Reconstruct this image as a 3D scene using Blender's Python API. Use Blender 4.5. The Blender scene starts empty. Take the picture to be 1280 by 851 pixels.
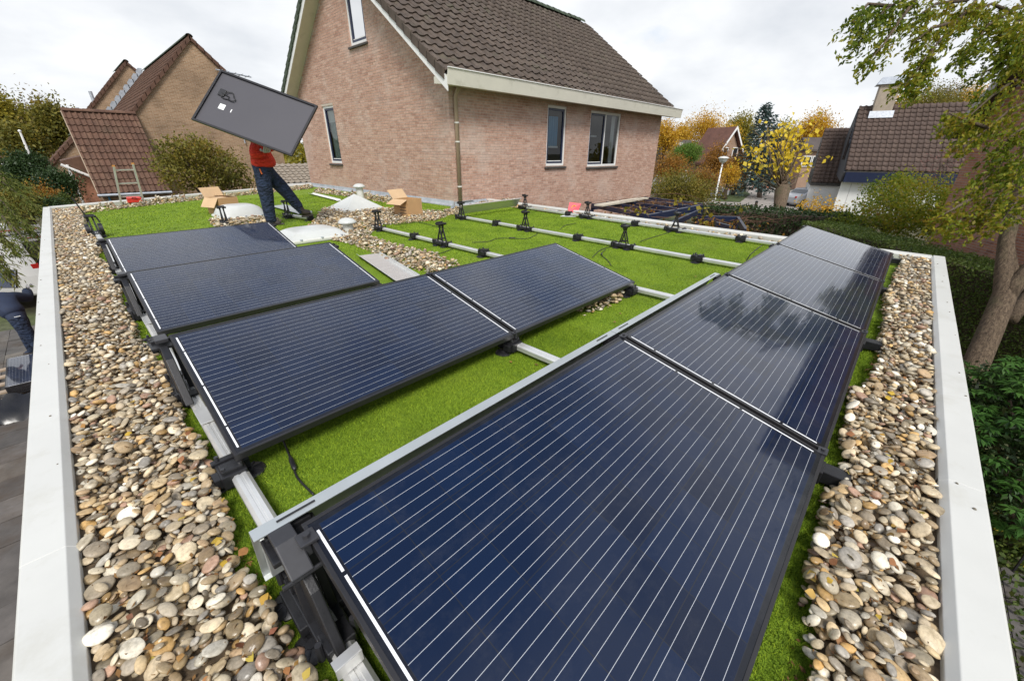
import bpy, bmesh, math, random
import numpy as np
from mathutils import Vector, Matrix, Euler
random.seed(7); RNG = np.random.default_rng(7)
S = bpy.context.scene
COL = S.collection
rad = math.radians

# ------------------------------------------------------------------ camera
CAM = Vector((0.1414, 0.4773, 1.2593))
CEUL = Euler((rad(64.580), rad(-0.328), rad(-46.542)), 'XYZ')
FPX = 496.22                                     # focal length in photograph pixels (1280 wide)
cam_d = bpy.data.cameras.new('camera'); cam = bpy.data.objects.new('camera', cam_d); COL.objects.link(cam)
cam.location = CAM; cam.rotation_euler = CEUL
cam_d.sensor_width = 36; cam_d.lens = FPX / 1280 * 36; cam_d.clip_start = 0.02; cam_d.clip_end = 2000
S.camera = cam
CR = CEUL.to_matrix()

# ------------------------------------------------------------------ sky, sun, exposure
SUN_EL, SUN_AZ = rad(50), rad(-128)               # azimuth of the sun, anticlockwise from +X
w = bpy.data.worlds.new('World'); S.world = w; w.use_nodes = True
nt = w.node_tree; nt.nodes.clear()
out = nt.nodes.new('ShaderNodeOutputWorld'); bg = nt.nodes.new('ShaderNodeBackground')
sky = nt.nodes.new('ShaderNodeTexSky'); sky.sky_type = 'NISHITA'; sky.sun_disc = False
sky.sun_elevation = SUN_EL; sky.sun_rotation = math.pi / 2 - SUN_AZ
sky.air_density = 1.0; sky.dust_density = 1.0
tc = nt.nodes.new('ShaderNodeTexCoord'); mp = nt.nodes.new('ShaderNodeMapping')
mp.inputs['Scale'].default_value = (1.0, 1.0, 1.0)
sxyz = nt.nodes.new('ShaderNodeSeparateXYZ'); cxyz = nt.nodes.new('ShaderNodeCombineXYZ')
def wm(op, a, b=0.0):
    m = nt.nodes.new('ShaderNodeMath'); m.operation = op
    for i, v in enumerate((a, b)):
        if hasattr(v, 'is_output'): nt.links.new(v, m.inputs[i])
        else: m.inputs[i].default_value = v
    return m.outputs[0]
nt.links.new(tc.outputs['Generated'], sxyz.inputs[0])
zup = wm('MAXIMUM', sxyz.outputs[2], 0.0); zden = wm('ADD', zup, 0.30)          # a flat cloud deck seen in perspective
nt.links.new(wm('DIVIDE', sxyz.outputs[0], zden), cxyz.inputs[0]); nt.links.new(wm('DIVIDE', sxyz.outputs[1], zden), cxyz.inputs[1])
n1 = nt.nodes.new('ShaderNodeTexNoise'); n1.inputs['Scale'].default_value = 1.25; n1.inputs['Detail'].default_value = 7; n1.inputs['Roughness'].default_value = 0.52
n2 = nt.nodes.new('ShaderNodeTexNoise'); n2.inputs['Scale'].default_value = 1.6; n2.inputs['Detail'].default_value = 6
cr = nt.nodes.new('ShaderNodeValToRGB')
cr.color_ramp.elements[0].position = 0.33; cr.color_ramp.elements[0].color = (4.2, 4.42, 4.75, 1)
cr.color_ramp.elements[1].position = 0.64; cr.color_ramp.elements[1].color = (6.6, 6.66, 6.72, 1)
cv = nt.nodes.new('ShaderNodeValToRGB')
cv.color_ramp.elements[0].position = 0.46; cv.color_ramp.elements[0].color = (0.10, 0.10, 0.10, 1)
cv.color_ramp.elements[1].position = 0.64; cv.color_ramp.elements[1].color = (0.98, 0.98, 0.98, 1)
mx = nt.nodes.new('ShaderNodeMix'); mx.data_type = 'RGBA'
L = nt.links.new
L(cxyz.outputs[0], mp.inputs['Vector']); L(mp.outputs['Vector'], n1.inputs['Vector']); L(mp.outputs['Vector'], n2.inputs['Vector'])
L(n1.outputs['Fac'], cr.inputs['Fac']); low = wm('POWER', wm('SUBTRACT', 1.0, zup), 2.0); L(wm('ADD', n2.outputs['Fac'], wm('MULTIPLY', low, 0.42)), cv.inputs['Fac'])     # gaps close up towards the horizon
L(cv.outputs['Color'], mx.inputs['Factor']); L(sky.outputs['Color'], mx.inputs['A']); L(cr.outputs['Color'], mx.inputs['B'])
L(mx.outputs['Result'], bg.inputs['Color']); bg.inputs['Strength'].default_value = 0.1
L(bg.outputs['Background'], out.inputs['Surface'])
sd = bpy.data.lights.new('sun', 'SUN'); sun = bpy.data.objects.new('sun', sd); COL.objects.link(sun)
sd.energy = 2.0; sd.angle = rad(20); sd.color = (1.0, 0.96, 0.9)
sv = Vector((math.cos(SUN_EL) * math.cos(SUN_AZ), math.cos(SUN_EL) * math.sin(SUN_AZ), math.sin(SUN_EL)))
sun.rotation_euler = sv.to_track_quat('Z', 'Y').to_euler(); sun.location = (0, 0, 30)
S.view_settings.view_transform = 'Standard'; S.view_settings.look = 'None'
S.view_settings.exposure = 0.78; S.view_settings.gamma = 1.0; S.view_settings.use_curve_mapping = False
S.render.engine = 'CYCLES'

# ------------------------------------------------------------------ placing helpers
def ray(px, py): return CR @ Vector(((px - 640) / FPX, (425.5 - py) / FPX, -1))
def at(px, py, d): return CAM + ray(px, py) * d                 # a place seen at that pixel, d metres deep
def onz(px, py, z):
    r = ray(px, py); return CAM + r * ((z - CAM.z) / r.z)
def ony(px, py, y):
    r = ray(px, py); return CAM + r * ((y - CAM.y) / r.y)
def onx(px, py, x):
    r = ray(px, py); return CAM + r * ((x - CAM.x) / r.x)
G = -2.85                                                       # street level; the turf of the flat roof is z = 0

# ------------------------------------------------------------------ mesh helpers
class MB:
    def __init__(s): s.v = []; s.f = []; s.m = []
    def add(s, vs, fs, mi=0):
        b = len(s.v); s.v += [tuple(x) for x in vs]
        for f in fs: s.f.append([b + i for i in f]); s.m.append(mi)
        return s
    def box(s, c, d, mi=0, M=None):
        x, y, z = d[0] / 2, d[1] / 2, d[2] / 2
        vs = [Vector(p) for p in ((-x,-y,-z),(x,-y,-z),(x,y,-z),(-x,y,-z),(-x,-y,z),(x,-y,z),(x,y,z),(-x,y,z))]
        if M: vs = [M @ p for p in vs]
        c = Vector(c); vs = [p + c for p in vs]
        return s.add(vs, [(0,3,2,1),(4,5,6,7),(0,1,5,4),(1,2,6,5),(2,3,7,6),(3,0,4,7)], mi)
    def box2(s, a, b, mi=0):
        a, b = Vector(a), Vector(b); return s.box((a + b) / 2, [abs(q) for q in (b - a)], mi)
    def beam(s, a, b, w, h, up=(0, 0, 1), mi=0):
        a, b = Vector(a), Vector(b); y = (b - a); ln = y.length; y.normalize()
        x = y.cross(Vector(up)); x = x.normalized() if x.length > 1e-5 else Vector((1, 0, 0)); z = x.cross(y)
        M = Matrix((x, y, z)).transposed()
        return s.box((a + b) / 2, (w, ln, h), mi, M)
    def tube(s, pts, r, n=8, mi=0, cap=True):
        pts = [Vector(p) for p in pts]; k = len(pts)
        rs = r if hasattr(r, '__len__') else [r] * k
        base = len(s.v); ref = None
        for i, p in enumerate(pts):
            d = (pts[min(i + 1, k - 1)] - pts[max(i - 1, 0)]).normalized()
            if ref is None: ref = Vector((0, 0, 1)) if abs(d.z) < .9 else Vector((1, 0, 0))
            x = d.cross(ref).normalized(); ref = x.cross(d).normalized() * 1.0; y = ref
            for j in range(n):
                a = 2 * math.pi * j / n; s.v.append(tuple(p + (x * math.cos(a) + y * math.sin(a)) * rs[i]))
        for i in range(k - 1):
            for j in range(n):
                q = base + i * n + j; q2 = base + i * n + (j + 1) % n
                s.f.append([q, q2, q2 + n, q + n]); s.m.append(mi)
        if cap:
            s.f.append([base + j for j in range(n)][::-1]); s.m.append(mi)
            s.f.append([base + (k - 1) * n + j for j in range(n)]); s.m.append(mi)
        return s
    def lathe(s, prof, c=(0, 0, 0), n=20, mi=0):
        base = len(s.v); c = Vector(c)
        for (r, z) in prof:
            for j in range(n):
                a = 2 * math.pi * j / n; s.v.append((c.x + r * math.cos(a), c.y + r * math.sin(a), c.z + z))
        for i in range(len(prof) - 1):
            for j in range(n):
                q = base + i * n + j; q2 = base + i * n + (j + 1) % n
                s.f.append([q, q2, q2 + n, q + n]); s.m.append(mi)
        s.f.append([base + j for j in range(n)][::-1]); s.m.append(mi)
        s.f.append([base + (len(prof) - 1) * n + j for j in range(n)]); s.m.append(mi)
        return s
    def prism(s, poly, vec, mi=0):
        k = len(poly); v = Vector(vec); P = [Vector(p) for p in poly]
        s.add(P + [p + v for p in P], [list(range(k))[::-1], [k + i for i in range(k)]] + [(i, (i + 1) % k, k + (i + 1) % k, k + i) for i in range(k)], mi)
        return s
    def mesh(s, name, mats, smooth=False):
        me = bpy.data.meshes.new(name); me.from_pydata(s.v, [], s.f)
        for m in (mats if isinstance(mats, (list, tuple)) else [mats]): me.materials.append(m)
        if any(s.m): me.polygons.foreach_set('material_index', s.m)
        if smooth: me.polygons.foreach_set('use_smooth', [True] * len(s.f))
        me.update()
        bm = bmesh.new(); bm.from_mesh(me); bmesh.ops.recalc_face_normals(bm, faces=bm.faces); bm.to_mesh(me); bm.free()
        return me
    def build(s, name, mats, parent=None, smooth=False, bevel=0, auto=False, loc=None):
        o = obj(name, s.mesh(name, mats, smooth), parent)
        if loc is not None: o.location = loc
        if auto: shade_auto(o)
        if bevel:
            b = o.modifiers.new('bevel', 'BEVEL'); b.width = bevel; b.segments = 2; b.limit_method = 'ANGLE'; b.angle_limit = rad(40)
        return o
def shade_auto(o, ang=35):
    me = o.data; me.polygons.foreach_set('use_smooth', [True] * len(me.polygons))
    me.set_sharp_from_angle(angle=rad(ang))
def obj(name, me, parent=None):
    o = bpy.data.objects.new(name, me); COL.objects.link(o)
    if parent is not None:
        o.parent = parent
        if parent.get('wroot'): o.matrix_parent_inverse = Matrix.Translation(-parent.location)
    return o
def tag(o, label=None, cat=None, group=None, kind=None):
    if label: o['label'] = label
    if cat: o['category'] = cat
    if group: o['group'] = group
    if kind: o['kind'] = kind
    return o
def root(name, loc, label, cat, group=None, rotz=0, world=False):
    """an Empty at a thing's base; world=True: its parts are given in world coordinates"""
    o = bpy.data.objects.new(name, None); COL.objects.link(o); o.location = loc; o.rotation_euler.z = rotz
    o.empty_display_size = .1
    if world: o['wroot'] = 1
    return tag(o, label, cat, group)
def copy_tree(o, parent=None):
    c = o.copy(); COL.objects.link(c)
    if parent is not None: c.parent = parent
    for ch in list(o.children): copy_tree(ch, c)
    return c
def quads_mesh(name, V, mat, smooth=False, k=4):
    """V: (N,k,3) array of separate polygons"""
    V = np.asarray(V, dtype=np.float32); n = len(V)
    me = bpy.data.meshes.new(name); me.vertices.add(n * k); me.vertices.foreach_set('co', V.reshape(-1))
    me.loops.add(n * k); me.loops.foreach_set('vertex_index', np.arange(n * k, dtype=np.int32))
    me.polygons.add(n); me.polygons.foreach_set('loop_start', np.arange(0, n * k, k, dtype=np.int32))
    me.polygons.foreach_set('loop_total', np.full(n, k, dtype=np.int32))
    if smooth: me.polygons.foreach_set('use_smooth', np.ones(n, dtype=bool))
    me.materials.append(mat); me.update(calc_edges=True); return me
def merged_mesh(name, baseV, baseF, mats4, mat, smooth=True, normals=None):
    """many transformed copies of a small mesh joined: mats4 (N,3,4)"""
    baseV = np.asarray(baseV, dtype=np.float32); N = len(mats4); nv = len(baseV)
    h = np.concatenate([baseV, np.ones((nv, 1), np.float32)], 1)
    V = np.einsum('nij,vj->nvi', np.asarray(mats4, dtype=np.float32), h).reshape(-1, 3)
    ls = np.array([len(f) for f in baseF], np.int32); li = np.concatenate([np.asarray(f, np.int32) for f in baseF])
    me = bpy.data.meshes.new(name); me.vertices.add(N * nv); me.vertices.foreach_set('co', V.reshape(-1))
    idx = (li[None, :] + (np.arange(N, dtype=np.int32) * nv)[:, None]).reshape(-1)
    me.loops.add(len(idx)); me.loops.foreach_set('vertex_index', idx)
    tot = np.tile(ls, N); st = np.concatenate([[0], np.cumsum(tot)[:-1]]).astype(np.int32)
    me.polygons.add(len(tot)); me.polygons.foreach_set('loop_start', st); me.polygons.foreach_set('loop_total', tot)
    if smooth: me.polygons.foreach_set('use_smooth', np.ones(len(tot), dtype=bool))
    me.materials.append(mat); me.update(calc_edges=True); return me

# ------------------------------------------------------------------ materials
def new_mat(name):
    m = bpy.data.materials.new(name); m.use_nodes = True
    return m, m.node_tree, m.node_tree.nodes['Principled BSDF']
def N(nt, t, **kw):
    n = nt.nodes.new(t)
    for k, v in kw.items():
        if k.startswith('i_'): n.inputs[k[2:].replace('_', ' ')].default_value = v
        else: setattr(n, k, v)
    return n
def ramp(nt, fac, cols, pos=None, interp='LINEAR'):
    r = nt.nodes.new('ShaderNodeValToRGB'); e = r.color_ramp.elements; r.color_ramp.interpolation = interp
    k = len(cols); pos = pos or [i / max(k - 1, 1) for i in range(k)]
    while len(e) < k: e.new(0.5)
    for i in range(k): e[i].position = pos[i]; e[i].color = (*cols[i][:3], 1)
    nt.links.new(fac, r.inputs['Fac']); return r.outputs['Color']
def mixc(nt, fac, a, b, mode='MIX'):
    m = nt.nodes.new('ShaderNodeMix'); m.data_type = 'RGBA'; m.blend_type = mode
    for sock, val in (('Factor', fac), ('A', a), ('B', b)):
        if hasattr(val, 'is_output'): nt.links.new(val, m.inputs[sock])
        elif sock == 'Factor': m.inputs[sock].default_value = val
        else: m.inputs[sock].default_value = (*val[:3], 1)
    return m.outputs['Result']
def mth(nt, op, a, b=0.0, c=0.0):
    m = nt.nodes.new('ShaderNodeMath'); m.operation = op
    for i, val in enumerate((a, b, c)):
        if hasattr(val, 'is_output'): nt.links.new(val, m.inputs[i])
        else: m.inputs[i].default_value = val
    return m.outputs[0]
def noise(nt, scale, detail=3, rough=.5, vec=None, dist=0):
    n = N(nt, 'ShaderNodeTexNoise', i_Scale=scale, i_Detail=detail, i_Roughness=rough, i_Distortion=dist)
    if vec is None:
        g = nt.nodes.new('ShaderNodeNewGeometry'); vec = g.outputs['Position']
    nt.links.new(vec, n.inputs['Vector']); return n.outputs['Fac']
def bump(nt, bs, h, strength=.3, dist=.01):
    b = N(nt, 'ShaderNodeBump', i_Strength=strength, i_Distance=dist); nt.links.new(h, b.inputs['Height'])
    nt.links.new(b.outputs['Normal'], bs.inputs['Normal'])
def simple(name, col, rough=.5, metal=0, var=.12, scale=6, bumps=0, bscale=60, spec=.5, dirt=None):
    m, nt, b = new_mat(name)
    f = noise(nt, scale, 5, .6)
    c2 = tuple(max(0, x * (1 - var)) for x in col); c3 = tuple(min(1, x * (1 + var)) for x in col)
    c = ramp(nt, f, [c2, col, c3], [.3, .5, .7])
    if dirt:
        f2 = noise(nt, dirt[1], 6, .7); c = mixc(nt, ramp(nt, f2, [(0, 0, 0), (1, 1, 1)], [dirt[2], dirt[3]]), c, dirt[0])
    nt.links.new(c, b.inputs['Base Color']); b.inputs['Roughness'].default_value = rough; b.inputs['Metallic'].default_value = metal
    b.inputs['Specular IOR Level'].default_value = spec
    if bumps: bump(nt, b, noise(nt, bscale, 4, .6), bumps, .005)
    return m
def foliage(name, cols, rough=.55, trans=.35):
    m, nt, b = new_mat(name)
    g = nt.nodes.new('ShaderNodeNewGeometry')
    f = noise(nt, 0.9, 3, .5)
    k = mth(nt, 'ADD', mth(nt, 'MULTIPLY', g.outputs['Random Per Island'], .6), mth(nt, 'MULTIPLY', mth(nt, 'SUBTRACT', f, .5), 1.3)); k = mth(nt, 'ADD', k, .2)
    c = ramp(nt, k, cols)
    nt.links.new(c, b.inputs['Base Color']); b.inputs['Roughness'].default_value = rough; b.inputs['Specular IOR Level'].default_value = .3
    tr = nt.nodes.new('ShaderNodeBsdfTranslucent'); nt.links.new(c, tr.inputs['Color'])
    ms = nt.nodes.new('ShaderNodeMixShader'); ms.inputs[0].default_value = trans
    o = nt.nodes['Material Output']; nt.links.new(b.outputs[0], ms.inputs[1]); nt.links.new(tr.outputs[0], ms.inputs[2]); nt.links.new(ms.outputs[0], o.inputs['Surface'])
    return m
M = {}
M['coping'] = simple('coping_metal', (.585, .585, .55), .42, 0, .04, 3, .06, 25, dirt=((.47, .46, .40), 4, .54, .86))
M['alu'] = simple('aluminium', (.74, .74, .72), .36, .6, .06, 10, .05, 80)
M['alu_dull'] = simple('aluminium_dull', (.60, .63, .62), .5, .75, .08, 4)
M['plastic'] = simple('black_plastic', (.014, .014, .016), .42, 0, .3, 30, .15, 200)
M['black_metal'] = simple('black_metal', (.03, .03, .034), .4, 0, .2, 20)
M['frame'] = simple('panel_frame', (.030, .029, .031), .35, .3, .1, 12)
M['cable'] = simple('cable_black', (.012, .012, .012), .5)
M['white_paint'] = simple('white_paint', (.78, .78, .76), .4, 0, .04, 3, dirt=((.5, .5, .45), 6, .6, .9))
M['cream_paint'] = simple('cream_board', (.62, .60, .51), .5, 0, .05, 2, .05, 20, dirt=((.35, .34, .26), 3, .55, .95))
M['navy_paint'] = simple('navy_paint', (.014, .022, .056), .35, 0, .15, 6)
M['lead'] = simple('lead_flashing', (.42, .45, .49), .5, .3, .2, 6, .2, 20)
M['pipe'] = simple('brown_pipe', (.34, .26, .18), .45, 0, .1, 4)
M['sill'] = simple('dark_sill', (.055, .05, .045), .6, 0, .3, 10, .2, 40)
M['card'] = simple('cardboard', (.50, .30, .14), .8, 0, .06, 5, .05, 80)
M['card_in'] = simple('cardboard_inside', (.58, .40, .23), .8, 0, .05, 5)
M['dome'] = simple('dome_acrylic', (.56, .575, .55), .3, 0, .05, 4, dirt=((.45, .46, .40), 7, .55, .9))
M['vent'] = simple('vent_plastic', (.62, .62, .57), .45, 0, .06, 6)
M['red'] = simple('red_plastic', (.55, .03, .015), .4)
M['wood_ladder'] = simple('ladder_alu', (.55, .55, .50), .45, .6, .1, 8)
def bark_mat(name, c1, c2, c3):
    m, nt, b = new_mat(name); g = nt.nodes.new('ShaderNodeNewGeometry'); mp_ = nt.nodes.new('ShaderNodeMapping'); mp_.inputs['Scale'].default_value = (9, 9, 1.6); mp_.inputs['Rotation'].default_value = (0, .45, 0)
    nt.links.new(g.outputs['Position'], mp_.inputs['Vector']); f = noise(nt, 4.0, 7, .7, mp_.outputs['Vector'], .6); f2 = noise(nt, 1.6, 5, .6)
    c = ramp(nt, f, [c1, c2, c3], [.32, .5, .68]); c = mixc(nt, ramp(nt, f2, [(0, 0, 0), (.7,) * 3], [.52, .72]), c, (.075, .085, .035)); nt.links.new(c, b.inputs['Base Color']); b.inputs['Roughness'].default_value = .95; bump(nt, b, f, 1.0, .035); return m
M['bark'] = bark_mat('bark', (.045, .032, .022), (.13, .092, .06), (.22, .165, .11))
M['bark_dark'] = simple('bark_dark', (.07, .05, .035), .9, 0, .4, 9, .6, 22)
M['earth'] = simple('earth', (.075, .065, .040), .95, 0, .4, 1.5, .6, 8)
M['lawn'] = simple('lawn', (.06, .085, .022), .95, 0, .4, 1.2, .6, 14)
M['glass'] = None
m, nt_, b_ = new_mat('window_glass'); b_.inputs['Base Color'].default_value = (.02, .025, .03, 1); b_.inputs['Roughness'].default_value = .03; b_.inputs['Specular IOR Level'].default_value = .9; b_.inputs['Coat Weight'].default_value = .6; b_.inputs['Coat Roughness'].default_value = .02; M['glass'] = m
# thin window glass: see-through with a Fresnel reflection
def pane_mat(name, tint=(.80, .86, .86), refl=1.0):
    m, nt, b = new_mat(name); nt.nodes.remove(b)
    t = nt.nodes.new('ShaderNodeBsdfTransparent'); t.inputs['Color'].default_value = (*tint, 1)
    g = nt.nodes.new('ShaderNodeBsdfGlossy'); g.inputs['Roughness'].default_value = .01
    fr = nt.nodes.new('ShaderNodeFresnel'); fr.inputs['IOR'].default_value = 1.5
    ms = nt.nodes.new('ShaderNodeMixShader'); nt.links.new(fr.outputs[0], ms.inputs[0]); nt.links.new(t.outputs[0], ms.inputs[1]); nt.links.new(g.outputs[0], ms.inputs[2])
    nt.links.new(ms.outputs[0], nt.nodes['Material Output'].inputs['Surface']); return m
M['pane'] = pane_mat('window_pane')
def island_mat(name, cols, rough=.8, bumps=.3, bscale=60, pos=None, stain=None, objrand=False, detail=.25, dscale=14, spec=.4, bdist=.004):
    m, nt, b = new_mat(name)
    if objrand: r = nt.nodes.new('ShaderNodeObjectInfo').outputs['Random']
    else: r = nt.nodes.new('ShaderNodeNewGeometry').outputs['Random Per Island']
    c = ramp(nt, r, cols, pos)
    f = noise(nt, dscale, 6, .65)
    c = mixc(nt, 1.0, c, ramp(nt, f, [(1 - detail,) * 3, (1 + detail * .0,) * 3, (1 + detail,) * 3], [.3, .5, .7]), 'MULTIPLY')
    if stain:
        f2 = noise(nt, stain[1], 5, .6); c = mixc(nt, ramp(nt, f2, [(0, 0, 0), (stain[4] if len(stain) > 4 else 1,) * 3], [stain[2], stain[3]]), c, stain[0])
    nt.links.new(c, b.inputs['Base Color']); b.inputs['Roughness'].default_value = rough; b.inputs['Specular IOR Level'].default_value = spec
    if bumps: bump(nt, b, noise(nt, bscale, 5, .65), bumps, bdist)
    return m
BR = [(.42, .25, .185), (.50, .315, .24), (.45, .275, .21), (.55, .37, .29), (.48, .30, .23), (.38, .22, .165), (.52, .335, .255)]
M['brick'] = island_mat('house_brick', BR, .88, .5, 70, stain=((.60, .51, .45), 1.1, .50, .78, .65))
M['brick_red'] = island_mat('red_brick', [(.30, .13, .08), (.38, .18, .11), (.33, .15, .09), (.42, .22, .14), (.25, .11, .075)], .88, .5, 70, stain=((.46, .40, .35), 1.3, .55, .85, .5))
M['mortar'] = simple('mortar', (.50, .43, .36), .95, 0, .15, 4, .4, 60)
M['mortar_red'] = simple('mortar_red_wall', (.34, .30, .27), .95, 0, .15, 4, .4, 60)
def brick_tex(name, c1, c2, mort, scale=1.0):
    m, nt, b = new_mat(name)
    uv = nt.nodes.new('ShaderNodeUVMap')
    t = N(nt, 'ShaderNodeTexBrick'); t.offset = .5
    for k, v in (('Scale', scale), ('Mortar Size', .006), ('Brick Width', .22), ('Row Height', .0625), ('Mortar Smooth', .2), ('Bias', 0.0)): t.inputs[k].default_value = v
    t.inputs['Color1'].default_value = (*c1, 1); t.inputs['Color2'].default_value = (*c2, 1); t.inputs['Mortar'].default_value = (*mort, 1)
    nt.links.new(uv.outputs[0], t.inputs['Vector'])
    f = noise(nt, .8, 5, .6)
    c = mixc(nt, 1.0, t.outputs['Color'], ramp(nt, f, [(.72,) * 3, (1,) * 3, (1.2,) * 3], [.3, .5, .7]), 'MULTIPLY')
    nt.links.new(c, b.inputs['Base Color']); b.inputs['Roughness'].default_value = .9
    inv = mth(nt, 'SUBTRACT', 1.0, t.outputs['Fac']); bump(nt, b, inv, .6, .008); return m
M['brick_far'] = brick_tex('far_brick', (.25, .15, .08), (.35, .22, .13), (.42, .35, .26))
M['brick_far_red'] = brick_tex('far_brick_red', (.30, .15, .10), (.36, .20, .14), (.36, .30, .26))
MOSS = (.10, .12, .055)
M['tile'] = island_mat('brown_roof_tile', [(.070, .052, .040), (.088, .066, .050), (.078, .058, .045), (.100, .078, .060)], .72, .4, 90, stain=(MOSS, 2.2, .60, .85, .5), detail=.3, dscale=5)
M['tile_o'] = island_mat('brown_roof_tile_single', [(.070, .052, .040), (.088, .066, .050), (.078, .058, .045), (.100, .078, .060)], .72, .4, 90, stain=(MOSS, 2.2, .60, .85, .5), objrand=True, detail=.3, dscale=5)
M['tile_red'] = island_mat('red_roof_tile', [(.085, .043, .027), (.120, .062, .039), (.10, .050, .032), (.14, .078, .050)], .75, .4, 60, stain=((.06, .06, .035), 2.0, .55, .85, .6), detail=.3, dscale=4)
M['tile_red_o'] = island_mat('red_roof_tile_single', [(.085, .043, .027), (.120, .062, .039), (.10, .050, .032), (.14, .078, .050)], .75, .4, 60, stain=((.06, .06, .035), 2.0, .55, .85, .6), objrand=True, detail=.3, dscale=4)
M['tile_moss'] = island_mat('mossy_ridge_tile', [(.045, .065, .045), (.06, .085, .055), (.075, .075, .055)], .85, .5, 50)
M['tile_grey'] = island_mat('grey_roof_tile', [(.075, .050, .040), (.10, .068, .054), (.085, .057, .046)], .75, .3, 60, detail=.3, dscale=4)
PEB = [(.42, .35, .25), (.31, .235, .15), (.52, .46, .36), (.25, .21, .16), (.40, .29, .16), (.60, .56, .48), (.29, .255, .21), (.44, .34, .215), (.22, .19, .15),
       (.50, .42, .30), (.33, .235, .145), (.64, .61, .55), (.33, .285, .21), (.40, .31, .19), (.31, .29, .265), (.45, .29, .12), (.35, .225, .165), (.55, .49, .39), (.36, .30, .22), (.47, .40, .29), (.28, .21, .13), (.58, .52, .42)]
def pebble_mat(name, objrand):
    m, nt, b = new_mat(name)
    if objrand:
        oi = nt.nodes.new('ShaderNodeObjectInfo'); r = oi.outputs['Random']
    else: r = nt.nodes.new('ShaderNodeNewGeometry').outputs['Random Per Island']
    c = mixc(nt, 1.0, ramp(nt, r, PEB, interp='CONSTANT'), (1.25, 1.22, 1.13), 'MULTIPLY')
    f = noise(nt, 28, 6, .7); c = mixc(nt, 1.0, c, ramp(nt, f, [(.62, .60, .56), (1, 1, 1), (1.22, 1.2, 1.16)], [.32, .5, .68]), 'MULTIPLY')
    f3 = noise(nt, 110, 3, .6); c = mixc(nt, 1.0, c, ramp(nt, f3, [(.78,) * 3, (1,) * 3, (1.12,) * 3], [.3, .5, .7]), 'MULTIPLY')
    r2 = mth(nt, 'FRACT', mth(nt, 'MULTIPLY', r, 37.7))
    dark = ramp(nt, r2, [(.50,) * 3, (.95,) * 3, (1.18,) * 3]); c = mixc(nt, 1.0, c, dark, 'MULTIPLY')
    f2 = noise(nt, 3.5, 5, .65); c = mixc(nt, ramp(nt, f2, [(0, 0, 0), (.45,) * 3], [.55, .8]), c, (.16, .15, .07))
    nt.links.new(c, b.inputs['Base Color']); b.inputs['Specular IOR Level'].default_value = .45
    rr = ramp(nt, r2, [(.24,) * 3, (.6,) * 3]); nt.links.new(rr, b.inputs['Roughness'])
    bump(nt, b, noise(nt, 160, 4, .6), .25, .002); return m
M['pebble'] = pebble_mat('river_pebble', False); M['pebble_o'] = pebble_mat('river_pebble_single', True)
def turf_mat(name, blades):
    m, nt, b = new_mat(name)
    f = noise(nt, 2.2, 5, .6); f2 = noise(nt, 210, 2, .6)
    c = ramp(nt, f, [(.135, .225, .015), (.185, .290, .020), (.220, .325, .027)], [.3, .5, .72])
    if blades:
        r = nt.nodes.new('ShaderNodeNewGeometry').outputs['Random Per Island']
        c = mixc(nt, 1.0, c, ramp(nt, r, [(.38, .44, .45), (.95, .95, .95), (1.75, 1.5, 1.3)]), 'MULTIPLY')
    else:
        c = mixc(nt, 1.0, c, ramp(nt, f2, [(.45, .5, .5), (1, 1, 1), (1.35, 1.25, 1.2)], [.3, .5, .7]), 'MULTIPLY')
        # the strips the turf was laid in
        f4 = noise(nt, .6, 4, .6); c = mixc(nt, ramp(nt, f4, [(0, 0, 0), (.5,) * 3], [.55, .75]), c, (.15, .19, .03))
        bump(nt, b, f2, .8, .012)
    fw_ = noise(nt, 1.3, 6, .7); c = mixc(nt, ramp(nt, fw_, [(0, 0, 0), (.45,) * 3], [.52, .74]), c, (.175, .215, .035)); fz_ = noise(nt, 3.1, 5, .7); c = mixc(nt, ramp(nt, fz_, [(0, 0, 0), (.5,) * 3], [.56, .74]), c, (.08, .15, .014))
    nt.links.new(c, b.inputs['Base Color']); b.inputs['Roughness'].default_value = .75; b.inputs['Specular IOR Level'].default_value = .2
    return m
M['turf'] = turf_mat('turf_base', False); M['blade'] = turf_mat('turf_blades', True)
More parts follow.
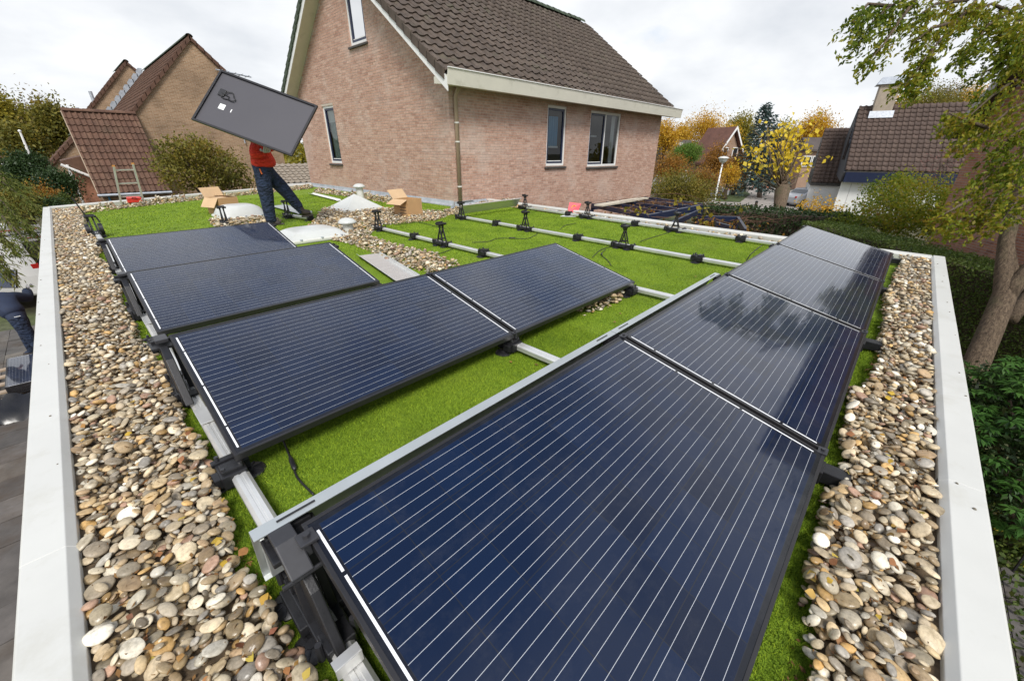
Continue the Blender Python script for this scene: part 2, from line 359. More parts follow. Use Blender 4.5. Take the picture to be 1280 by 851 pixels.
# solar laminate: dark blue cells, thin silver busbars along the module, white end ribbons. UV in metres from a corner.
def laminate_mat(name):
    m, nt, b = new_mat(name)
    uv = nt.nodes.new('ShaderNodeUVMap'); sx = nt.nodes.new('ShaderNodeSeparateXYZ'); nt.links.new(uv.outputs[0], sx.inputs[0])
    u, v = sx.outputs[0], sx.outputs[1]                     # u along 1.65, v along 0.99
    mu, mv = .035, .025; cu, cv_ = (1.65 - 2 * mu) / 10, (.992 - 2 * mv) / 6
    def inside(x, a, c): return mth(nt, 'MULTIPLY', mth(nt, 'GREATER_THAN', x, a), mth(nt, 'LESS_THAN', x, c))
    def edge(x, per, wdt):                                  # 1 near multiples of per
        t = mth(nt, 'FRACT', mth(nt, 'DIVIDE', x, per)); d = mth(nt, 'MINIMUM', t, mth(nt, 'SUBTRACT', 1.0, t)); return mth(nt, 'LESS_THAN', d, wdt / per)
    inn = mth(nt, 'MULTIPLY', inside(u, mu, 1.65 - mu), inside(v, mv, .992 - mv))
    us = mth(nt, 'SUBTRACT', u, mu); vs = mth(nt, 'SUBTRACT', v, mv)
    gap = mth(nt, 'MAXIMUM', edge(us, cu, .0011), edge(vs, cv_, .0011))
    bus = mth(nt, 'MULTIPLY', edge(mth(nt, 'ADD', vs, cv_ / 8), cv_ / 4, .00056), inn)
    bus = mth(nt, 'MULTIPLY', bus, inside(u, mu - .004, 1.65 - mu + .004))
    fing = edge(us, .0021, .00022)
    # end ribbons, broken where the strings part
    ends = mth(nt, 'MAXIMUM', inside(u, mu - .013, mu - .006), inside(u, 1.65 - mu + .006, 1.65 - mu + .013))
    nb = mth(nt, 'SUBTRACT', 1.0, edge(mth(nt, 'ADD', vs, cv_), cv_ * 2, .006))
    left = mth(nt, 'LESS_THAN', u, .5)
    nbl = mth(nt, 'SUBTRACT', 1.0, edge(vs, cv_ * 2, .006))
    brk = mth(nt, 'ADD', mth(nt, 'MULTIPLY', left, nb), mth(nt, 'MULTIPLY', mth(nt, 'SUBTRACT', 1.0, left), nbl))
    rib = mth(nt, 'MULTIPLY', mth(nt, 'MULTIPLY', ends, brk), inside(v, mv + .015, .992 - mv - .015))
    cell = nt.nodes.new('ShaderNodeTexWhiteNoise'); cell.noise_dimensions = '3D'
    cb = nt.nodes.new('ShaderNodeCombineXYZ'); nt.links.new(mth(nt, 'FLOOR', mth(nt, 'DIVIDE', us, cu)), cb.inputs[0]); nt.links.new(mth(nt, 'FLOOR', mth(nt, 'DIVIDE', vs, cv_)), cb.inputs[1])
    oi = nt.nodes.new('ShaderNodeObjectInfo'); nt.links.new(oi.outputs['Random'], cb.inputs[2]); nt.links.new(cb.outputs[0], cell.inputs['Vector'])
    cc = ramp(nt, cell.outputs['Value'], [(.0020, .0068, .024), (.0030, .0112, .038), (.0024, .0085, .030)])
    cc = mixc(nt, mth(nt, 'MULTIPLY', fing, .10), cc, (.03, .045, .09))
    cc = mixc(nt, gap, cc, (.016, .018, .024)); cc = mixc(nt, inn, (.008, .009, .013), cc)
    cc = mixc(nt, bus, cc, (.46, .48, .51)); cc = mixc(nt, rib, cc, (.80, .81, .83))
    fd_ = noise(nt, 9, 7, .75); cc = mixc(nt, ramp(nt, fd_, [(0, 0, 0), (.05,) * 3], [.5, .8]), cc, (.30, .29, .27))
    nt.links.new(cc, b.inputs['Base Color']); b.inputs['Roughness'].default_value = .30; b.inputs['Specular IOR Level'].default_value = .08
    b.inputs['Coat Weight'].default_value = 1.0; b.inputs['Coat IOR'].default_value = 1.42
    f = noise(nt, 5, 6, .7); rr = ramp(nt, f, [(.025,) * 3, (.10,) * 3], [.35, .7]); nt.links.new(rr, b.inputs['Coat Roughness'])
    return m
M['laminate'] = laminate_mat('solar_laminate')
M['backsheet'] = simple('backsheet', (.058, .056, .066), .55, 0, .04, 2)
M['sticker'] = simple('white_sticker', (.80, .82, .80), .5)
# ================================================================== the flat roof
XL, YR, ZC = -0.19, 0.055, 0.10          # inner edges of the left and right coping, coping height
FAR_A, FAR_B = Vector((7.36, 0.055, 0)), Vector((7.92, 8.78, 0))      # far edge of the roof
FL_A, FL_B = Vector((-0.19, 14.2, 0)), Vector((6.79, 17.45, 0))       # far left edge
poly = [(XL, YR), (FAR_A.x, FAR_A.y), (FAR_B.x, FAR_B.y), (6.79, 8.78), (6.79, 17.45), (XL, 14.2)]
deck = MB().prism([(x, y, -.25) for x, y in poly], (0, 0, .25)).build('roof_deck', M['turf']); tag(deck, kind='structure')
# garage walls that carry the roof
gw = MB().prism([(XL - .02, YR - .02, G), (FAR_A.x, YR - .02, G), (FAR_B.x, 8.77, G), (6.785, 8.77, G), (6.785, 17.4, G), (XL - .02, 14.15, G)], (0, 0, -G - .26)).build('garage_wall', M['brick_red'])
tag(gw, kind='structure')
# ---- coping: lengths of folded metal, lapped at the joints
cop = root('roof_coping', (XL - .05, 0, 0), 'pale grey folded metal coping running round the edge of the flat roof', 'coping', world=True)
def coping_run(a, b, inward, seg, first=0.0):
    a, b = Vector(a), Vector(b); d = (b - a); ln = d.length; d.normalize(); inn = Vector(inward)
    t = first; k = 0
    while t < ln - .02:
        e = min(t + seg, ln); h = .0015 * (k % 2); up = Vector((0, 0, 1))
        p0 = a + d * t; p1 = a + d * (e + (.03 if e < ln else 0))
        prof = [(-.125, -.30), (-.125, ZC - .006 + h), (-.119, ZC + h), (-.022, ZC + h), (0, ZC - .022 + h), (0, -.0), (-.118, -.02)]
        mb = MB(); mb.prism([p0 + inn * q + up * z for q, z in prof], p1 - p0)
        mb.build('coping_length', M['coping'], cop, bevel=.002)
        t = e; k += 1
coping_run((XL, -.5, 0), (XL, 14.2, 0), (1, 0, 0), 2.62, -.0)
coping_run((XL - .119, YR, 0), (FAR_A.x + .119, YR, 0), (0, 1, 0), 2.5)
fd = (FAR_B - FAR_A).normalized(); fin = Vector((-fd.y, fd.x, 0))
coping_run(FAR_A + fd * .001, FAR_B - fd * .005, fin, 2.4)
ld = (FL_B - FL_A).normalized(); lin = Vector((ld.y, -ld.x, 0))
coping_run(FL_A + ld * .001, FL_B - ld * .01, lin, 2.6)
# small bolt heads along the copings
def snail(p, r):
    q = MB(); q.lathe([(r * .9, 0), (r, .3 * r), (r * .75, .75 * r), (r * .3, 1.05 * r)], (0, 0, 0), 9)
    o = q.build('fixing_cap', M['fixing'], cop, smooth=True); o.location = p; o.scale = (1, random.uniform(.6, .9), .8); o.rotation_euler.z = random.uniform(0, 3)
M['fixing'] = simple('fixing_cap', (.17, .15, .11), .7, 0, .3, 40)
for px, py in ((110, 545), (99, 627), (61, 455), (51, 432), (49, 393), (48, 378), (51, 350), (52, 328), (53, 314), (56, 300), (100, 590), (72, 580), (63, 520)):
    snail(onz(px, py, ZC + .001), random.uniform(.0035, .007))
for px, py in ((1196, 604), (1218, 636), (1187, 390), (1199, 466), (1194, 419), (1180, 345), (1207, 495), (1172, 330), (1184, 378), (1178, 352)):
    snail(onz(px, py, ZC + .001), random.uniform(.0035, .007))

# ---- turf blades
def turf_blades(name, n, region, smin, hmin, hmax, wdt):
    P = RNG.uniform(0, 1, (n, 2)); x0, y0, x1, y1 = region
    P[:, 0] = x0 + P[:, 0] * (x1 - x0); P[:, 1] = y0 + P[:, 1] * (y1 - y0)
    fx = FAR_A.x + (FAR_B.x - FAR_A.x) * (P[:, 1] - FAR_A.y) / (FAR_B.y - FAR_A.y)
    P = P[(P[:, 0] < fx - .03)]
    n = len(P); a = RNG.uniform(0, 6.283, n); h = RNG.uniform(hmin, hmax, n); ln = RNG.normal(0, .5, (n, 2)) * h[:, None]
    w_ = wdt * RNG.uniform(.6, 1.3, n)
    V = np.zeros((n, 3, 3)); dx, dy = np.cos(a) * w_, np.sin(a) * w_
    V[:, 0, 0] = P[:, 0] - dx; V[:, 0, 1] = P[:, 1] - dy; V[:, 1, 0] = P[:, 0] + dx; V[:, 1, 1] = P[:, 1] + dy
    V[:, 2, 0] = P[:, 0] + ln[:, 0]; V[:, 2, 1] = P[:, 1] + ln[:, 1]; V[:, 2, 2] = h; V[:, :2, 2] = -.002
    return V
VS = [turf_blades('a', 230000, (.2, 1.3, 2.6, 3.2), 0, .006, .016, .0017),
      turf_blades('b', 45000, (.05, 2.9, .45, 9), 0, .008, .016, .0022),
      turf_blades('c', 110000, (2.6, 1.3, 7.4, 3.4), 0, .007, .014, .0026),
      turf_blades('d', 150000, (2.4, 3.4, 7.8, 8.6), 0, .008, .016, .0038),
      turf_blades('e', 60000, (0, 7.0, 6.7, 14.2), 0, .010, .02, .007),
      turf_blades('f', 50000, (.3, .25, 4.5, .48), 0, .007, .016, .0016),
      turf_blades('g', 30000, (.02, .9, .34, 2.2), 0, .007, .016, .0014)]
turf = obj('artificial_turf', quads_mesh('artificial_turf', np.concatenate(VS), M['blade'], k=3)); tag(turf, 'bright green artificial turf laid over the flat roof', 'turf', kind='stuff')

# ---- pebbles: dropped one by one onto a height field
def ico(sub, seed, flat):
    bm = bmesh.new(); bmesh.ops.create_icosphere(bm, subdivisions=sub, radius=1)
    r = random.Random(seed); ax = [Vector((r.gauss(0, 1), r.gauss(0, 1), r.gauss(0, 1))).normalized() for _ in range(8)]; am = [r.uniform(-.24, .17) for _ in ax]
    for v in bm.verts:
        n = v.co.normalized(); k = 1 + sum(a * max(0, n.dot(x)) ** 2 for a, x in zip(am, ax)); v.co = n * k
        v.co.z *= 1 + .12 * n.x * r.uniform(.6, 1)
    V = np.array([v.co[:] for v in bm.verts]); F = [[v.index for v in f.verts] for f in bm.faces]; bm.free(); return V, F
SHAPE_HI = [ico(3 if False else 2, s, 0) for s in range(14)]
SHAPE_LO = [ico(1, s, 0) for s in range(14)]
def in_poly(x, y, P):
    c = False; j = len(P) - 1
    for i in range(len(P)):
        if (P[i][1] > y) != (P[j][1] > y) and x < (P[j][0] - P[i][0]) * (y - P[i][1]) / (P[j][1] - P[i][1]) + P[i][0]: c = not c
        j = i
    return c
class Field:
    def __init__(s, poly, res=.008, wobble=.0):
        s.P = poly; xs = [p[0] for p in poly]; ys = [p[1] for p in poly]; s.x0, s.y0 = min(xs) - .05, min(ys) - .05; s.res = res
        s.nx = int((max(xs) - s.x0 + .1) / res) + 2; s.ny = int((max(ys) - s.y0 + .1) / res) + 2
        s.H = np.zeros((s.nx, s.ny), np.float32); s.out = []; s.bb = (min(xs), min(ys), max(xs), max(ys))
    def drop(s, a, b, c, tries, inpoly=None):
        best = None
        for _ in range(tries):
            for _k in range(30):
                x = random.uniform(s.bb[0], s.bb[2]); y = random.uniform(s.bb[1], s.bb[3])
                if (inpoly or in_poly)(x, y, s.P) if inpoly is None else inpoly(x, y): break
            else: continue
            th = random.uniform(0, math.pi); ct, st = math.cos(th), math.sin(th)
            R_ = int(a / s.res) + 1; i0, j0 = int((x - s.x0) / s.res), int((y - s.y0) / s.res)
            i1, i2, j1, j2 = max(0, i0 - R_), min(s.nx, i0 + R_ + 1), max(0, j0 - R_), min(s.ny, j0 + R_ + 1)
            gx = (np.arange(i1, i2) - i0)[:, None] * s.res; gy = (np.arange(j1, j2) - j0)[None, :] * s.res
            lx = (gx * ct + gy * st) / a; ly = (-gx * st + gy * ct) / b; q = 1 - lx * lx - ly * ly; ok = q > 0
            bot = c * np.sqrt(np.maximum(q, 0)); H = s.H[i1:i2, j1:j2]
            vals = (H + bot)[ok]
            if not len(vals): continue
            z = float(np.partition(vals, int(len(vals) * .90))[int(len(vals) * .90)])
            if best is None or z < best[0]:
                left = float(np.mean(H[(lx < -.15) & ok])) if ((lx < -.15) & ok).any() else 0; right = float(np.mean(H[(lx > .15) & ok])) if ((lx > .15) & ok).any() else 0
                best = (z, x, y, th, (i1, i2, j1, j2), ok, bot, math.atan2(right - left, a))
        if best is None: return
        z, x, y, th, (i1, i2, j1, j2), ok, bot, tl = best
        H = s.H[i1:i2, j1:j2]; H[ok] = np.maximum(H[ok], (z + bot)[ok])
        s.out.append((x, y, z, th, -tl * .8 + random.gauss(0, .14), random.gauss(0, .18), a, b, c))
    def fill(s, cover, size, tries=3, inpoly=None, area=None):
        a0, b0 = size * .5 * 1.15, size * .5 * .85
        if area is None:
            area = 0
            for i in range(len(s.P)): x0, y0 = s.P[i][:2]; x1, y1 = s.P[(i + 1) % len(s.P)][:2]; area += x0 * y1 - x1 * y0
            area = abs(area) / 2
        n = int(cover * area / (math.pi * a0 * b0))
        for _ in range(n):
            k = random.lognormvariate(0, .34); k = min(max(k, .5), 1.9)
            a = size * .5 * k * random.uniform(1.0, 1.35); b = a * random.uniform(.58, .92); c = b * random.uniform(.34, .60)
            s.drop(a, b, c, tries, inpoly)
        return s.out
beds = []
def edge_noise(x, s, k=1.0): return k * (.05 * math.sin(x * 2.1 + s) + .035 * math.sin(x * 5.3 + 2 * s) + .02 * math.sin(x * 13 + s))
fL = Field([(XL, .75), (.20, .75), (.23, 14), (XL, 14)])
bank = lambda d: .050 * np.clip(1 - d / .36, 0, 1)       # the stones are banked up against the coping
fL.H += bank(fL.x0 + np.arange(fL.nx) * fL.res - XL)[:, None].astype(np.float32)
oL = fL.fill(1.75, .0305, 3, lambda x, y: XL + .012 < x < .20 + edge_noise(y, 1.0, .5) + (.03 if y > 8 else 0), area=.38 * 13.2)
fR = Field([(.35, YR), (7.3, YR), (7.3, .42), (.35, .42)])
fR.H += bank(fR.y0 + np.arange(fR.ny) * fR.res - YR)[None, :].astype(np.float32)
oR = fR.fill(1.75, .0325, 3, lambda x, y: YR + .012 < y < .345 + edge_noise(x, 3.0, .6) * (1 if x < 4 else .6), area=.29 * 6.95)
def pxpoly(L_): return [tuple(onz(a, b, 0)[:2]) for a, b in L_]
mid = pxpoly([(384, 287), (398, 272), (404, 262), (440, 258), (500, 264), (552, 266), (600, 255), (640, 250), (652, 253), (610, 263), (560, 270), (545, 276), (478, 282), (458, 296), (500, 309), (545, 321), (574, 332), (540, 343), (500, 332), (455, 312), (432, 304), (400, 298)])
fM = Field(mid, .012); oM = fM.fill(1.15, .042, 2)
small = pxpoly([(716, 389), (735, 376), (762, 366), (781, 366), (776, 376), (752, 389), (728, 396)])
fS = Field(small, .008); oS = fS.fill(1.5, .045, 2)
dm1 = pxpoly([(262, 279), (275, 271), (320, 272), (352, 276), (330, 286), (275, 288)])
fD = Field(dm1, .012); oD = fD.fill(1.0, .05, 2)
fl = [(XL + .02, 13.0), (.8, 13.6), (2.5, 14.6), (6.3, 16.3), (6.7, 17.2), (XL + .02, 14.1)]
fF = Field(fl, .015); oF = fF.fill(.75, .055, 1)
gb = pxpoly([(392, 241), (440, 247), (500, 257), (505, 252), (440, 243), (395, 238)])
fG = Field(gb, .015); oG = fG.fill(.9, .055, 1)
fe = [(FAR_A.x - .12, .5), (FAR_A.x - .005, .5), (FAR_B.x - .02, 8.6), (FAR_B.x - .22, 8.6)]
fE = Field(fe, .012); oE = fE.fill(1.0, .045, 2)
def pmat(q):
    x, y, z, th, tl, t2, a, b, c = q
    R_ = Matrix.Rotation(th, 4, 'Z') @ Matrix.Rotation(tl, 4, 'Y') @ Matrix.Rotation(t2, 4, 'X')
    return Matrix.Translation((x, y, z)) @ R_ @ Matrix.Diagonal((a, b, c, 1))
def appsize(q): return q[6] / max(.3, (Vector(q[:3]) - CAM).length)
def visible(q):
    v = CR.transposed() @ (Vector(q[:3]) - CAM)
    if v.z > -.05: return False
    X_, Y_ = 640 + FPX * v.x / -v.z, 425.5 - FPX * v.y / -v.z
    return -30 < X_ < 1310 and -30 < Y_ < 880
def bed(name, label, pebs, nsingle, field):
    o = root(name, (0, 0, 0), None, None); o['kind'] = 'structure'
    # only the top of the pile can be seen; rank by how large each shows
    def top(q):
        i, j = int((q[0] - field.x0) / field.res), int((q[1] - field.y0) / field.res); return field.H[i, j] - q[2] < q[8] * 1.15
    idx = sorted([i for i, q in enumerate(pebs) if visible(q) and top(q)], key=lambda i: -appsize(pebs[i]))
    single = set(idx[:nsingle])
    meshes = []
    for s_, (V, F) in enumerate(SHAPE_HI):
        me = bpy.data.meshes.new('pebble'); me.from_pydata(V.tolist(), [], F); me.materials.append(M['pebble_o']); me.polygons.foreach_set('use_smooth', [True] * len(F)); me.update(); meshes.append(me)
    for i in single:
        p = obj('pebble', random.choice(meshes), o); p.matrix_basis = pmat(pebs[i])
    rest = [q for i, q in enumerate(pebs) if i not in single]
    hi = [q for q in rest if (Vector(q[:3]) - CAM).length < 3.2]; lo = [q for q in rest if (Vector(q[:3]) - CAM).length >= 3.2]
    for tagn, lst, shp in (('near', hi, SHAPE_HI), ('far', lo, SHAPE_LO)):
        groups = {}
        for q in lst: groups.setdefault(random.randrange(6), []).append(np.array(pmat(q))[:3])
        if not groups: continue
        # one mesh: six shapes joined
        bmv = []; 
        mes = [merged_mesh('pebbles', shp[g][0], shp[g][1], np.array(ms), M['pebble']) for g, ms in groups.items()]
        first = mes[0]
        if len(mes) > 1:
            bm = bmesh.new()
            for me in mes: bm.from_mesh(me)
            bm.to_mesh(first); bm.free()
            for me in mes[1:]: bpy.data.meshes.remove(me)
        st = obj('pebble_fill', first, o); st['kind'] = 'stuff'
    return o
bed('pebble_border', '', oL + oR, 300, fL) if False else None
class Joined:  # look-up over several fields
    pass
bed('pebble_strip', '', oL, 170, fL)
bed('pebble_strip', '', oR, 130, fR)
bed('pebble_bed', '', oM, 0, fM); bed('pebble_bed', '', oS, 12, fS)
bed('pebble_bed', '', oD, 0, fD); bed('pebble_bed', '', oF, 0, fF); bed('pebble_bed', '', oG, 0, fG); bed('pebble_bed', '', oE, 0, fE)
M['soil'] = simple('leaf_litter', (.10, .070, .040), .95, 0, .45, 40, .8, 60)
def soil_sheet(pts):
    n = len(pts) // 2; q = MB(); V = [(x, y, .006 + float(bank(abs(x - XL) if pts is SL_ else abs(y - YR)))) for x, y in pts]
    q.add(V, [(i, i + 1, n + i + 1, n + i) for i in range(n - 1)]); o = q.build('gravel_soil', M['soil']); o['kind'] = 'structure'
yv_ = [.6 + .1 * i for i in range(134)]
SL_ = [(XL, y) for y in yv_] + [(.19 + edge_noise(y, 1.0, .5) + (.03 if y > 8 else 0), y) for y in yv_]; soil_sheet(SL_)
xv_ = [.3 + .1 * i for i in range(71)]
soil_sheet([(x, YR) for x in xv_] + [(x, .32 + edge_noise(x, 3.0, .6) * (1 if x < 4 else .6)) for x in xv_])
# ---- fallen leaves on the pebbles, the turf and the panels
def leaf_mesh(seed):
    r = random.Random(seed); mb = MB(); n = 6; L_ = 1.0
    prof = [0, .26, .38, .34, .2, 0]; pts = []
    mid_ = [(i / (n - 1) * L_, 0, .10 * math.sin(i / (n - 1) * 3.1) * r.uniform(.5, 1.5)) for i in range(n)]
    lf = [(mid_[i][0], prof[i] * r.uniform(.8, 1.15), mid_[i][2] + .12 * prof[i] * r.uniform(0, 2)) for i in range(n)]
    rt = [(mid_[i][0], -prof[i] * r.uniform(.8, 1.15), mid_[i][2] + .12 * prof[i] * r.uniform(0, 2)) for i in range(n)]
    v = mid_ + lf + rt; f = []
    for i in range(n - 1): f += [(i, i + 1, n + i + 1, n + i), (i + 1, i, 2 * n + i, 2 * n + i + 1)]
    mb.add(v, f); return mb.mesh('fallen_leaf', M['leaf_fallen'], smooth=True)
M['leaf_fallen'] = island_mat('fallen_leaf', [(.45, .30, .03), (.28, .12, .04), (.40, .32, .05), (.16, .06, .03), (.33, .15, .05), (.24, .09, .05), (.5, .36, .06)], .6, .2, 80, objrand=True)
LM = [leaf_mesh(i) for i in range(5)]
def fallen(p, size, label, group, tilt=.35):
    o = obj('fallen_leaf', random.choice(LM)); o.location = p; o.scale = (size,) * 3
    o.rotation_euler = (random.gauss(0, tilt), random.gauss(0, tilt), random.uniform(0, 6.28)); tag(o, label, 'leaf', group)
def topz(f, x, y): 
    i, j = int((x - f.x0) / f.res), int((y - f.y0) / f.res); return float(f.H[i, j])
for k in range(80):
    y = .95 + 2.2 * random.random() ** 1.6; x = random.uniform(-.15, .2)
    fallen((x, y, topz(fL, x, y) + .004), random.uniform(.018, .04), 'small yellow or brown leaf fallen on the pebbles beside the panel row ends', 'leaves on the pebbles by the row ends')
for k in range(70):
    x = .75 + 2.8 * random.random() ** 1.4; y = random.uniform(.1, .36)
    fallen((x, y, topz(fR, x, y) + .004), random.uniform(.016, .036), 'small brown or yellow leaf fallen on the pebbles below the long panel row', 'leaves on the pebbles below the long panel row')
for px, py in ((640, 453), (668, 455), (775, 391), (770, 402), (740, 300), (760, 330), (870, 345), (600, 330)):
    p = onz(px, py, .014); fallen(p, random.uniform(.02, .035), 'tiny pale dead leaf lying on the green turf', 'leaves on the turf', .15)
# ================================================================== solar panels, rails and supports
TILT = rad(13.11); PW, PL, PITCH, H0 = .992, 1.65, 1.673, .15
ROWY = [.413, 2.134, 3.875, 5.790]; ROWX = [.296, .279, .270, .278]; ROWN = [4, 2, 1, 1]
RX = [.275, 1.965, 3.70, 5.50, 7.30]
CT, ST = math.cos(TILT), math.sin(TILT)
def panel_parts(r, back=False):
    """module in its own frame: x along 1.65, y along 0.992, z up out of the glass"""
    mb = MB(); fw, th = .011, .035
    for a, b in (((0, 0), (PL, fw)), ((0, PW - fw), (PL, PW)), ((0, fw), (fw, PW - fw)), ((PL - fw, fw), (PL, PW - fw))):
        mb.box2((a[0], a[1], -th), (b[0], b[1], 0))
    # inner flange at the back
    for a, b in (((fw, fw), (PL - fw, .032)), ((fw, PW - .032), (PL - fw, PW - fw)), ((fw, .032), (.032, PW - .032)), ((PL - .032, .032), (PL - fw, PW - .032))):
        mb.box2((a[0], a[1], -th), (b[0], b[1], -th + .002))
    mb.build('frame', M['frame'], r, bevel=.0012)
    me = bpy.data.meshes.new('glass'); z = -.0018
    me.from_pydata([(fw, fw, z), (PL - fw, fw, z), (PL - fw, PW - fw, z), (fw, PW - fw, z)], [], [(0, 1, 2, 3)])
    uvl = me.uv_layers.new(name='UVMap')
    for i, c in enumerate(((fw, fw), (PL - fw, fw), (PL - fw, PW - fw), (fw, PW - fw))): uvl.data[i].uv = c
    me.materials.append(M['laminate']); obj('glass', me, r)
    me = bpy.data.meshes.new('backsheet'); z = -.007
    me.from_pydata([(fw, fw, z), (fw, PW - fw, z), (PL - fw, PW - fw, z), (PL - fw, fw, z)], [], [(0, 1, 2, 3)]); me.materials.append(M['backsheet']); obj('backsheet', me, r)
    jb = MB(); jb.box((.20, .37, -.017), (.10, .12, .018)); j = jb.build('junction_box', M['plastic'], r, bevel=.003)
    cb = MB(); pts = []
    for i in range(26):
        t = i / 25; a = t * 4.4 * math.pi; rr = .065 + .02 * math.sin(3 * a)
        pts.append((.33 + rr * 1.6 * math.cos(a) - .1 * (t < .06), .40 + rr * 1.05 * math.sin(a), -.024 - .006 * math.sin(a * 2)))
    cb.tube([(.2, .38, -.024)] + pts, .0065, 6); cb.build('lead', M['cable'], j, smooth=True)
    st = MB(); st.add([(.25, .55, -.0078), (.345, .55, -.0078), (.345, .645, -.0078), (.25, .645, -.0078)], [(0, 3, 2, 1)]); st.build('rating_sticker', M['sticker'], r)
    st = MB(); st.add([(.45, .58, -.0078), (.465, .58, -.0078), (.465, .64, -.0078), (.45, .64, -.0078)], [(0, 3, 2, 1)]); st.build('barcode_sticker', M['sticker'], r)
PLAB = {(0, 0): 'dark blue solar panel opening the long four-panel row, at its bracketed end', (0, 1): 'second solar panel of the long four-panel row, after the bracketed end panel',
        (0, 2): 'third solar panel of the long four-panel row, mirroring the trees', (0, 3): 'last solar panel of the long four-panel row, by the white far coping and hedge',
        (1, 0): 'purple-blue solar panel of the two-panel row, at the pebble strip end', (1, 1): 'brown-tinted solar panel of the two-panel row, with pebbles showing under its low edge',
        (2, 0): 'single solar panel between the two-panel row and the panel by the walking man', (3, 0): 'single tilted solar panel just in front of the red-sweatered man'}
first = None
for r in range(4):
    for k in range(ROWN[r]):
        loc = (ROWX[r] + k * PITCH, ROWY[r], H0)
        if first is None:
            first = root('solar_module', loc, PLAB[(r, k)], 'solar panel', 'solar panels mounted on the roof'); panel_parts(first); o = first
        else:
            o = copy_tree(first); o.location = loc; o['label'] = PLAB[(r, k)]
        o.rotation_euler = (TILT, 0, 0)
# ---- rails
RL = ['aluminium mounting rail beside the pebble strip, under the row ends', 'aluminium mounting rail crossing the turf under the joint of the two-panel row', 'aluminium mounting rail under the brown-tinted panel end, running on past the cardboard box',
      'aluminium mounting rail with three black towers and two couplers, across the open turf', 'aluminium mounting rail with black towers lying along the far white coping']
for k, x in enumerate(RX):
    y0, y1 = .36, (9.75, 7.6, 7.15, 7.2, 7.3)[k]
    x1 = x + (.35 if k == 4 else .06 if k == 3 else 0); x0 = x if k < 3 else (5.34 if k == 3 else 7.02)
    rt_ = root('mounting_rail', (x0, y0, 0), RL[k], 'rail', 'mounting rails on the turf', world=True)
    mb = MB(); a, b = Vector((x0, y0, .052)), Vector((x1, y1, .052)); sd_ = (b - a).normalized().cross(Vector((0, 0, 1)))
    w_, h_ = .031, .020
    prof = [(-w_, -h_), (-w_ + .004, -h_ - .002), (w_ - .004, -h_ - .002), (w_, -h_), (w_, h_ - .012), (w_ - .012, h_), (.006, h_), (.004, h_ - .003), (-.004, h_ - .003), (-.006, h_), (-w_ + .012, h_), (-w_, h_ - .012)]
    mb.prism([a + sd_ * q + Vector((0, 0, z)) for q, z in prof], b - a); mb.build('tube', M['alu'], rt_)
    MB().box2((x0 - .036, y0 - .05, .022), (x0 + .036, y0 + .11, .080)).build('end_cap', M['plastic'], rt_, bevel=.004)
# ---- high support (tower) and low coupler, built once and copied
def pad(mb, x, y, r=.052):
    mb.lathe([(r, 0), (r, .006), (r * .85, .012), (r * .3, .018), (r * .28, .022)], (x, y, .002), 18)
    for i in range(8):
        a = i * math.pi / 4 + .2; mb.beam((x + r * .25 * math.cos(a), y + r * .25 * math.sin(a), .016), (x + r * .85 * math.cos(a), y + r * .85 * math.sin(a), .012), .005, .012)
def make_tower(full):
    t = root('panel_tower', (0, 0, 0), 'x', 'panel support', 'black towers that carry the high panel edge')
    for sx in (-1, 1):
        for dy in (-.085, .085): p = MB(); pad(p, sx * .052, dy); p.build('foot_pad', M['plastic'], t, auto=True)
    s = MB(); s.box((0, 0, .045), (.088, .25, .05)); s.box((0, -.15, .05), (.078, .07, .062)); s.box((0, .15, .05), (.078, .07, .062)); s.box((-.05, .02, .045), (.03, .16, .035)); s.box((.05, .02, .045), (.03, .16, .035))
    sh = s.build('shoe', M['plastic'], t, bevel=.004)
    for y in (-.15, .15):
        for x in (-.047, .047): MB().tube([(x, y, .03), (x, y, .095)], .009, 8).build('bolt', M['black_metal'], sh)
    for sx in (-1, 1):
        lg = MB(); lg.beam((sx * .030, -.062, .06), (sx * .026, .020, .315), .012, .022, (1, 0, 0)); lg.beam((sx * .030, .062, .06), (sx * .026, -.020, .315), .012, .022, (1, 0, 0))
        lg.beam((sx * .030, -.05, .11), (sx * .030, .05, .11), .010, .016); lg.build('leg', M['plastic'], t, bevel=.002)
    hd = MB(); hd.box((0, 0, .322), (.135, .10, .016)); hd.box((0, .035, .336), (.115, .022, .018)); hd.box((-.055, 0, .312), (.022, .075, .024)); hd.box((.055, 0, .312), (.022, .075, .024))
    hd.build('head_plate', M['plastic'], t, bevel=.003)
    return t
def make_coupler():
    t = root('rail_coupler', (0, 0, 0), 'x', 'coupler', 'black couplers that carry the low panel edge')
    for sx in (-1, 1): p = MB(); pad(p, sx * .060, 0, .058); p.build('foot_pad', M['plastic'], t, auto=True)
    s = MB(); s.box((0, 0, .052), (.092, .15, .062)); s.box((0, -.03, .085), (.075, .06, .03)); s.box((0, .045, .082), (.11, .03, .02)); s.box((-.055, -.03, .05), (.03, .06, .05)); s.box((.055, .03, .05), (.03, .06, .05))
    sh = s.build('shoe', M['plastic'], t, bevel=.004)
    for x, y in ((-.03, -.05), (.03, -.05), (-.03, .05), (.03, .05)): MB().tube([(x, y, .07), (x, y, .11)], .008, 8).build('bolt', M['black_metal'], sh)
    return t
tw0, cp0 = make_tower(True), make_coupler(); used = [False, False]
def place(src, i, loc, label, rz=0):
    if not used[i]: o = src; used[i] = True
    else: o = copy_tree(src)
    o.location = loc; o.rotation_euler.z = rz; o['label'] = label; return o
def railx(k, y):
    x0 = RX[k] if k < 3 else (5.34 if k == 3 else 7.02); x1 = RX[k] + (.35 if k == 4 else .06 if k == 3 else 0); y1 = (9.75, 7.6, 7.15, 7.2, 7.3)[k]
    return x0 + (x1 - x0) * (y - .36) / (y1 - .36)
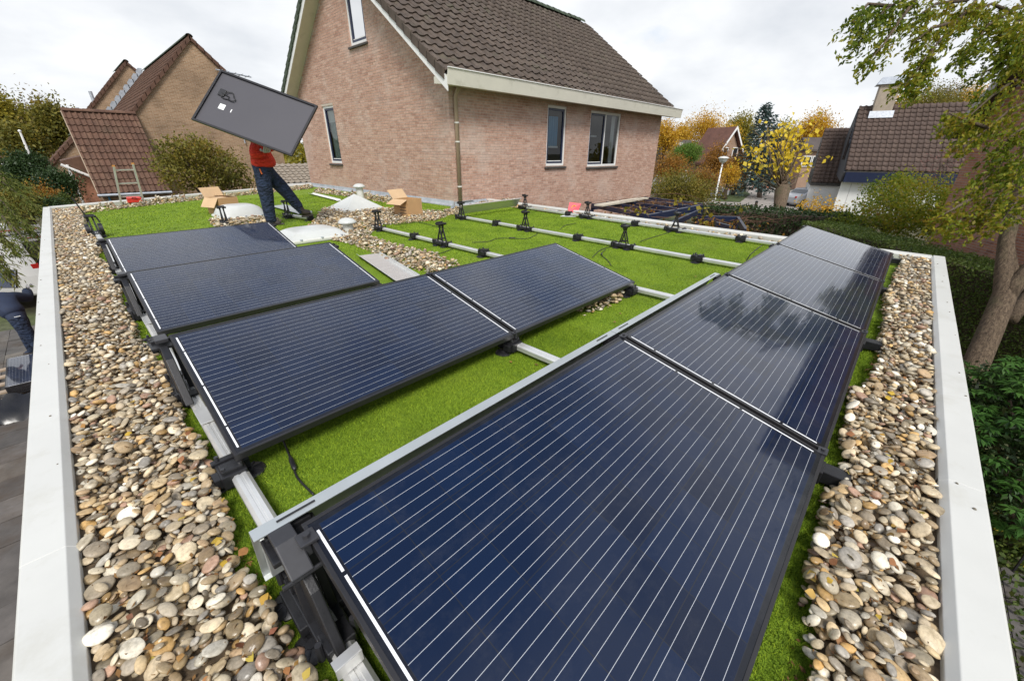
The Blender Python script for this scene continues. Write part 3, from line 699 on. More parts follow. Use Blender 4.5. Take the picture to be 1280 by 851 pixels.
HIY = [y + PW * CT for y in ROWY]; rname = ['four-panel row', 'two-panel row', 'single middle panel', 'panel before the man']
for r in range(4):
    for k in range(ROWN[r] + 1):
        x = ROWX[r] + k * PITCH - .012 if k else ROWX[r] - .02
        if r == 0 and k > 2: x = railx(k, HIY[0])
        place(tw0, 0, (x, HIY[r] + .02, 0), 'black tower under the high edge of the %s, on the %s rail' % (rname[r], ['first', 'second', 'third', 'fourth', 'fifth'][k]))
        place(cp0, 1, (x, ROWY[r] + .06, 0), 'black coupler under the low edge of the %s, on the %s rail' % (rname[r], ['first', 'second', 'third', 'fourth', 'fifth'][k]))
openT = {2: [(5.25, 'in the middle of the rail past the cardboard box'), (7.05, 'at the pebble end of the rail past the cardboard box')],
         3: [(3.27, 'on the open turf rail, with the long row before it'), (5.22, 'halfway along the open turf rail'), (7.02, 'beside the drainpipe, holding the loose wind plate')],
         4: [(3.30, 'on the far coping rail, in front of the pergola beam'), (5.25, 'on the far coping rail, by the red booklet'), (7.14, 'on the coping rail, at the end of the wind plate')]}
openC = {2: [(5.95, 'between the two towers past the cardboard box'), (4.35, 'at the brown-tinted panel corner rail')], 3: [(2.20, 'on the open turf rail, towards the long row'), (4.07, 'on the open turf rail, between two towers'), (5.96, 'on the open turf rail, near the wind plate')],
         4: [(2.20, 'on the far coping rail, towards the hedge'), (4.09, 'on the far coping rail, between two towers'), (5.75, 'on the far coping rail, beside the red booklet')]}
for k in openT:
    for y, s in openT[k]: place(tw0, 0, (railx(k, y), y, 0), 'free black tower ' + s, random.gauss(0, .04))
    for y, s in openC[k]: place(cp0, 1, (railx(k, y), y, 0), 'low black coupler ' + s, random.gauss(0, .04))
place(tw0, 0, (.27, 9.6, 0), 'black tower with a cable reel and upright rod beside the pebble strip')
place(tw0, 0, (1.98, 9.46, 0), 'lone black tower standing beside the white roof dome')
place(tw0, 0, (3.13, 9.65, 0), 'black tower by the stepping foot of the man')
place(cp0, 1, (3.30, 8.95, 0), 'low black coupler under the raised boot of the man')
# short rail at the man's foot
rt_ = root('mounting_rail', (3.13, 9.65, 0), 'short aluminium rail between a tower and a coupler by the boot', 'rail', 'mounting rails on the turf', world=True)
MB().beam((3.12, 9.72, .052), (3.31, 8.9, .052), .062, .042).build('tube', M['alu'], rt_, bevel=.004)
# ---- the bracket at the open end of the long row
y1 = HIY[0]; zt = H0 + PW * ST
br = root('end_bracket', (.25, y1, 0), 'black bracket with bolted clamp at the open end of the long row', 'bracket', world=True)
mb = MB(); mb.prism([(.225, y1 + .075, zt - .004), (.225, y1 - .02, zt - .004), (.225, y1 - .10, zt - .055), (.225, y1 - .085, zt - .075), (.225, y1 + .0, zt - .03), (.225, y1 + .075, zt - .022)], (.055, 0, 0)); mb.build('arm', M['black_metal'], br, bevel=.004)
mb = MB(); mb.prism([(.252, y1 - .02, .30), (.252, y1 - .10, .24), (.252, y1 - .20, .075), (.252, y1 + .02, .075)], (.026, 0, 0)); mb.build('web', M['plastic'], br, bevel=.004)
mb = MB(); mb.box((.292, y1 - .045, zt - .008), (.045, .045, .010)); mb.box((.285, y1 - .045, zt - .03), (.018, .03, .045)); c_ = mb.build('clamp', M['black_metal'], br, bevel=.002)
MB().tube([(.292, y1 - .045, zt - .004), (.292, y1 - .045, zt + .008)], .0095, 6).build('bolt', M['black_metal'], c_)
MB().tube([(.205, y1 - .092, zt - .066), (.30, y1 - .092, zt - .066)], .007, 8).build('pin', M['plastic'], br)
MB().tube([(.198, y1 + .068, zt - .012), (.23, y1 + .068, zt - .012)], .005, 8).build('pin', M['plastic'], br)
mb = MB(); mb.prism([(.212, y1 + .10, .30), (.212, y1 + .13, .12), (.212, y1 + .17, .10), (.212, y1 + .11, .31)], (.05, 0, 0)); mb.build('deflector_stay', M['alu_dull'], br)
mb = MB(); mb.beam((.232, y1 - .22, .115), (.30, y1 - .22, .115), .026, .004); mb.beam((.232, y1 - .234, .096), (.30, y1 - .234, .096), .003, .04); mb.build('cross_strip', M['alu'], br)
mb = MB(); mb.box((.275, y1 - .42, .079), (.058, .16, .006)); pl = mb.build('rail_plate', M['alu'], br, bevel=.002)
mb = MB(); mb.box((.262, y1 - .385, .0835), (.040, .012, .004)); mb.box((.272, y1 - .405, .0835), (.012, .030, .004)); mb.build('slot', M['plastic'], pl)
MB().box((.278, y1 - .452, .0832), (.030, .032, .0012)).build('label', M['sticker'], pl)
mb = MB(); mb.box((.236, y1 - .44, .06), (.018, .055, .055)); mb.box((.25, y1 - .43, .087), (.03, .02, .008)); mb.build('clip', M['plastic'], br, bevel=.003)
# side arms and grey clamps on the other row ends
for r, nm in ((1, 'the two-panel row'), (2, 'the single panel behind the two-panel row'), (3, 'the single panel before the man')):
    y_ = HIY[r]; b2 = root('end_bracket', (.25, y_, 0), 'black side bracket at the pebble-strip end of ' + nm, 'bracket', 'side brackets', world=True)
    mb = MB(); mb.prism([(.225, y_ - .03, .335), (.225, y_ - .12, .29), (.225, y_ - .28, .085), (.225, y_ - .02, .075), (.225, y_ + .03, .2)], (.035, 0, 0)); mb.build('web', M['plastic'], b2, bevel=.004)  # black web shaped as both the support and the shade beneath the panel
    mb = MB(); mb.box((.245, y_ + .01, zt - .014), (.055, .09, .020)); mb.build('clamp', M['black_metal'], b2, bevel=.003)
    mb = MB(); mb.box((.27, y_ - .42, .079), (.058, .16, .006)); mb.build('rail_plate', M['alu'], b2, bevel=.002)
# clamps between neighbouring panels
def mid_clamp(r, k, hi):
    y_, z_ = (HIY[r] - .012, zt - .003) if hi else (ROWY[r] + .012, H0 + .001)
    t = root('panel_clamp', (ROWX[r] + k * PITCH - .0115, y_, z_), 'small black clamp at the %s edge of the %s, in its %s joint' % ('high' if hi else 'low', rname[r], ['', 'first', 'second', 'third'][k]), 'clamp', 'clamps between panels')
    mb = MB(); mb.box((0, 0, .003), (.05, .034, .006)); mb.box((0, 0, -.02), (.016, .03, .04)); mb.build('plate', M['black_metal'], t, bevel=.0015)
    MB().tube([(0, 0, .006), (0, 0, .014)], .0075, 6).build('bolt', M['black_metal'], t)
for k in (1, 2, 3): mid_clamp(0, k, True); mid_clamp(0, k, False)
mid_clamp(1, 1, True); mid_clamp(1, 1, False)
# dark strips in the joints
# ---- wind deflectors behind the long row
def deflector(x0, x1, y, lab, z1=None):
    z1 = z1 or zt
    t = root('wind_deflector', (x0, y, 0), lab, 'deflector', 'wind deflector plates', world=True)
    prof = [(y + .035, z1 - .004), (y + .075, z1 - .002), (y + .079, z1 - .006), (y + .20, .085), (y + .205, .065), (y + .185, .06), (y + .183, .063), (y + .198, .07), (y + .194, .083), (y + .074, z1 - .006), (y + .036, z1 - .008)]
    MB().prism([(x0, a, b) for a, b in prof], (x1 - x0, 0, 0)).build('sheet', M['alu_dull'], t)
    mb = MB()
    for xa in (x0 + .06, x1 - .16): mb.box((xa + .05, y + .056, z1 - .002), (.10, .006, .003))
    mb.build('slot', M['plastic'], t)
deflector(.195, 1.962, y1, 'grey aluminium wind deflector along the first half of the long row')
deflector(1.966, 3.60, y1, 'grey aluminium wind deflector along the second panel of the long row')
# loose plates
def plate(a, b, w_, lab, mat='alu_dull', z=.02, fold=.04, tilt=0):
    a, b = Vector(a), Vector(b); d = (b - a); n_ = d.normalized().cross(Vector((0, 0, 1)))
    t = root('metal_plate', a, lab, 'metal plate', None, world=True); up = Vector((0, 0, 1))
    pr = [(-w_ / 2, 0), (-w_ / 2 + .01, fold), (-w_ / 2 + .012, fold - .002), (-w_ / 2 + .004, .003), (0, .003 + tilt), (w_ / 2, .003), (w_ / 2 + .03, fold * .7), (w_ / 2 + .032, fold * .7 - .002), (w_ / 2 + .003, 0)]
    MB().prism([a + n_ * q + up * (h + z) for q, h in pr], d).build('sheet', M[mat], t)
plate(onz(462, 320, 0), onz(512, 352, 0), .26, 'loose pale aluminium sheet lying on the turf behind the two-panel row', 'alu')
plate(onz(345, 258, 0), onz(382, 268, 0), .30, 'loose aluminium tray lying on the turf by the stepping boot')
plate(onz(389, 243, 0), onz(424, 252, 0), .12, 'narrow white metal strip lying before the pyramid skylight', 'white_paint')
t = root('wind_deflector', (5.75, 7.1, 0), 'greenish aluminium wind plate leaning between two free-standing towers by the brick wall', 'deflector', 'wind deflector plates', world=True)
a, b = Vector((railx(3, 7.05) + .08, 7.08, .27)), Vector((railx(4, 7.14) - .08, 7.2, .27))
MB().add([a, b, b + Vector((0, -.05, -.012)), a + Vector((0, -.05, -.012)), a + Vector((0, .14, -.2)), b + Vector((0, .14, -.2))], [(0, 1, 2, 3), (0, 4, 5, 1)]).build('sheet', M['alu'], t).modifiers.new('s', 'SOLIDIFY').thickness = .002
plate((6.35, 8.3, 0), (7.7, 8.45, 0), .14, 'dark grey metal strip lying on the pebbles against the brick wall', 'lead', .03)
# reel and rod at the far support
t = root('cable_reel', (.27, 9.6, .33), 'black cable reel with carrying handle and upright rod at the turf corner', 'cable reel', world=True)
MB().tube([(.17, 9.6, .12), (.22, 9.6, .12)], .09, 20).build('drum', M['plastic'], t, auto=True)
MB().tube([(.32, 9.6, .12), (.37, 9.6, .12)], .09, 20).build('drum', M['plastic'], t, auto=True)
MB().tube([(.22, 9.62, .24), (.24, 9.64, .31), (.34, 9.64, .31), (.36, 9.6, .22)], .012, 6).build('handle', M['plastic'], t)
MB().tube([(.24, 9.62, .31), (.17, 9.66, .60)], .010, 6).build('rod', M['plastic'], t)
# ---- cables on the turf
def cable(pts, lab, conn=None, r=.0045):
    P = [onz(a, b, .012) for a, b in pts]; Q = []
    for i in range(len(P) - 1):
        p0, p1, p2, p3 = P[max(i - 1, 0)], P[i], P[i + 1], P[min(i + 2, len(P) - 1)]
        for j in range(6):
            u = j / 6; Q.append(.5 * ((2 * p1) + (p2 - p0) * u + (2 * p0 - 5 * p1 + 4 * p2 - p3) * u * u + (3 * p1 - p0 - 3 * p2 + p3) * u ** 3))
    Q.append(P[-1]); t = root('solar_cable', P[0], lab, 'cable', 'black cables on the turf', world=True)
    MB().tube(Q, r, 6).build('wire', M['cable'], t, smooth=True)
    if conn is not None:
        c = P[conn]; d = (P[min(conn + 1, len(P) - 1)] - P[max(conn - 1, 0)]).normalized()
        z = Vector((0, 0, .006)); MB().tube([c - d * .05 + z, c - d * .02 + z, c + z, c + d * .03 + z, c + d * .05 + z], [.007, .011, .010, .011, .007], 8).build('connector', M['plastic'], t, smooth=True)
cable([(352, 545), (358, 560), (366, 580), (372, 597), (392, 618)], 'black cable with plug hanging from the two-panel row onto the turf', 2)
cable([(492, 282), (520, 278), (545, 283), (557, 286)], 'thin black cable between the cardboard box and the first free tower')
cable([(590, 303), (610, 302), (622, 298), (640, 298), (660, 298), (672, 292)], 'wavy black cable with plug between two free-standing towers', 3)
cable([(530, 320), (550, 317), (568, 310)], 'black cable from the pebbles to a free-standing tower')
cable([(740, 322), (752, 312), (775, 305), (765, 300), (735, 297)], 'black cable trailing from the brown-tinted panel to the rail')
cable([(757, 312), (752, 318), (760, 326), (764, 332)], 'short looped black cable with plug beside the brown-tinted panel', 1)
cable([(800, 302), (815, 297), (838, 290)], 'straight black cable crossing the far strip of turf')
cable([(700, 287), (706, 282), (720, 279)], 'short dark cable crossing the turf by the red booklet')
t = root('solar_cable', onz(933, 326, 0), 'black cable end standing up by the joint of the long row', 'cable', 'black cables on the turf', world=True)
p = onz(933, 326, 0); MB().tube([p, p + Vector((.02, -.02, .08)), p + Vector((.10, -.08, .17)), p + Vector((.13, -.10, .19))], .006, 6).build('wire', M['cable'], t)
# ================================================================== things standing on the roof
# pyramid skylight
c = Vector((4.72, 9.85, 0)); t = root('pyramid_skylight', c, 'grey-white pyramid skylight on a low kerb among pebbles', 'skylight', rotz=rad(0))
h = .50
MB().prism([(-h, -h, 0), (h, -h, 0), (h, h, 0), (-h, h, 0)], (0, 0, .05)).build('kerb', M['vent'], t, bevel=.01)
MB().add([(-h + .03, -h + .03, .051), (h - .03, -h + .03, .051), (h - .03, h - .03, .051), (-h + .03, h - .03, .051), (0, 0, .36)], [(0, 1, 4), (1, 2, 4), (2, 3, 4), (3, 0, 4), (3, 2, 1, 0)]).build('pyramid', M['dome'], t, bevel=.012)
for i, (x, y) in enumerate(((-.44, -.2), (-.44, .2), (-.2, -.44), (.2, -.44), (.44, 0), (-.44, -.44), (.44, -.44))):
    MB().lathe([(.022, 0), (.022, .014), (.01, .02)], (x, y, .055), 8).build('screw_cap', M['screw'] if 'screw' in M else M.setdefault('screw', simple('screw_cap', (.55, .25, .20), .5)), t)
def vent(c, hgt, r, lab):
    t = root('roof_vent', c, lab, 'vent')
    MB().tube([(0, 0, 0), (0, 0, hgt)], r, 16).build('pipe', M['vent'], t, auto=True)
    MB().lathe([(r * 1.05, 0), (r * 1.7, .012), (r * 1.8, .035), (r * 1.55, .055), (r * 1.1, .085), (r * .4, .1)], (0, 0, hgt), 18).build('cap', M['dome'], t, smooth=True)
vent((5.22, 10.55, 0), .42, .085, 'pale vent pipe with round cap standing behind the pyramid skylight')
vent((3.25, 7.25, 0), .14, .085, 'short mushroom-shaped roof vent among the pebbles')
def dome(c, a, b, hh, lab, rz=0):
    t = root('roof_dome', c, lab, 'roof dome', rotz=rz)
    MB().prism([(-a, -b, 0), (a, -b, 0), (a, b, 0), (-a, b, 0)], (0, 0, .06)).build('kerb', M['vent'], t, bevel=.02)
    mb = MB(); n = 12; V = []
    for i in range(n + 1):
        for j in range(n + 1):
            u, v = -1 + 2 * i / n, -1 + 2 * j / n; k = (1 - u ** 4) * (1 - v ** 4); V.append((u * a * .95, v * b * .95, .058 + hh * k ** .5))
    mb.add(V, [(i * (n + 1) + j, (i + 1) * (n + 1) + j, (i + 1) * (n + 1) + j + 1, i * (n + 1) + j + 1) for i in range(n) for j in range(n)])
    mb.build('dome_shell', M['dome'], t, smooth=True)
    for x in (-.7, 0, .7): MB().lathe([(.02, 0), (.02, .02)], (x * a, -b * .97, .05), 8).build('bolt', M['lead'], t)
dome((2.62, 7.2, 0), .44, .40, .11, 'white acrylic roof dome half hidden behind the single panel')
dome((2.48, 10.45, 0), .42, .42, .20, 'white acrylic roof dome by the left cardboard box')
# cardboard boxes
def carton(c, sx, sy, sz, rz, flaps, lab):
    t = root('cardboard_box', c, lab, 'box', 'open cardboard boxes', rotz=rz)
    mb = MB(); x, y = sx / 2, sy / 2; th = .006
    for a, b in (((-x, -y, 0), (x, -y + th, sz)), ((-x, y - th, 0), (x, y, sz)), ((-x, -y + th, 0), (-x + th, y - th, sz)), ((x - th, -y + th, 0), (x, y - th, sz)), ((-x + th, -y + th, 0), (x - th, y - th, th))): mb.box2(a, b)
    body = mb.build('carton', M['card'], t)
    for side, ang in flaps:
        f = MB(); ln = .22
        ax = {'-x': ((-x, -y, sz), (-x, y, sz), (-1, 0)), '+x': ((x, -y, sz), (x, y, sz), (1, 0)), '-y': ((-x, -y, sz), (x, -y, sz), (0, -1)), '+y': ((-x, y, sz), (x, y, sz), (0, 1))}[side]
        o = Vector((ax[2][0] * math.cos(rad(ang)), ax[2][1] * math.cos(rad(ang)), math.sin(rad(ang)))) * ln
        p, q = Vector(ax[0]), Vector(ax[1]); f.add([p, q, q + o, p + o], [(0, 1, 2, 3)])
        fo = f.build('flap', M['card_in'], t); fo.modifiers.new('s', 'SOLIDIFY').thickness = .005
    pr = MB()
    for k in range(3): pr.box((-x - .0008, -y * .3, sz * (.25 + .16 * k)), (.0012, sy * .45, .022))
    pr.build('print', M['card_ink'] if 'card_ink' in M else M.setdefault('card_ink', simple('carton_ink', (.16, .10, .06), .8)), t)
carton((2.42, 11.35, 0), .42, .44, .33, rad(20), (('-x', -55), ('+y', 60), ('-y', 178), ('+x', 170)), 'open cardboard box with hanging flaps beside the white dome')
carton((5.02, 8.12, 0), .42, .40, .36, rad(12), (('-x', -22), ('+y', 48)), 'open cardboard box with raised flaps near the corner of the brick wall')
# red booklet and white sheet
t = root('booklet', onz(712, 267, 0), 'red booklet with a yellow mark and a white sheet lying open on the turf', 'booklet', world=True)
b0 = [onz(699, 271, .03), onz(722, 272, .03)]
p0 = onz(712, 268, .012)
f = (p0 - CAM); f.z = 0; f.normalize(); s_ = f.cross(Vector((0, 0, 1)))
MB().add([p0 - s_ * .20 - f * .32, p0 + s_ * .14 - f * .34, p0 + s_ * .16, p0 - s_ * .06], [(0, 1, 2, 3)]).build('sheet', M['sticker'], t).modifiers.new('s', 'SOLIDIFY').thickness = .004
q0, q1, q2, q3 = p0 - s_ * .06, p0 + s_ * .16 - f * .02, p0 + s_ * .24 + f * .12 + Vector((0, 0, .22)), p0 - s_ * .02 + f * .14 + Vector((0, 0, .24))
M['red_print'] = simple('booklet_red', (.62, .035, .06), .4); M['yellow_print'] = simple('booklet_yellow', (.75, .5, .02), .4)
cv_ = MB().add([q0, q1, q2, q3], [(0, 1, 2, 3)]).build('cover', M['red_print'], t); cv_.modifiers.new('s', 'SOLIDIFY').thickness = .004
nn = (q1 - q0).cross(q3 - q0).normalized(); nn = -nn if nn.dot(CAM - q0) < 0 else nn
cc_ = (q0 + q1 + q2 + q3) / 4 + nn * .006; e1 = (q1 - q0).normalized(); e2 = (q3 - q0).normalized()
pts = [cc_ + e1 * (.045 * math.cos(a)) + e2 * (.05 * math.sin(a) + .02) for a in [x * .35 + .6 for x in range(9)]]
mb = MB(); mb.tube(pts, .007, 6); mb.build('print_mark', M['yellow_print'], t)
# red toolbox and ladder at the far edge
t = root('toolbox', onz(169, 253, .07), 'small red plastic case on the pebbles beside the ladder', 'case')
t.scale = (.62,) * 3; MB().prism([(-.22, -.14, 0), (.22, -.14, 0), (.22, .14, 0), (-.22, .14, 0)], (0, 0, .14)).build('body', M['red'], t, bevel=.02)
MB().prism([(-.23, -.15, .141), (.23, -.15, .141), (.20, .12, .185), (-.20, .12, .185)], (0, 0, .03)).build('lid', M['red'], t, bevel=.012)
MB().tube([(-.06, -.15, .17), (-.06, -.19, .19), (.06, -.19, .19), (.06, -.15, .17)], .012, 6).build('handle', M['plastic'], t)
lb1, lb2 = onz(151, 252, .1), onz(179, 250, .1)
lt1, lt2 = ony(142, 208, lb1.y - .12), ony(166, 205, lb2.y - .12)
t = root('ladder', (lb1 + lb2) / 2 + Vector((0, 0, G)), 'aluminium ladder rising past the far roof edge before the red tiled lean-to', 'ladder', world=True)
for a, b in ((lb1, lt1), (lb2, lt2)):
    d = (b - a); bt = a - d * ((a.z - G) / d.z); MB().beam(bt, b, .035, .07, (0, 1, 0)).build('stile', M['wood_ladder'], t)
n_ = 12
for k in range(n_):
    z = max(lt1.z, lt2.z) - .13 - .30 * k; u1 = (z - lb1.z) / (lt1.z - lb1.z); u2 = (z - lb2.z) / (lt2.z - lb2.z)
    if z < G + .2: continue
    MB().beam(lb1 + (lt1 - lb1) * u1, lb2 + (lt2 - lb2) * u2, .03, .03).build('rung', M['wood_ladder'], t)
for a in (lt1, lt2): MB().box(a, (.05, .06, .05)).build('end_cap', M['cap_o'] if 'cap_o' in M else M.setdefault('cap_o', simple('ladder_cap', (.5, .22, .04), .5)), t)
# ================================================================== houses
def tile_shape(wd=.30, ln=.41, h=.045, thick=.03, lift=.034):
    xs = [0, .10, .20, .30, .40, .52, .62, .80, 1.0]; zs = [.25, .72, 1.0, .95, .55, .10, 0, .02, .22]
    V = []; n = len(xs)
    for y, lf in ((0, lift), (ln, .0)):
        for x, z in zip(xs, zs): V.append((x * (wd + .012), y, z * h + lf))
    for x, z in zip(xs, zs): V.append((x * (wd + .012), .004, z * h + lift - thick))
    F = [(i, i + 1, n + i + 1, n + i) for i in range(n - 1)] + [(i + 1, i, 2 * n + i, 2 * n + i + 1) for i in range(n - 1)]
    F += [(0, n, 2 * n), (n - 1, 2 * n + n - 1, 2 * n - 1)]
    return np.array(V), F
def frame_m(o, u, s):
    u = Vector(u).normalized(); s = Vector(s).normalized(); n = u.cross(s)
    if n.z < 0: n = -n
    return Matrix.Translation(Vector(o)) @ Matrix((u, s, n)).transposed().to_4x4(), n
def roof_slope(parent, o, u, s, ncol, nrow, wd, ex, mats, nsingle, tname='roof_tile', skip=None, shape=None, flip=False):
    """cover a slope with tiles; the ones that show largest are objects of their own"""
    V, F = shape or tile_shape(wd, ex + .065)
    Mx, n = frame_m(o, u, s)
    if Mx.to_3x3().determinant() < 0: pass
    L_ = []
    for j in range(nrow):
        for i in range(ncol):
            if skip and skip(i, j): continue
            T = Mx @ Matrix.Translation((i * wd + random.gauss(0, .002), j * ex, random.gauss(0, .002))) @ Matrix.Rotation(random.gauss(0, .006), 4, 'Z') @ Matrix.Rotation(-rad(1.0) + random.gauss(0, .006), 4, 'X')
            L_.append(T)
    L_.sort(key=lambda T: (T.translation - CAM).length)
    sing = L_[:nsingle]
    if sing:
        me = bpy.data.meshes.new(tname); me.from_pydata(V.tolist(), [], F); me.materials.append(mats[1]); me.update()
        for T in sing:
            t = obj(tname, me, parent); t.matrix_basis = T
    if L_[nsingle:]:
        me = merged_mesh(tname + 's', V, F, np.array([np.array(T)[:3] for T in L_[nsingle:]]), mats[0], smooth=False)
        t = obj(tname + '_field', me, parent); t['kind'] = 'stuff'
def brickwork(parent, o, u, length, zmin, zmax, keep, mat, nrm, back, backmat, name='brickwork', holes=None):
    """stretcher bond of real bricks standing 5 mm proud of the mortar"""
    o, u, n = Vector(o), Vector(u).normalized(), Vector(nrm).normalized(); up = Vector((0, 0, 1)); Q = []
    row = 0; z = zmin
    while z < zmax:
        x = -.11 if row % 2 else 0.0
        while x < length:
            a, b = max(x, 0), min(x + .208, length); z1 = min(z + .051, zmax)
            for h in holes or ():
                if h[2] - .03 < z + .025 < h[3] + .03 and a < h[1] and b > h[0]:
                    if a < h[0] and b > h[0]: b = h[0]
                    elif b > h[1]: a = h[1]
                    else: a = b
            if b - a > .03 and keep((a + b) / 2, z + .025, a, b):
                e = .0045 + random.gauss(0, .0012); j = random.gauss(0, .0012)
                p = [o + u * (a + j) + up * z, o + u * (b + j) + up * z, o + u * (b + j) + up * z1, o + u * (a + j) + up * z1]; q = [v + n * e for v in p]
                Q += [q, [p[0], p[1], q[1], q[0]], [p[1], p[2], q[2], q[1]], [p[2], p[3], q[3], q[2]], [p[3], p[0], q[0], q[3]]]
            x += .220
        z += .0625; row += 1
    # shared vertices per brick, so that each brick is one island
    A = np.array([[v[:] for v in f] for f in Q]).reshape(-1, 20, 3)
    B = np.concatenate([A[:, 0:4], A[:, 4:6], A[:, 12:14]], 1)   # q0..q3, p0 p1, p2 p3
    F = [(0, 1, 2, 3), (4, 5, 1, 0), (5, 6, 2, 1), (6, 7, 3, 2), (7, 4, 0, 3)]
    nB = len(B); me = bpy.data.meshes.new(name); me.from_pydata(B.reshape(-1, 3).tolist(), [], [[i + 8 * k for i in f] for k in range(nB) for f in F]); me.materials.append(mat); me.update()
    b = obj(name, me, parent); b['kind'] = 'stuff'; return b
def face_poly(parent, name, pts, mat, thick=0):
    """a flat wall sheet with UVs in metres"""
    P = [Vector(p) for p in pts]; me = bpy.data.meshes.new(name); me.from_pydata([p[:] for p in P], [], [list(range(len(P)))]); me.materials.append(mat)
    u = (P[1] - P[0]); u.z = 0; u.normalize(); uvl = me.uv_layers.new(name='UVMap')
    for i, p in enumerate(P): uvl.data[i].uv = ((p - P[0]).dot(u) , p.z + 3)
    me.update(); return obj(name, me, parent)

# ------------------------------------------------------------------ the brick house beside the flat roof
HX, HY, HX2, HY2, EZ, RZ, RY = 6.79, 8.78, 17.75, 17.5, 2.62, 5.90, 13.14
VX = HX - .36
hs = root('brick_house', (12.2, 13.1, G), 'large pinkish brick house with brown tiled gable roof rising from the flat roof', 'house', world=True)
SL = (RZ - EZ) / (RY - HY)
W1 = (10.39, 11.32, .87, 2.48); W2 = (12.62, 14.55, .81, 2.48)          # x0 x1 z0 z1 in the long wall
GW1 = (14.60, 15.42, .87, 2.56); GW2 = (12.05, 12.95, 3.86, 5.05)       # y0 y1 z0 z1 in the gable
# long wall (faces -Y): mortar sheet with openings left out
def wall_sheet(name, a0, a1, z0, z1f, holes, mk, mat):
    cuts = sorted({a0, a1, *[h[0] for h in holes], *[h[1] for h in holes], RY if name == 'gable_wall' else a0}); mb = MB()
    for c0, c1 in zip(cuts[:-1], cuts[1:]):
        hz = [h for h in holes if h[0] <= c0 + 1e-6 and h[1] >= c1 - 1e-6]
        segs = [(z0, None)]
        if hz: segs = [(z0, hz[0][2]), (hz[0][3], None)]
        for za, zb in segs:
            if zb is None: mb.add([mk(c0, za), mk(c1, za), mk(c1, z1f(c1)), mk(c0, z1f(c0))], [(0, 1, 2, 3)])
            else: mb.add([mk(c0, za), mk(c1, za), mk(c1, zb), mk(c0, zb)], [(0, 1, 2, 3)])
    # reveals
    return mb.build(name, mat, hs)
lw = wall_sheet('long_wall', HX, HX2, G, lambda x: EZ + .1, [W1, W2], lambda x, z: (x, HY, z), M['mortar'])
gwz = lambda y: EZ + .16 + SL * (min(y, 2 * RY - y) - HY)
gw = wall_sheet('gable_wall', HY, HY2, G, gwz, [GW1, GW2], lambda y, z: (HX, y, z), M['mortar'])
face_poly(hs, 'end_wall', [(HX2, HY, G), (HX2, HY2, G), (HX2, HY2, EZ), (HX2, RY, RZ), (HX2, HY, EZ)], M['brick_far'])
face_poly(hs, 'back_wall', [(HX2, HY2, G), (HX, HY2, G), (HX, HY2, EZ), (HX2, HY2, EZ)], M['brick_far'])
def free(h, a, b, z): return not (a < h[1] - .02 and b > h[0] + .02 and h[2] - .03 < z < h[3] + .02)
brickwork(lw, (HX - .002, HY, 0), (1, 0, 0), HX2 - HX, -1.0, EZ + .09, lambda c, z, a, b: True, M['brick'], (0, -1, 0), None, None, holes=[(h[0] - HX, h[1] - HX, h[2], h[3]) for h in (W1, W2)])
brickwork(gw, (HX, HY, 0), (0, 1, 0), HY2 - HY, -.3125, RZ, lambda c, z, a, b: z < gwz(HY + c) - .02, M['brick'], (-1, 0, 0), None, None, holes=[(h[0] - HY, h[1] - HY, h[2], h[3]) for h in (GW1, GW2)])
# lead flashing along the gable foot
MB().prism([(HX - .012, HY - .01, .0), (HX - .012, HY - .01, .13), (HX - .03, HY - .01, .06), (HX - .10, HY - .01, .02), (HX - .10, HY - .01, .0)], (0, HY2 - HY, 0)).build('flashing', M['lead'], gw)
MB().prism([(HX, HY - .012, 0), (HX, HY - .012, .11), (HX, HY - .03, .05), (HX, HY - .07, .0)], (1.1, 0, 0)).build('flashing', M['lead'], lw)
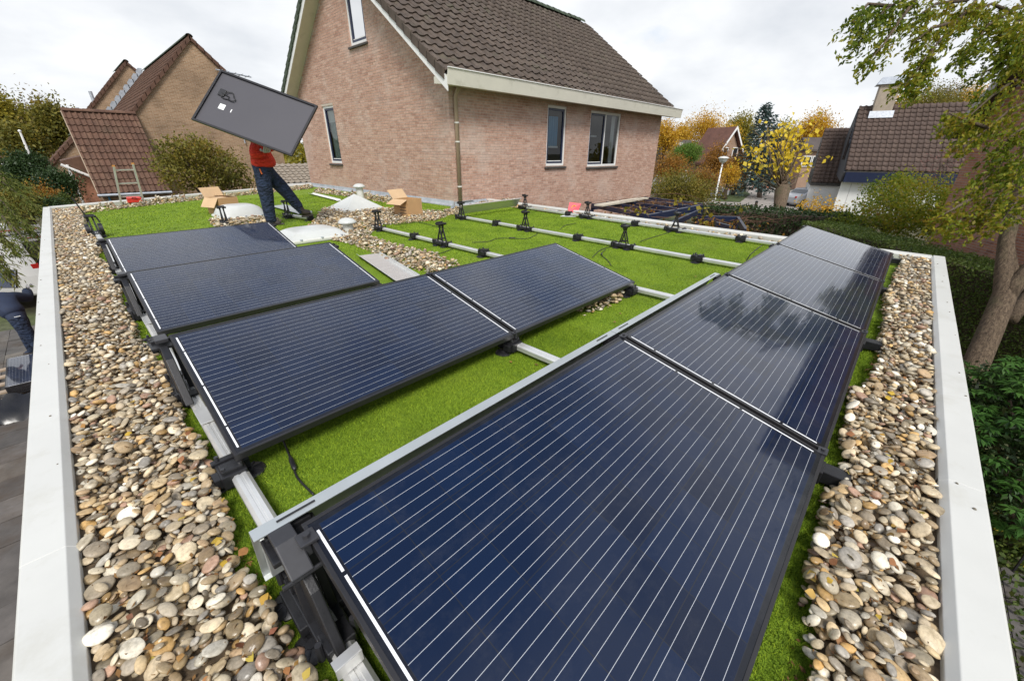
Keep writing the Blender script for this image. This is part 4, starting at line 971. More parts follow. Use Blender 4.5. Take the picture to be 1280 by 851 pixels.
# windows
def window(parent, o, u, n, wd, ht, splits, sashes, curtain=None, lab=None):
    """o lower left corner in the wall plane, u along, n outward; frame set back 6 cm"""
    o, u, n = Vector(o), Vector(u), Vector(n); up = Vector((0, 0, 1)); back = o - n * .07
    def bar(mb, x0, x1, z0, z1, d0, d1): mb.prism([back + u * x0 + up * z0 + n * d0, back + u * x1 + up * z0 + n * d0, back + u * x1 + up * z1 + n * d0, back + u * x0 + up * z1 + n * d0], n * (d1 - d0))
    wn = MB(); f = .065
    for a in ((0, f, 0, ht), (wd - f, wd, 0, ht), (f, wd - f, 0, f), (f, wd - f, ht - f, ht)): bar(wn, *a, -.03, .04)
    for s in splits: bar(wn, s - .03, s + .03, f, ht - f, -.03, .035)
    wo = wn.build('window', M['white_paint'], parent, bevel=.004)
    ed = [f] + [q for s in splits for q in (s - .03, s + .03)] + [wd - f]
    for i in range(0, len(ed), 2):
        x0, x1 = ed[i], ed[i + 1]
        if sashes[i // 2]:
            sb = MB(); g = .06
            for a in ((x0, x0 + g, f, ht - f), (x1 - g, x1, f, ht - f), (x0 + g, x1 - g, f, f + g), (x0 + g, x1 - g, ht - f - g, ht - f)): bar(sb, *a, -.02, .028)
            sb.build('sash', M['navy_paint'], wo, bevel=.004); x0 += g; x1 -= g; zz0, zz1 = f + g, ht - f - g
            sw = MB(); bar(sw, x0, x1, zz0, zz0 + .022, -.012, .02); sw.build('glazing_bead', M['white_paint'], wo)
        else: zz0, zz1 = f, ht - f
        p = MB(); p.add([back + u * x0 + up * zz0, back + u * x1 + up * zz0, back + u * x1 + up * zz1, back + u * x0 + up * zz1], [(0, 1, 2, 3)]); p.build('pane', M['pane'], wo)
    si = MB(); si.prism([o + u * -.06 - n * .06 + up * .0, o + u * -.06 + n * .06 - up * .03, o + u * -.06 + n * .06 - up * .075, o + u * -.06 - n * .06 - up * .075], u * (wd + .12)); si.build('sill', M['sill'], parent, bevel=.004)
    rv = MB()   # reveals of the opening and a dark room behind
    b2 = back - n * .03
    for a, b in ((0, 0), (wd, wd)): rv.add([o + u * a, o + u * a + up * ht, b2 + u * a + up * ht, b2 + u * a], [(0, 1, 2, 3)])
    rv.add([o + up * ht, o + u * wd + up * ht, b2 + u * wd + up * ht, b2 + up * ht], [(0, 1, 2, 3)]); rv.build('reveal', M['brick'], parent)
    rm = MB(); d = 1.6; q0, q1 = b2 - u * .5 - up * .6, b2 + u * (wd + .5) - up * .6; T = up * (ht + .9)
    rm.add([q0, q1, q1 + T, q0 + T, q0 - n * d, q1 - n * d, q1 - n * d + T, q0 - n * d + T], [(4, 5, 6, 7), (0, 4, 7, 3), (1, 2, 6, 5), (0, 1, 5, 4), (3, 7, 6, 2)]); rm.build('room', M['room'], wo)
    if curtain:
        for cx0, cx1, cz0, cz1, mt, dd in curtain:
            cu = MB(); nn = 18; V = []
            for i in range(nn + 1):
                x = cx0 + (cx1 - cx0) * i / nn; w_ = .012 * math.sin(i * 1.9) - dd
                V += [back + u * x + up * cz0 + n * w_, back + u * x + up * cz1 + n * w_]
            cu.add(V, [(2 * i, 2 * i + 2, 2 * i + 3, 2 * i + 1) for i in range(nn)]); cu.build('curtain', mt, wo, smooth=True)
    return wo
M['film_grey'] = simple('frosted_film', (.36, .42, .40), .8, 0, .25, 9); M['room'] = simple('room_wall', (.22, .20, .18), .9, 0, .1, 2); M['curtain_blue'] = simple('blue_blind', (.10, .30, .50), .7, 0, .08, 3); M['curtain_white'] = simple('white_curtain', (.70, .70, .68), .8, 0, .05, 3)
window(lw, (W1[0], HY, W1[2]), (1, 0, 0), (0, -1, 0), W1[1] - W1[0], W1[3] - W1[2], [], [True], [(.12, .72, .55, 1.35, M['curtain_blue'], .10), (.12, .75, .50, .55, M['curtain_white'], .09)])
window(lw, (W2[0], HY, W2[2]), (1, 0, 0), (0, -1, 0), W2[1] - W2[0], W2[3] - W2[2], [.98], [True, False], [(.15, .85, .92, .97, M['curtain_white'], .2), (1.62, 1.86, .08, 1.6, M['curtain_white'], .12)])
window(gw, (HX, GW1[1], GW1[2]), (0, -1, 0), (-1, 0, 0), GW1[1] - GW1[0], GW1[3] - GW1[2], [], [True], [(.12, .7, 1.22, 1.6, M['curtain_white'], .05), (.12, .7, .1, 1.22, M['film_grey'], .07)])
window(gw, (HX, GW2[1], GW2[2]), (0, -1, 0), (-1, 0, 0), GW2[1] - GW2[0], GW2[3] - GW2[2], [], [True], [(.1, .85, .1, 1.1, M['curtain_white'], .06)])
# roof
rf = MB(); e = .34
def rz(y): return EZ + .28 + SL * (min(y, 2 * RY - y) - HY)
sec = [(HY - .36, rz(HY - .36)), (RY, rz(RY)), (HY2 + .43, rz(HY2 + .43)), (HY2 + .43, rz(HY2 + .43) + .13), (RY, rz(RY) + .16), (HY - .36, rz(HY - .36) + .13)]
roof = MB().prism([(VX + .02, y, z) for y, z in sec], (HX2 + .40 - VX, 0, 0)).build('roof', M['sill'], hs)
s_ = Vector((0, RY - (HY - .38), rz(RY) - rz(HY - .38))); o_ = Vector((VX - .01, HY - .38, rz(HY - .38) + .155))
nr = int((s_.length) / .345) + 1
roof_slope(roof, o_, (1, 0, 0), s_, int((HX2 + .42 - VX) / .30) + 1, nr, .30, (s_.length + .0) / nr, (M['tile'], M['tile_o']), 300)
# verge tiles on the gable edge of the slope
def verge(parent, x, mat):
    mb = MB()
    for j in range(nr):
        p = o_ + s_.normalized() * (j * s_.length / nr); q = p + s_.normalized() * (s_.length / nr + .03); dz = Vector((0, 0, .035))
        t = MB(); t.prism([p + dz + Vector((x - o_.x, 0, .045)), p + Vector((x - o_.x, 0, -.13)), q + Vector((x - o_.x, 0, -.16)), q + Vector((x - o_.x, 0, .03))], (.045, 0, 0)); t.build('verge_tile', mat, parent, bevel=.004)
verge(roof, VX - .045, M['tile_o'])
o2 = Vector((VX, HY2 + .47, rz(HY2 + .47) + .155)); s2 = Vector((0, -(HY2 + .45 - RY), rz(RY) - rz(HY2 + .45)))
for j in range(nr):   # far slope verge, seen from below
    p = o2 + s2.normalized() * (j * s2.length / nr); q = p + s2.normalized() * (s2.length / nr + .03)
    t = MB(); t.prism([p + Vector((-.06, 0, .08)), p + Vector((-.06, 0, -.10)), q + Vector((-.06, 0, -.13)), q + Vector((-.06, 0, .035))], (.12, 0, 0)); t.build('verge_tile', M['tile_moss'], roof)
nrt = int((HX2 + .40 - VX) / .36)
rt_m = None
for i in range(nrt):
    x = VX + i * .36
    if rt_m is None:
        q = MB(); q.add([(dx, .15 * math.cos(a) * k, .13 * math.sin(a) * k) for dx, k in ((-.01, 1.08), (.37, .95)) for a in [math.pi * j / 8 for j in range(9)]], [(j, j + 1, 9 + j + 1, 9 + j) for j in range(8)])
        rt_m = q.mesh('ridge_tile', M['tile_moss'])
    t = obj('ridge_tile', rt_m, roof); t.location = (x + random.gauss(0, .003) - 0, RY, rz(RY) + .17 + random.gauss(0, .005))
    t.matrix_parent_inverse = Matrix.Identity(4)
# verge boards: white fascia and cream soffit
for sgn, mat_s in ((1, M['cream_paint']), (-1, M['cream_paint'])):
    def yy(y): return y if sgn > 0 else 2 * RY - y
    a, b = HY - .46, RY
    MB().prism([(VX, yy(a), rz(a) + .125), (VX, yy(b), rz(b) + .125), (VX, yy(b), rz(b) - .13), (VX, yy(a), rz(a) - .13)], (-.022, 0, 0)).build('barge_board', M['white_paint'], roof)
    MB().prism([(VX + .001, yy(HY - .0), rz(HY) - .115), (VX + .001, yy(b), rz(b) - .115), (VX + .001, yy(b), rz(b) - .10), (VX + .001, yy(HY - .0), rz(HY) - .10)], (HX - VX - .002, 0, 0)).build('soffit', mat_s, roof)
# box gutter along the eaves
bg0, bg1 = HY - .52, HY - .004; zg = rz(HY - .45)
MB().prism([(VX - .02, bg1, EZ - .03), (VX - .02, bg0 + .035, EZ - .08), (VX - .02, bg0, EZ + .22), (VX - .02, bg0 + .02, EZ + .22), (VX - .02, bg0 + .045, EZ + .10), (VX - .02, bg1, EZ + .10)], (HX2 + .75 - VX, 0, 0)).build('box_gutter', M['cream_paint'], roof, bevel=.003)
MB().beam((VX - .03, bg0 - .004, EZ + .228), (HX2 + .76, bg0 - .004, EZ + .228), .03, .016).build('gutter_trim', M['white_paint'], roof)
# drainpipe
dp = MB(); px_, py_ = HX + .16, HY - .055
dp.tube([(px_ + .02, py_ - .12, EZ - .01), (px_ + .01, py_ - .09, EZ - .10), (px_, py_, EZ - .22), (px_, py_, .0)], .052, 12); d_ = dp.build('drainpipe', M['pipe'], hs, smooth=True)
for z in (.45, 1.45, 1.85):
    MB().tube([(px_, py_, z), (px_, py_, z + .03)], .058, 12).build('pipe_bracket', M['vent'], d_)
MB().box((px_ + .25, HY - .03, .11), (.42, .05, .006)).build('flashing', M['lead'], lw)
# ------------------------------------------------------------------ the brick row with gables beyond the far edge
def gable_house(name, lab, y, x0, x1, ze, zr, depth, wallm, tilem, group='houses beyond the far roof edge', ridge='tile_moss', steps=None):
    """gable faces -Y; ridge runs along +Y"""
    xm = (x0 + x1) / 2; t = root(name, (xm, y + depth / 2, G), lab, 'house', group, world=True)
    w_ = face_poly(t, 'gable_wall', [(x0, y, G), (x1, y, G), (x1, y, ze), (xm, y, zr), (x0, y, ze)], wallm)
    face_poly(t, 'side_wall', [(x0, y + depth, G), (x0, y, G), (x0, y, ze), (x0, y + depth, ze)], wallm)
    face_poly(t, 'side_wall', [(x1, y, G), (x1, y + depth, G), (x1, y + depth, ze), (x1, y, ze)], wallm)
    face_poly(t, 'back_wall', [(x1, y + depth, G), (x0, y + depth, G), (x0, y + depth, ze), (xm, y + depth, zr), (x1, y + depth, ze)], wallm)
    o = .12; k = (zr - ze) / (xm - x0); ov = .25
    sec = [(x0 - ov, ze - ov * k), (xm, zr), (x1 + ov, ze - ov * k), (x1 + ov, ze - ov * k + .1), (xm, zr + .13), (x0 - ov, ze - ov * k + .1)]
    r = MB().prism([(x, y - .06, z) for x, z in sec], (0, depth + .12, 0)).build('roof', M['sill'], t)
    for sg in (-1, 1):
        xe = x0 - ov if sg < 0 else x1 + ov; s = Vector((xm - xe, 0, zr - ze + ov * k)); nr = int(s.length / .36) + 1
        orig = Vector((xe, y - .08, ze - ov * k + .11)) if sg < 0 else Vector((xe, y + depth + .08, ze - ov * k + .11))
        roof_slope(r, orig, (0, 1, 0) if sg < 0 else (0, -1, 0), s, int((depth + .16) / .3), nr, .3, s.length / nr, (M[tilem], M[tilem]), 0)
        for j in range(nr):       # verge tiles
            p = Vector((xe, y - .12, ze - ov * k + .11)) + s.normalized() * (j * s.length / nr); q = p + s.normalized() * (s.length / nr + .04)
            MB().prism([p + Vector((0, 0, .09)), q + Vector((0, 0, .05)), q + Vector((0, 0, -.16)), p + Vector((0, 0, -.12))], (0, .12, 0)).build('verge_tile', M[tilem], r)
    for i in range(int(depth / .42)):
        q = MB(); q.add([(xm + .16 * math.cos(a), y - .08 + i * .42 + dy, zr + .12 + .12 * math.sin(a) * k_) for dy, k_ in ((0, 1.1), (.44, .95)) for a in [math.pi * j / 6 for j in range(7)]], [(j, j + 1, 7 + j + 1, 7 + j) for j in range(6)]); q.build('ridge_tile', M[ridge], r)
    return t
YG = 28.4
ap, el = ony(237, 50, YG), ony(166, 143, YG)
half = ap.x - el.x
b1 = gable_house('gabled_house', 'yellow-brown brick house with plain gable wall behind the autumn bush', YG, el.x, ap.x + half, el.z, ap.z, 14.5, M['brick_far'], 'tile_red')
ap2 = ony(158, 80, YG + 14.6); k2 = (ap.z - el.z) / half
b2 = gable_house('gabled_house', 'brick house with stepped lead flashing, next along the gabled row', YG + 14.6, ap2.x - half, ap2.x + half, ap2.z - half * k2, ap2.z, 7, M['brick_far'], 'tile_red')
# stepped lead flashing where the nearer roof meets the next gable
xe = el.x - .25
for i in range(9):
    x = el.x + (ap.x - el.x) * (i + .5) / 9.3; z = el.z + k2 * (x - el.x) + .20
    f = MB(); f.prism([(x - .19, YG + 14.4, z - .18), (x + .19, YG + 14.4, z + .20), (x + .19, YG + 14.4, z + .42), (x - .02, YG + 14.4, z + .42), (x - .19, YG + 14.4, z + .20)], (0, .05, 0)); f.build('step_flashing', M['lead'], b1)
for dx in (0.2, .9):
    MB().tube([(ap2.x - 2.1 - dx * 1.4, YG + 15.4, ap2.z - 2.1 * k2 - dx * k2 * 1.4), (ap2.x - 2.1 - dx * 1.4, YG + 15.4, ap2.z - 2.1 * k2 - dx * k2 * 1.4 + .75)], .10, 8).build('flue', M['lead'], b2)
# low gable far left of the lean-to
a3, e3 = ony(97, 170, 33), ony(57, 215, 33)
gable_house('gabled_house', 'low brick gable with red roof half hidden by the tiled lean-to', 33, e3.x, 2 * a3.x - e3.x, e3.z, a3.z, 6, M['brick_far'], 'tile_red')
# the lean-to with its steep red tiled slope
YE = 26.0
ea, eb = ony(123, 243, YE), ony(212, 238, YE)
YT = 28.3
ta, tb = ony(79, 141, YT), ony(166, 143, YT)
ln_ = root('tiled_lean_to', ((ea.x + eb.x) / 2, YE, G), 'steep red-brown tiled lean-to roof on a low brick wall, behind the ladder', 'outbuilding', world=True)
xa, xb = (ea.x + ta.x) / 2 - .02, (eb.x + tb.x) / 2 + .05; ze_, zt_ = (ea.z + eb.z) / 2, (ta.z + tb.z) / 2
face_poly(ln_, 'wall', [(xa + .1, YE + .25, G), (xb - .05, YE + .25, G), (xb - .05, YE + .25, ze_ + .05), (xa + .1, YE + .25, ze_ + .05)], M['brick_far'])
face_poly(ln_, 'side_wall', [(xa + .1, YT, G), (xa + .1, YE + .25, G), (xa + .1, YE + .25, ze_ + .1), (xa + .1, YT, zt_ - .15)], M['brick_far'])
sec = [(YE, ze_ - .02), (YT, zt_ - .05), (YT, zt_ - .2), (YE + .05, ze_ - .14)]
lr = MB().prism([(xa + .06, y, z) for y, z in sec], (xb - xa - .06, 0, 0)).build('roof', M['sill'], ln_)
s = Vector((0, YT - YE, zt_ - ze_)); ncol = 13; nrow = 12; wd = (xb - xa) / ncol
roof_slope(lr, (xa, YE - .05, ze_), (1, 0, 0), s, ncol, nrow, wd, s.length / nrow, (M['tile_red'], M['tile_red_o']), 300, shape=tile_shape(wd, s.length / nrow + .06, .05, .035, .035))
MB().prism([(xa - .03, YE - .03, ze_ + .04), (xa - .03, YT, zt_ + .04), (xa - .03, YT, zt_ - .2), (xa - .03, YE - .03, ze_ - .2)], (.05, 0, 0)).build('barge_board', M['pipe'], lr)
for i in range(7):
    x = xa + i * (xb - xa) / 7; q = MB(); w7 = (xb - xa) / 7
    q.add([(x + dx * w7, YT + .13 * math.cos(a) * k_, zt_ + .05 + .11 * math.sin(a) * k_) for dx, k_ in ((0, 1.1), (1.03, .95)) for a in [math.pi * j / 6 for j in range(7)]], [(j, j + 1, 7 + j + 1, 7 + j) for j in range(6)]); q.build('ridge_tile', M['tile_red_o'], lr)
MB().tube([(xa - .05, YE - .10, ze_ - .06), (xb + .05, YE - .10, ze_ - .06)], .055, 8).build('gutter', M['lead'], ln_)
MB().tube([(xa + .3, YE + .18, ze_ - .1), (xa + .3, YE + .18, G)], .04, 8).build('drainpipe', M['curtain_blue'], ln_)
# small porch left of the lean-to
pa = ony(90, 190, 29.5)
pr_ = root('brick_porch', (pa.x, 29.5, G), 'small brick porch with lead stepped flashing and white gutter beside the lean-to', 'porch', world=True)
p1, p2 = ony(84, 206, 28.0), ony(104, 222, 28.0)
MB().prism([(p1.x, 28.6, G), (p2.x + .3, 28.6, G), (p2.x + .3, 28.6, p2.z), (p1.x, 28.6, p1.z)], (0, 2.5, 0)).build('wall', M['brick_red'], pr_)
MB().prism([(p1.x - .15, 28.3, p1.z + .05), (p2.x + .3, 28.3, p2.z + .05), (p2.x + .3, 28.3, p2.z + .9), (p1.x - .15, 28.3, p1.z + .15)], (0, 3, 0)).build('roof', M['tile_red_o'], pr_)
MB().tube([p1 + Vector((-.2, .2, 0)), p2 + Vector((.3, .2, 0))], .06, 8).build('gutter', M['white_paint'], pr_)
MB().tube([p1 + Vector((0, .3, 0)), Vector((p1.x, 28.3, G))], .05, 8).build('drainpipe', M['white_paint'], pr_)
# roof of the shed seen past the house corner
sh = root('tiled_shed', (6.3, 22, G), 'low shed with grey-brown pantiled roof seen past the gable corner', 'shed', world=True)
q1, q2, q3, q4 = ony(349, 206, 22.5), ony(392, 206, 22.5), ony(366, 229, 21), ony(400, 228, 21)
MB().prism([(q1.x - .2, 21.1, G), (q2.x + 1.5, 21.1, G), (q2.x + 1.5, 21.1, q3.z - .05), (q1.x - .2, 21.1, q3.z - .05)], (0, 1.6, 0)).build('wall', M['sill'], sh)
srf = MB().prism([(q1.x - .4, 20.9, q3.z - .12), (q1.x - .4, 22.6, q1.z - .15), (q1.x - .4, 22.6, q1.z - .05), (q1.x - .4, 20.9, q3.z - .02)], (3.2, 0, 0)).build('roof', M['sill'], sh)
s = Vector((0, 1.7, q1.z - q3.z)); roof_slope(srf, (q1.x - .4, 20.85, q3.z), (1, 0, 0), s, 12, int(s.length / .3) + 1, .26, s.length / (int(s.length / .3) + 1), (M['tile_shed'] if 'tile_shed' in M else M.setdefault('tile_shed', island_mat('shed_tile', [(.20, .17, .13), (.27, .23, .18), (.24, .19, .15)], .8, .3, 50)), M['tile_shed']), 80)
MB().beam((q1.x - .5, 20.82, q3.z - .06), (q2.x + 1.6, 20.82, q3.z - .06), .06, .12).build('gutter', M['white_paint'], sh)

# ------------------------------------------------------------------ the red brick house at the right, behind the tree
c0 = Vector((17.0, -.30, 0)); wd_ = Vector((-.87, -.50, 0)).normalized(); nn_ = Vector((-wd_.y, wd_.x, 0)); nn_ = -nn_ if nn_.dot(Vector((CAM.x - c0.x, CAM.y - c0.y, 0))) < 0 else nn_
fh = root('red_brick_house', (c0.x + 3, c0.y - 4, G), 'red brick gabled house with dark soffit behind the foreground tree', 'house', world=True)
WF, ZE, PIT = 8.0, 1.95, 1.38
zf = lambda x: ZE + PIT * min(x, WF - x)
fw_ = face_poly(fh, 'gable_wall', [c0 + Vector((0, 0, G)), c0 + wd_ * WF + Vector((0, 0, G)), c0 + wd_ * WF + Vector((0, 0, ZE)), c0 + wd_ * WF / 2 + Vector((0, 0, ZE + PIT * WF / 2)), c0 + Vector((0, 0, ZE))], M['mortar_red'])
brickwork(fw_, c0, wd_, WF * .6, -2.4, 6, lambda c, z, a, b: z < zf(c) - .03, M['brick_red'], nn_, None, None)
dp_ = -nn_ * 8
face_poly(fh, 'side_wall', [c0 + dp_ + Vector((0, 0, G)), c0 + Vector((0, 0, G)), c0 + Vector((0, 0, ZE)), c0 + dp_ + Vector((0, 0, ZE))], M['brick_far_red'])
up = Vector((0, 0, 1)); A = c0 + nn_ * .40 - wd_ * .22 + up * (ZE - .22 * PIT); B = c0 + nn_ * .40 + wd_ * WF / 2 + up * (ZE + PIT * WF / 2); C_ = c0 + nn_ * .40 + wd_ * (WF + .22) + up * (ZE - .22 * PIT)
fr = MB().prism([A, B, C_, C_ + up * .22, B + up * .24, A + up * .22], dp_ * 1.15).build('roof', M['dark_soffit'] if 'dark_soffit' in M else M.setdefault('dark_soffit', simple('dark_soffit', (.045, .03, .026), .6)), fh)
for p, q in ((A, B), (B, C_)): MB().prism([p + up * -.03, q + up * -.03, q + up * .29, p + up * .29], nn_ * .03).build('barge_board', M['verge_grey'] if 'verge_grey' in M else M.setdefault('verge_grey', simple('verge_grey', (.36, .34, .33), .6)), fr)
# a window low in the gable
wq = c0 + wd_ * .9 + nn_ * .03 + up * -2.1
None and MB().prism([wq, wq + wd_ * 1.1, wq + wd_ * 1.1 + up * 1.3, wq + up * 1.3], nn_ * .04).build('window', M['white_paint'], fw_)
None and MB().prism([wq + wd_ * .08 + up * .08 + nn_ * .041, wq + wd_ * 1.02 + up * .08 + nn_ * .041, wq + wd_ * 1.02 + up * 1.22 + nn_ * .041, wq + wd_ * .08 + up * 1.22 + nn_ * .041], nn_ * .006).build('pane', M['glass'], fw_)

# ------------------------------------------------------------------ the house with the chimney and blue fascia
r0, r1 = at(1076, 134, 30), at(1240, 127, 30); zR = 4.45; r0.z = r1.z = zR
rd = Vector((.20, -.98, 0)); rd.normalize(); nf = Vector((-rd.y, rd.x, 0)); nf = -nf if nf.dot(Vector((CAM.x - r0.x, CAM.y - r0.y, 0))) < 0 else nf
ch = root('chimney_house', r0 + rd * 5 + Vector((0, 0, G - zR)), 'house with brown tiled roof, square chimney and blue fascia beyond the hedge', 'house', world=True)
LH = 13.0; ev = r0 + nf * 4.2 + up * (-4.3); dd = 4.2
sl_ = (r0 - ev); slp = sl_.copy()
rfE = MB().prism([r0 + up * -.02, ev + up * -.02, ev + up * -.16, r0 + up * -.25, r0 - nf * dd + up * -4.5, r0 - nf * dd + up * -4.3], rd * LH).build('roof', M['sill'], ch)
nrE = 15; roof_slope(rfE, ev - rd * .1 + up * .02, rd, slp, int(LH / .33), nrE, .33, slp.length / nrE, (M['tile_grey'], M['tile_grey']), 0, shape=tile_shape(.33, slp.length / nrE + .06, .06, .045, .05))
MB().prism([ev + nf * .05 + up * -.08, ev + nf * .05 + up * -.75, ev - nf * .1 + up * -.75, ev - nf * .1 + up * -.08], rd * LH).build('fascia', M['navy_paint'], ch)
# dark clad gable with a slit window
gE = r0 - rd * .02; M['slate'] = simple('dark_cladding', (.055, .055, .06), .7, 0, .2, 8)
MB().prism([gE + up * -.1, ev - rd * .02 + up * -.1, ev - rd * .02 - nf * .2 + up * -.75, gE - nf * dd + up * -4.4], -rd * .12).build('gable_cladding', M['slate'], ch)
for i in range(3):
    p = gE + nf * (.9 + .5 * i) + up * (-3.6) - rd * .14; MB().prism([p, p + nf * .36, p + nf * .36 + up * (1.9 - .4 * i), p + up * (2.2 - .4 * i)], -rd * .03).build('slit_window', M['glass'], ch)
lo = ev - nf * .5
for i in range(9): MB().prism([lo + rd * (i * .62) + up * -.75, lo + rd * (i * .62 + .6) + up * -.75, lo + rd * (i * .62 + .6) + up * (G - ev.z), lo + rd * (i * .62) + up * (G - ev.z)], -nf * .08).build('wall_board', M['white_paint'], ch)
wl = lo + rd * 5.7
MB().prism([wl + up * -.75, wl + rd * 7 + up * -.75, wl + rd * 7 + up * (G - ev.z), wl + up * (G - ev.z)], -nf * .1).build('wall', M['brick_red'], ch)
MB().prism([wl + rd * .6 + up * -.9, wl + rd * 3.4 + up * -.9, wl + rd * 3.4 + up * -2.2, wl + rd * .6 + up * -2.2], nf * .04).build('window', M['glass'], ch)
cc = r0 + rd * 1.25 + up * -.45 + nf * .2
chm = MB(); chm.prism([cc - rd * .55 - nf * .55, cc + rd * .55 - nf * .55, cc + rd * .55 + nf * .55, cc - rd * .55 + nf * .55], up * 1.75); ck = chm.build('chimney', M['cream_brick'] if 'cream_brick' in M else M.setdefault('cream_brick', simple('chimney_render', (.38, .32, .25), .9, 0, .15, 3)), rfE)
MB().prism([cc - rd * .8 - nf * .7 + up * 1.76, cc - rd * .8 + nf * .7 + up * 1.76, cc - rd * .55 + nf * .2 + up * 2.25, cc - rd * .55 - nf * .2 + up * 2.25], rd * 1.6).build('chimney_hood', M['lead'], ck)
MB().prism([cc - rd * .7 + nf * .75 + up * -.35, cc + rd * .7 + nf * .75 + up * -.35, cc + rd * .7 + nf * .56 + up * .1, cc - rd * .7 + nf * .56 + up * .1], -nf * .1).build('flashing', M['lead'], ck)
# its lower neighbour
n0 = at(1034, 152, 33); n0.z = 3.1
nh = root('low_tiled_house', (n0.x, n0.y, G), 'lower brown tiled roof at the left of the chimney house', 'house', world=True)
e0 = n0 + nf * 3.0 + up * -4.0; sE = n0 - e0
MB().prism([n0 + up * -.02, e0 + up * -.02, e0 + up * -.2, n0 - nf * 3 + up * -4.2, n0 - nf * 3 + up * -4.0], rd * 4).build('roof', M['sill'], nh)
roof_slope(nh.children[0], e0 + up * .02, rd, sE, 12, 15, .33, sE.length / 15, (M['tile_grey'], M['tile_grey']), 0)
MB().prism([e0 - nf * .2 + up * -.1, e0 - nf * .2 + up * (G - e0.z), e0 - nf * 5.5 + up * (G - e0.z), n0 - nf * 2.9 + up * -4, n0 + up * -.2], rd * 4).build('wall', M['white_paint'], nh)
# ------------------------------------------------------------------ far houses
def far_house(px0, px1, pyr, pye, D, lab, wm, tm, side, gable=False, wins=3):
    a, b = at(px0, pyr, D), at(px1, pyr, D); a.z = b.z = (a.z + b.z) / 2; d = (b - a).normalized(); n = Vector((-d.y, d.x, 0)); n = -n if n.dot(Vector((CAM.x - a.x, CAM.y - a.y, 0))) < 0 else n
    e = at((px0 + px1) / 2, pye, D); h = a.z - e.z
    t = root('far_house', ((a + b) / 2).xy[:] + (G,), lab, 'house', 'far houses', world=True); ln = (b - a).length; up = Vector((0, 0, 1))
    MB().prism([a, a + n * h + up * -h, a + n * h + up * (-h - .2), a - n * h + up * (-h - .2), a - n * h + up * -h], d * ln).build('roof', M[tm], t)
    z0 = a.z - h - .2
    w_ = MB().prism([a + d * .3 + n * (h - .4) + up * (-h - .1), a + d * .3 + up * -.25, a + d * .3 - n * (h - .4) + up * (-h - .1), Vector((*(a + d * .3 - n * (h - .4)).xy, G)), Vector((*(a + d * .3 + n * (h - .4)).xy, G))], d * (ln - .6)).build('wall', M[wm], t)
    for i in range(wins):
        q = a + d * (ln * (i + .5) / wins - .5) + n * (h - .36); q.z = min(a.z - h - 1.9, 0)
        f = MB().prism([q, q + d * 1.1, q + d * 1.1 + up * 1.2, q + up * 1.2], n * .08).build('window', M['white_paint'], w_)
        MB().prism([q + d * .1 + up * .1 + n * .081, q + d + up * .1 + n * .081, q + d + up * 1.1 + n * .081, q + d * .1 + up * 1.1 + n * .081], n * .02).build('pane', M['glass'], f)
    return t
M['roof_dark'] = simple('dark_far_roof', (.075, .06, .055), .8, 0, .2, 1.5); M['roof_rust'] = simple('rust_far_roof', (.13, .060, .042), .8, 0, .2, 1.5); M['wall_far'] = simple('far_wall', (.30, .20, .14), .9, 0, .15, 1)
hd = far_house(824, 864, 175, 197, 62, 'far house with dark roof and small skylights past the house corner', 'wall_far', 'roof_dark', 0)
for i in range(2):
    p = at(843 + 8 * i, 180, 60); MB().box(p, (.5, .5, .4)).build('skylight', M['dome'], hd)
far_house(1003, 1040, 172, 187, 48, 'far brick house with low roof behind the yellow pollard tree', 'wall_far', 'roof_dark', 0)
far_house(-40, 18, 178, 196, 48, 'far brick terrace with red roof and white window frames beyond the lawn', 'wall_far', 'roof_rust', 0, wins=6)
far_house(55, 84, 178, 186, 70, 'far red-roofed house between the trees by the white pole', 'wall_far', 'roof_rust', 0)
# red gabled house by the spruce
gp = at(921, 161, 50); hw = 2.5
gh = root('far_gabled_house', (gp.x, gp.y, G), 'red-roofed gabled house beside the blue spruce', 'house', 'far houses', world=True)
vd = Vector((gp.x - CAM.x, gp.y - CAM.y, 0)).normalized(); gr = vd.cross(up).normalized(); gz = gp.z
ax_ = (-gr * .75 + vd * .66).normalized(); pe_ = ax_.cross(up).normalized()
gf = gp + Vector((0, 0, 0)); hh = 3.6
for sg in (-1, 1): 
    MB().prism([gf, gf + pe_ * sg * (hw + .5) + up * (-hh - .6), gf + pe_ * sg * (hw + .5) + up * (-hh - .35), gf + up * .25], ax_ * 4.6).build('roof', M['roof_rust'], gh)
    MB().prism([gf - ax_ * .05 + up * -.05, gf - ax_ * .05 + pe_ * sg * (hw + .5) + up * (-hh - .65), gf - ax_ * .05 + pe_ * sg * (hw + .5) + up * (-hh - .35), gf - ax_ * .05 + up * .3], -ax_ * .06).build('barge_board', M['white_paint'], gh)
q0 = gf + ax_ * .4
MB().prism([q0 + up * -.3, q0 + pe_ * hw + up * -hh, Vector((*(q0 + pe_ * hw).xy, G)), Vector((*(q0 - pe_ * hw).xy, G)), q0 - pe_ * hw + up * -hh], ax_ * 4).build('wall', M['wall_far'], gh)
for dx in (-1.2, .5):
    q = q0 + pe_ * dx + up * (-hh + .2) - ax_ * .02; f = MB().prism([q, q + pe_ * .9, q + pe_ * .9 + up * 1.3, q + up * 1.3], -ax_ * .06).build('window', M['white_paint'], gh)
    MB().prism([q + pe_ * .1 + up * .1 - ax_ * .061, q + pe_ * .8 + up * .1 - ax_ * .061, q + pe_ * .8 + up * 1.2 - ax_ * .061, q + pe_ * .1 + up * 1.2 - ax_ * .061], -ax_ * .02).build('pane', M['glass'], f)
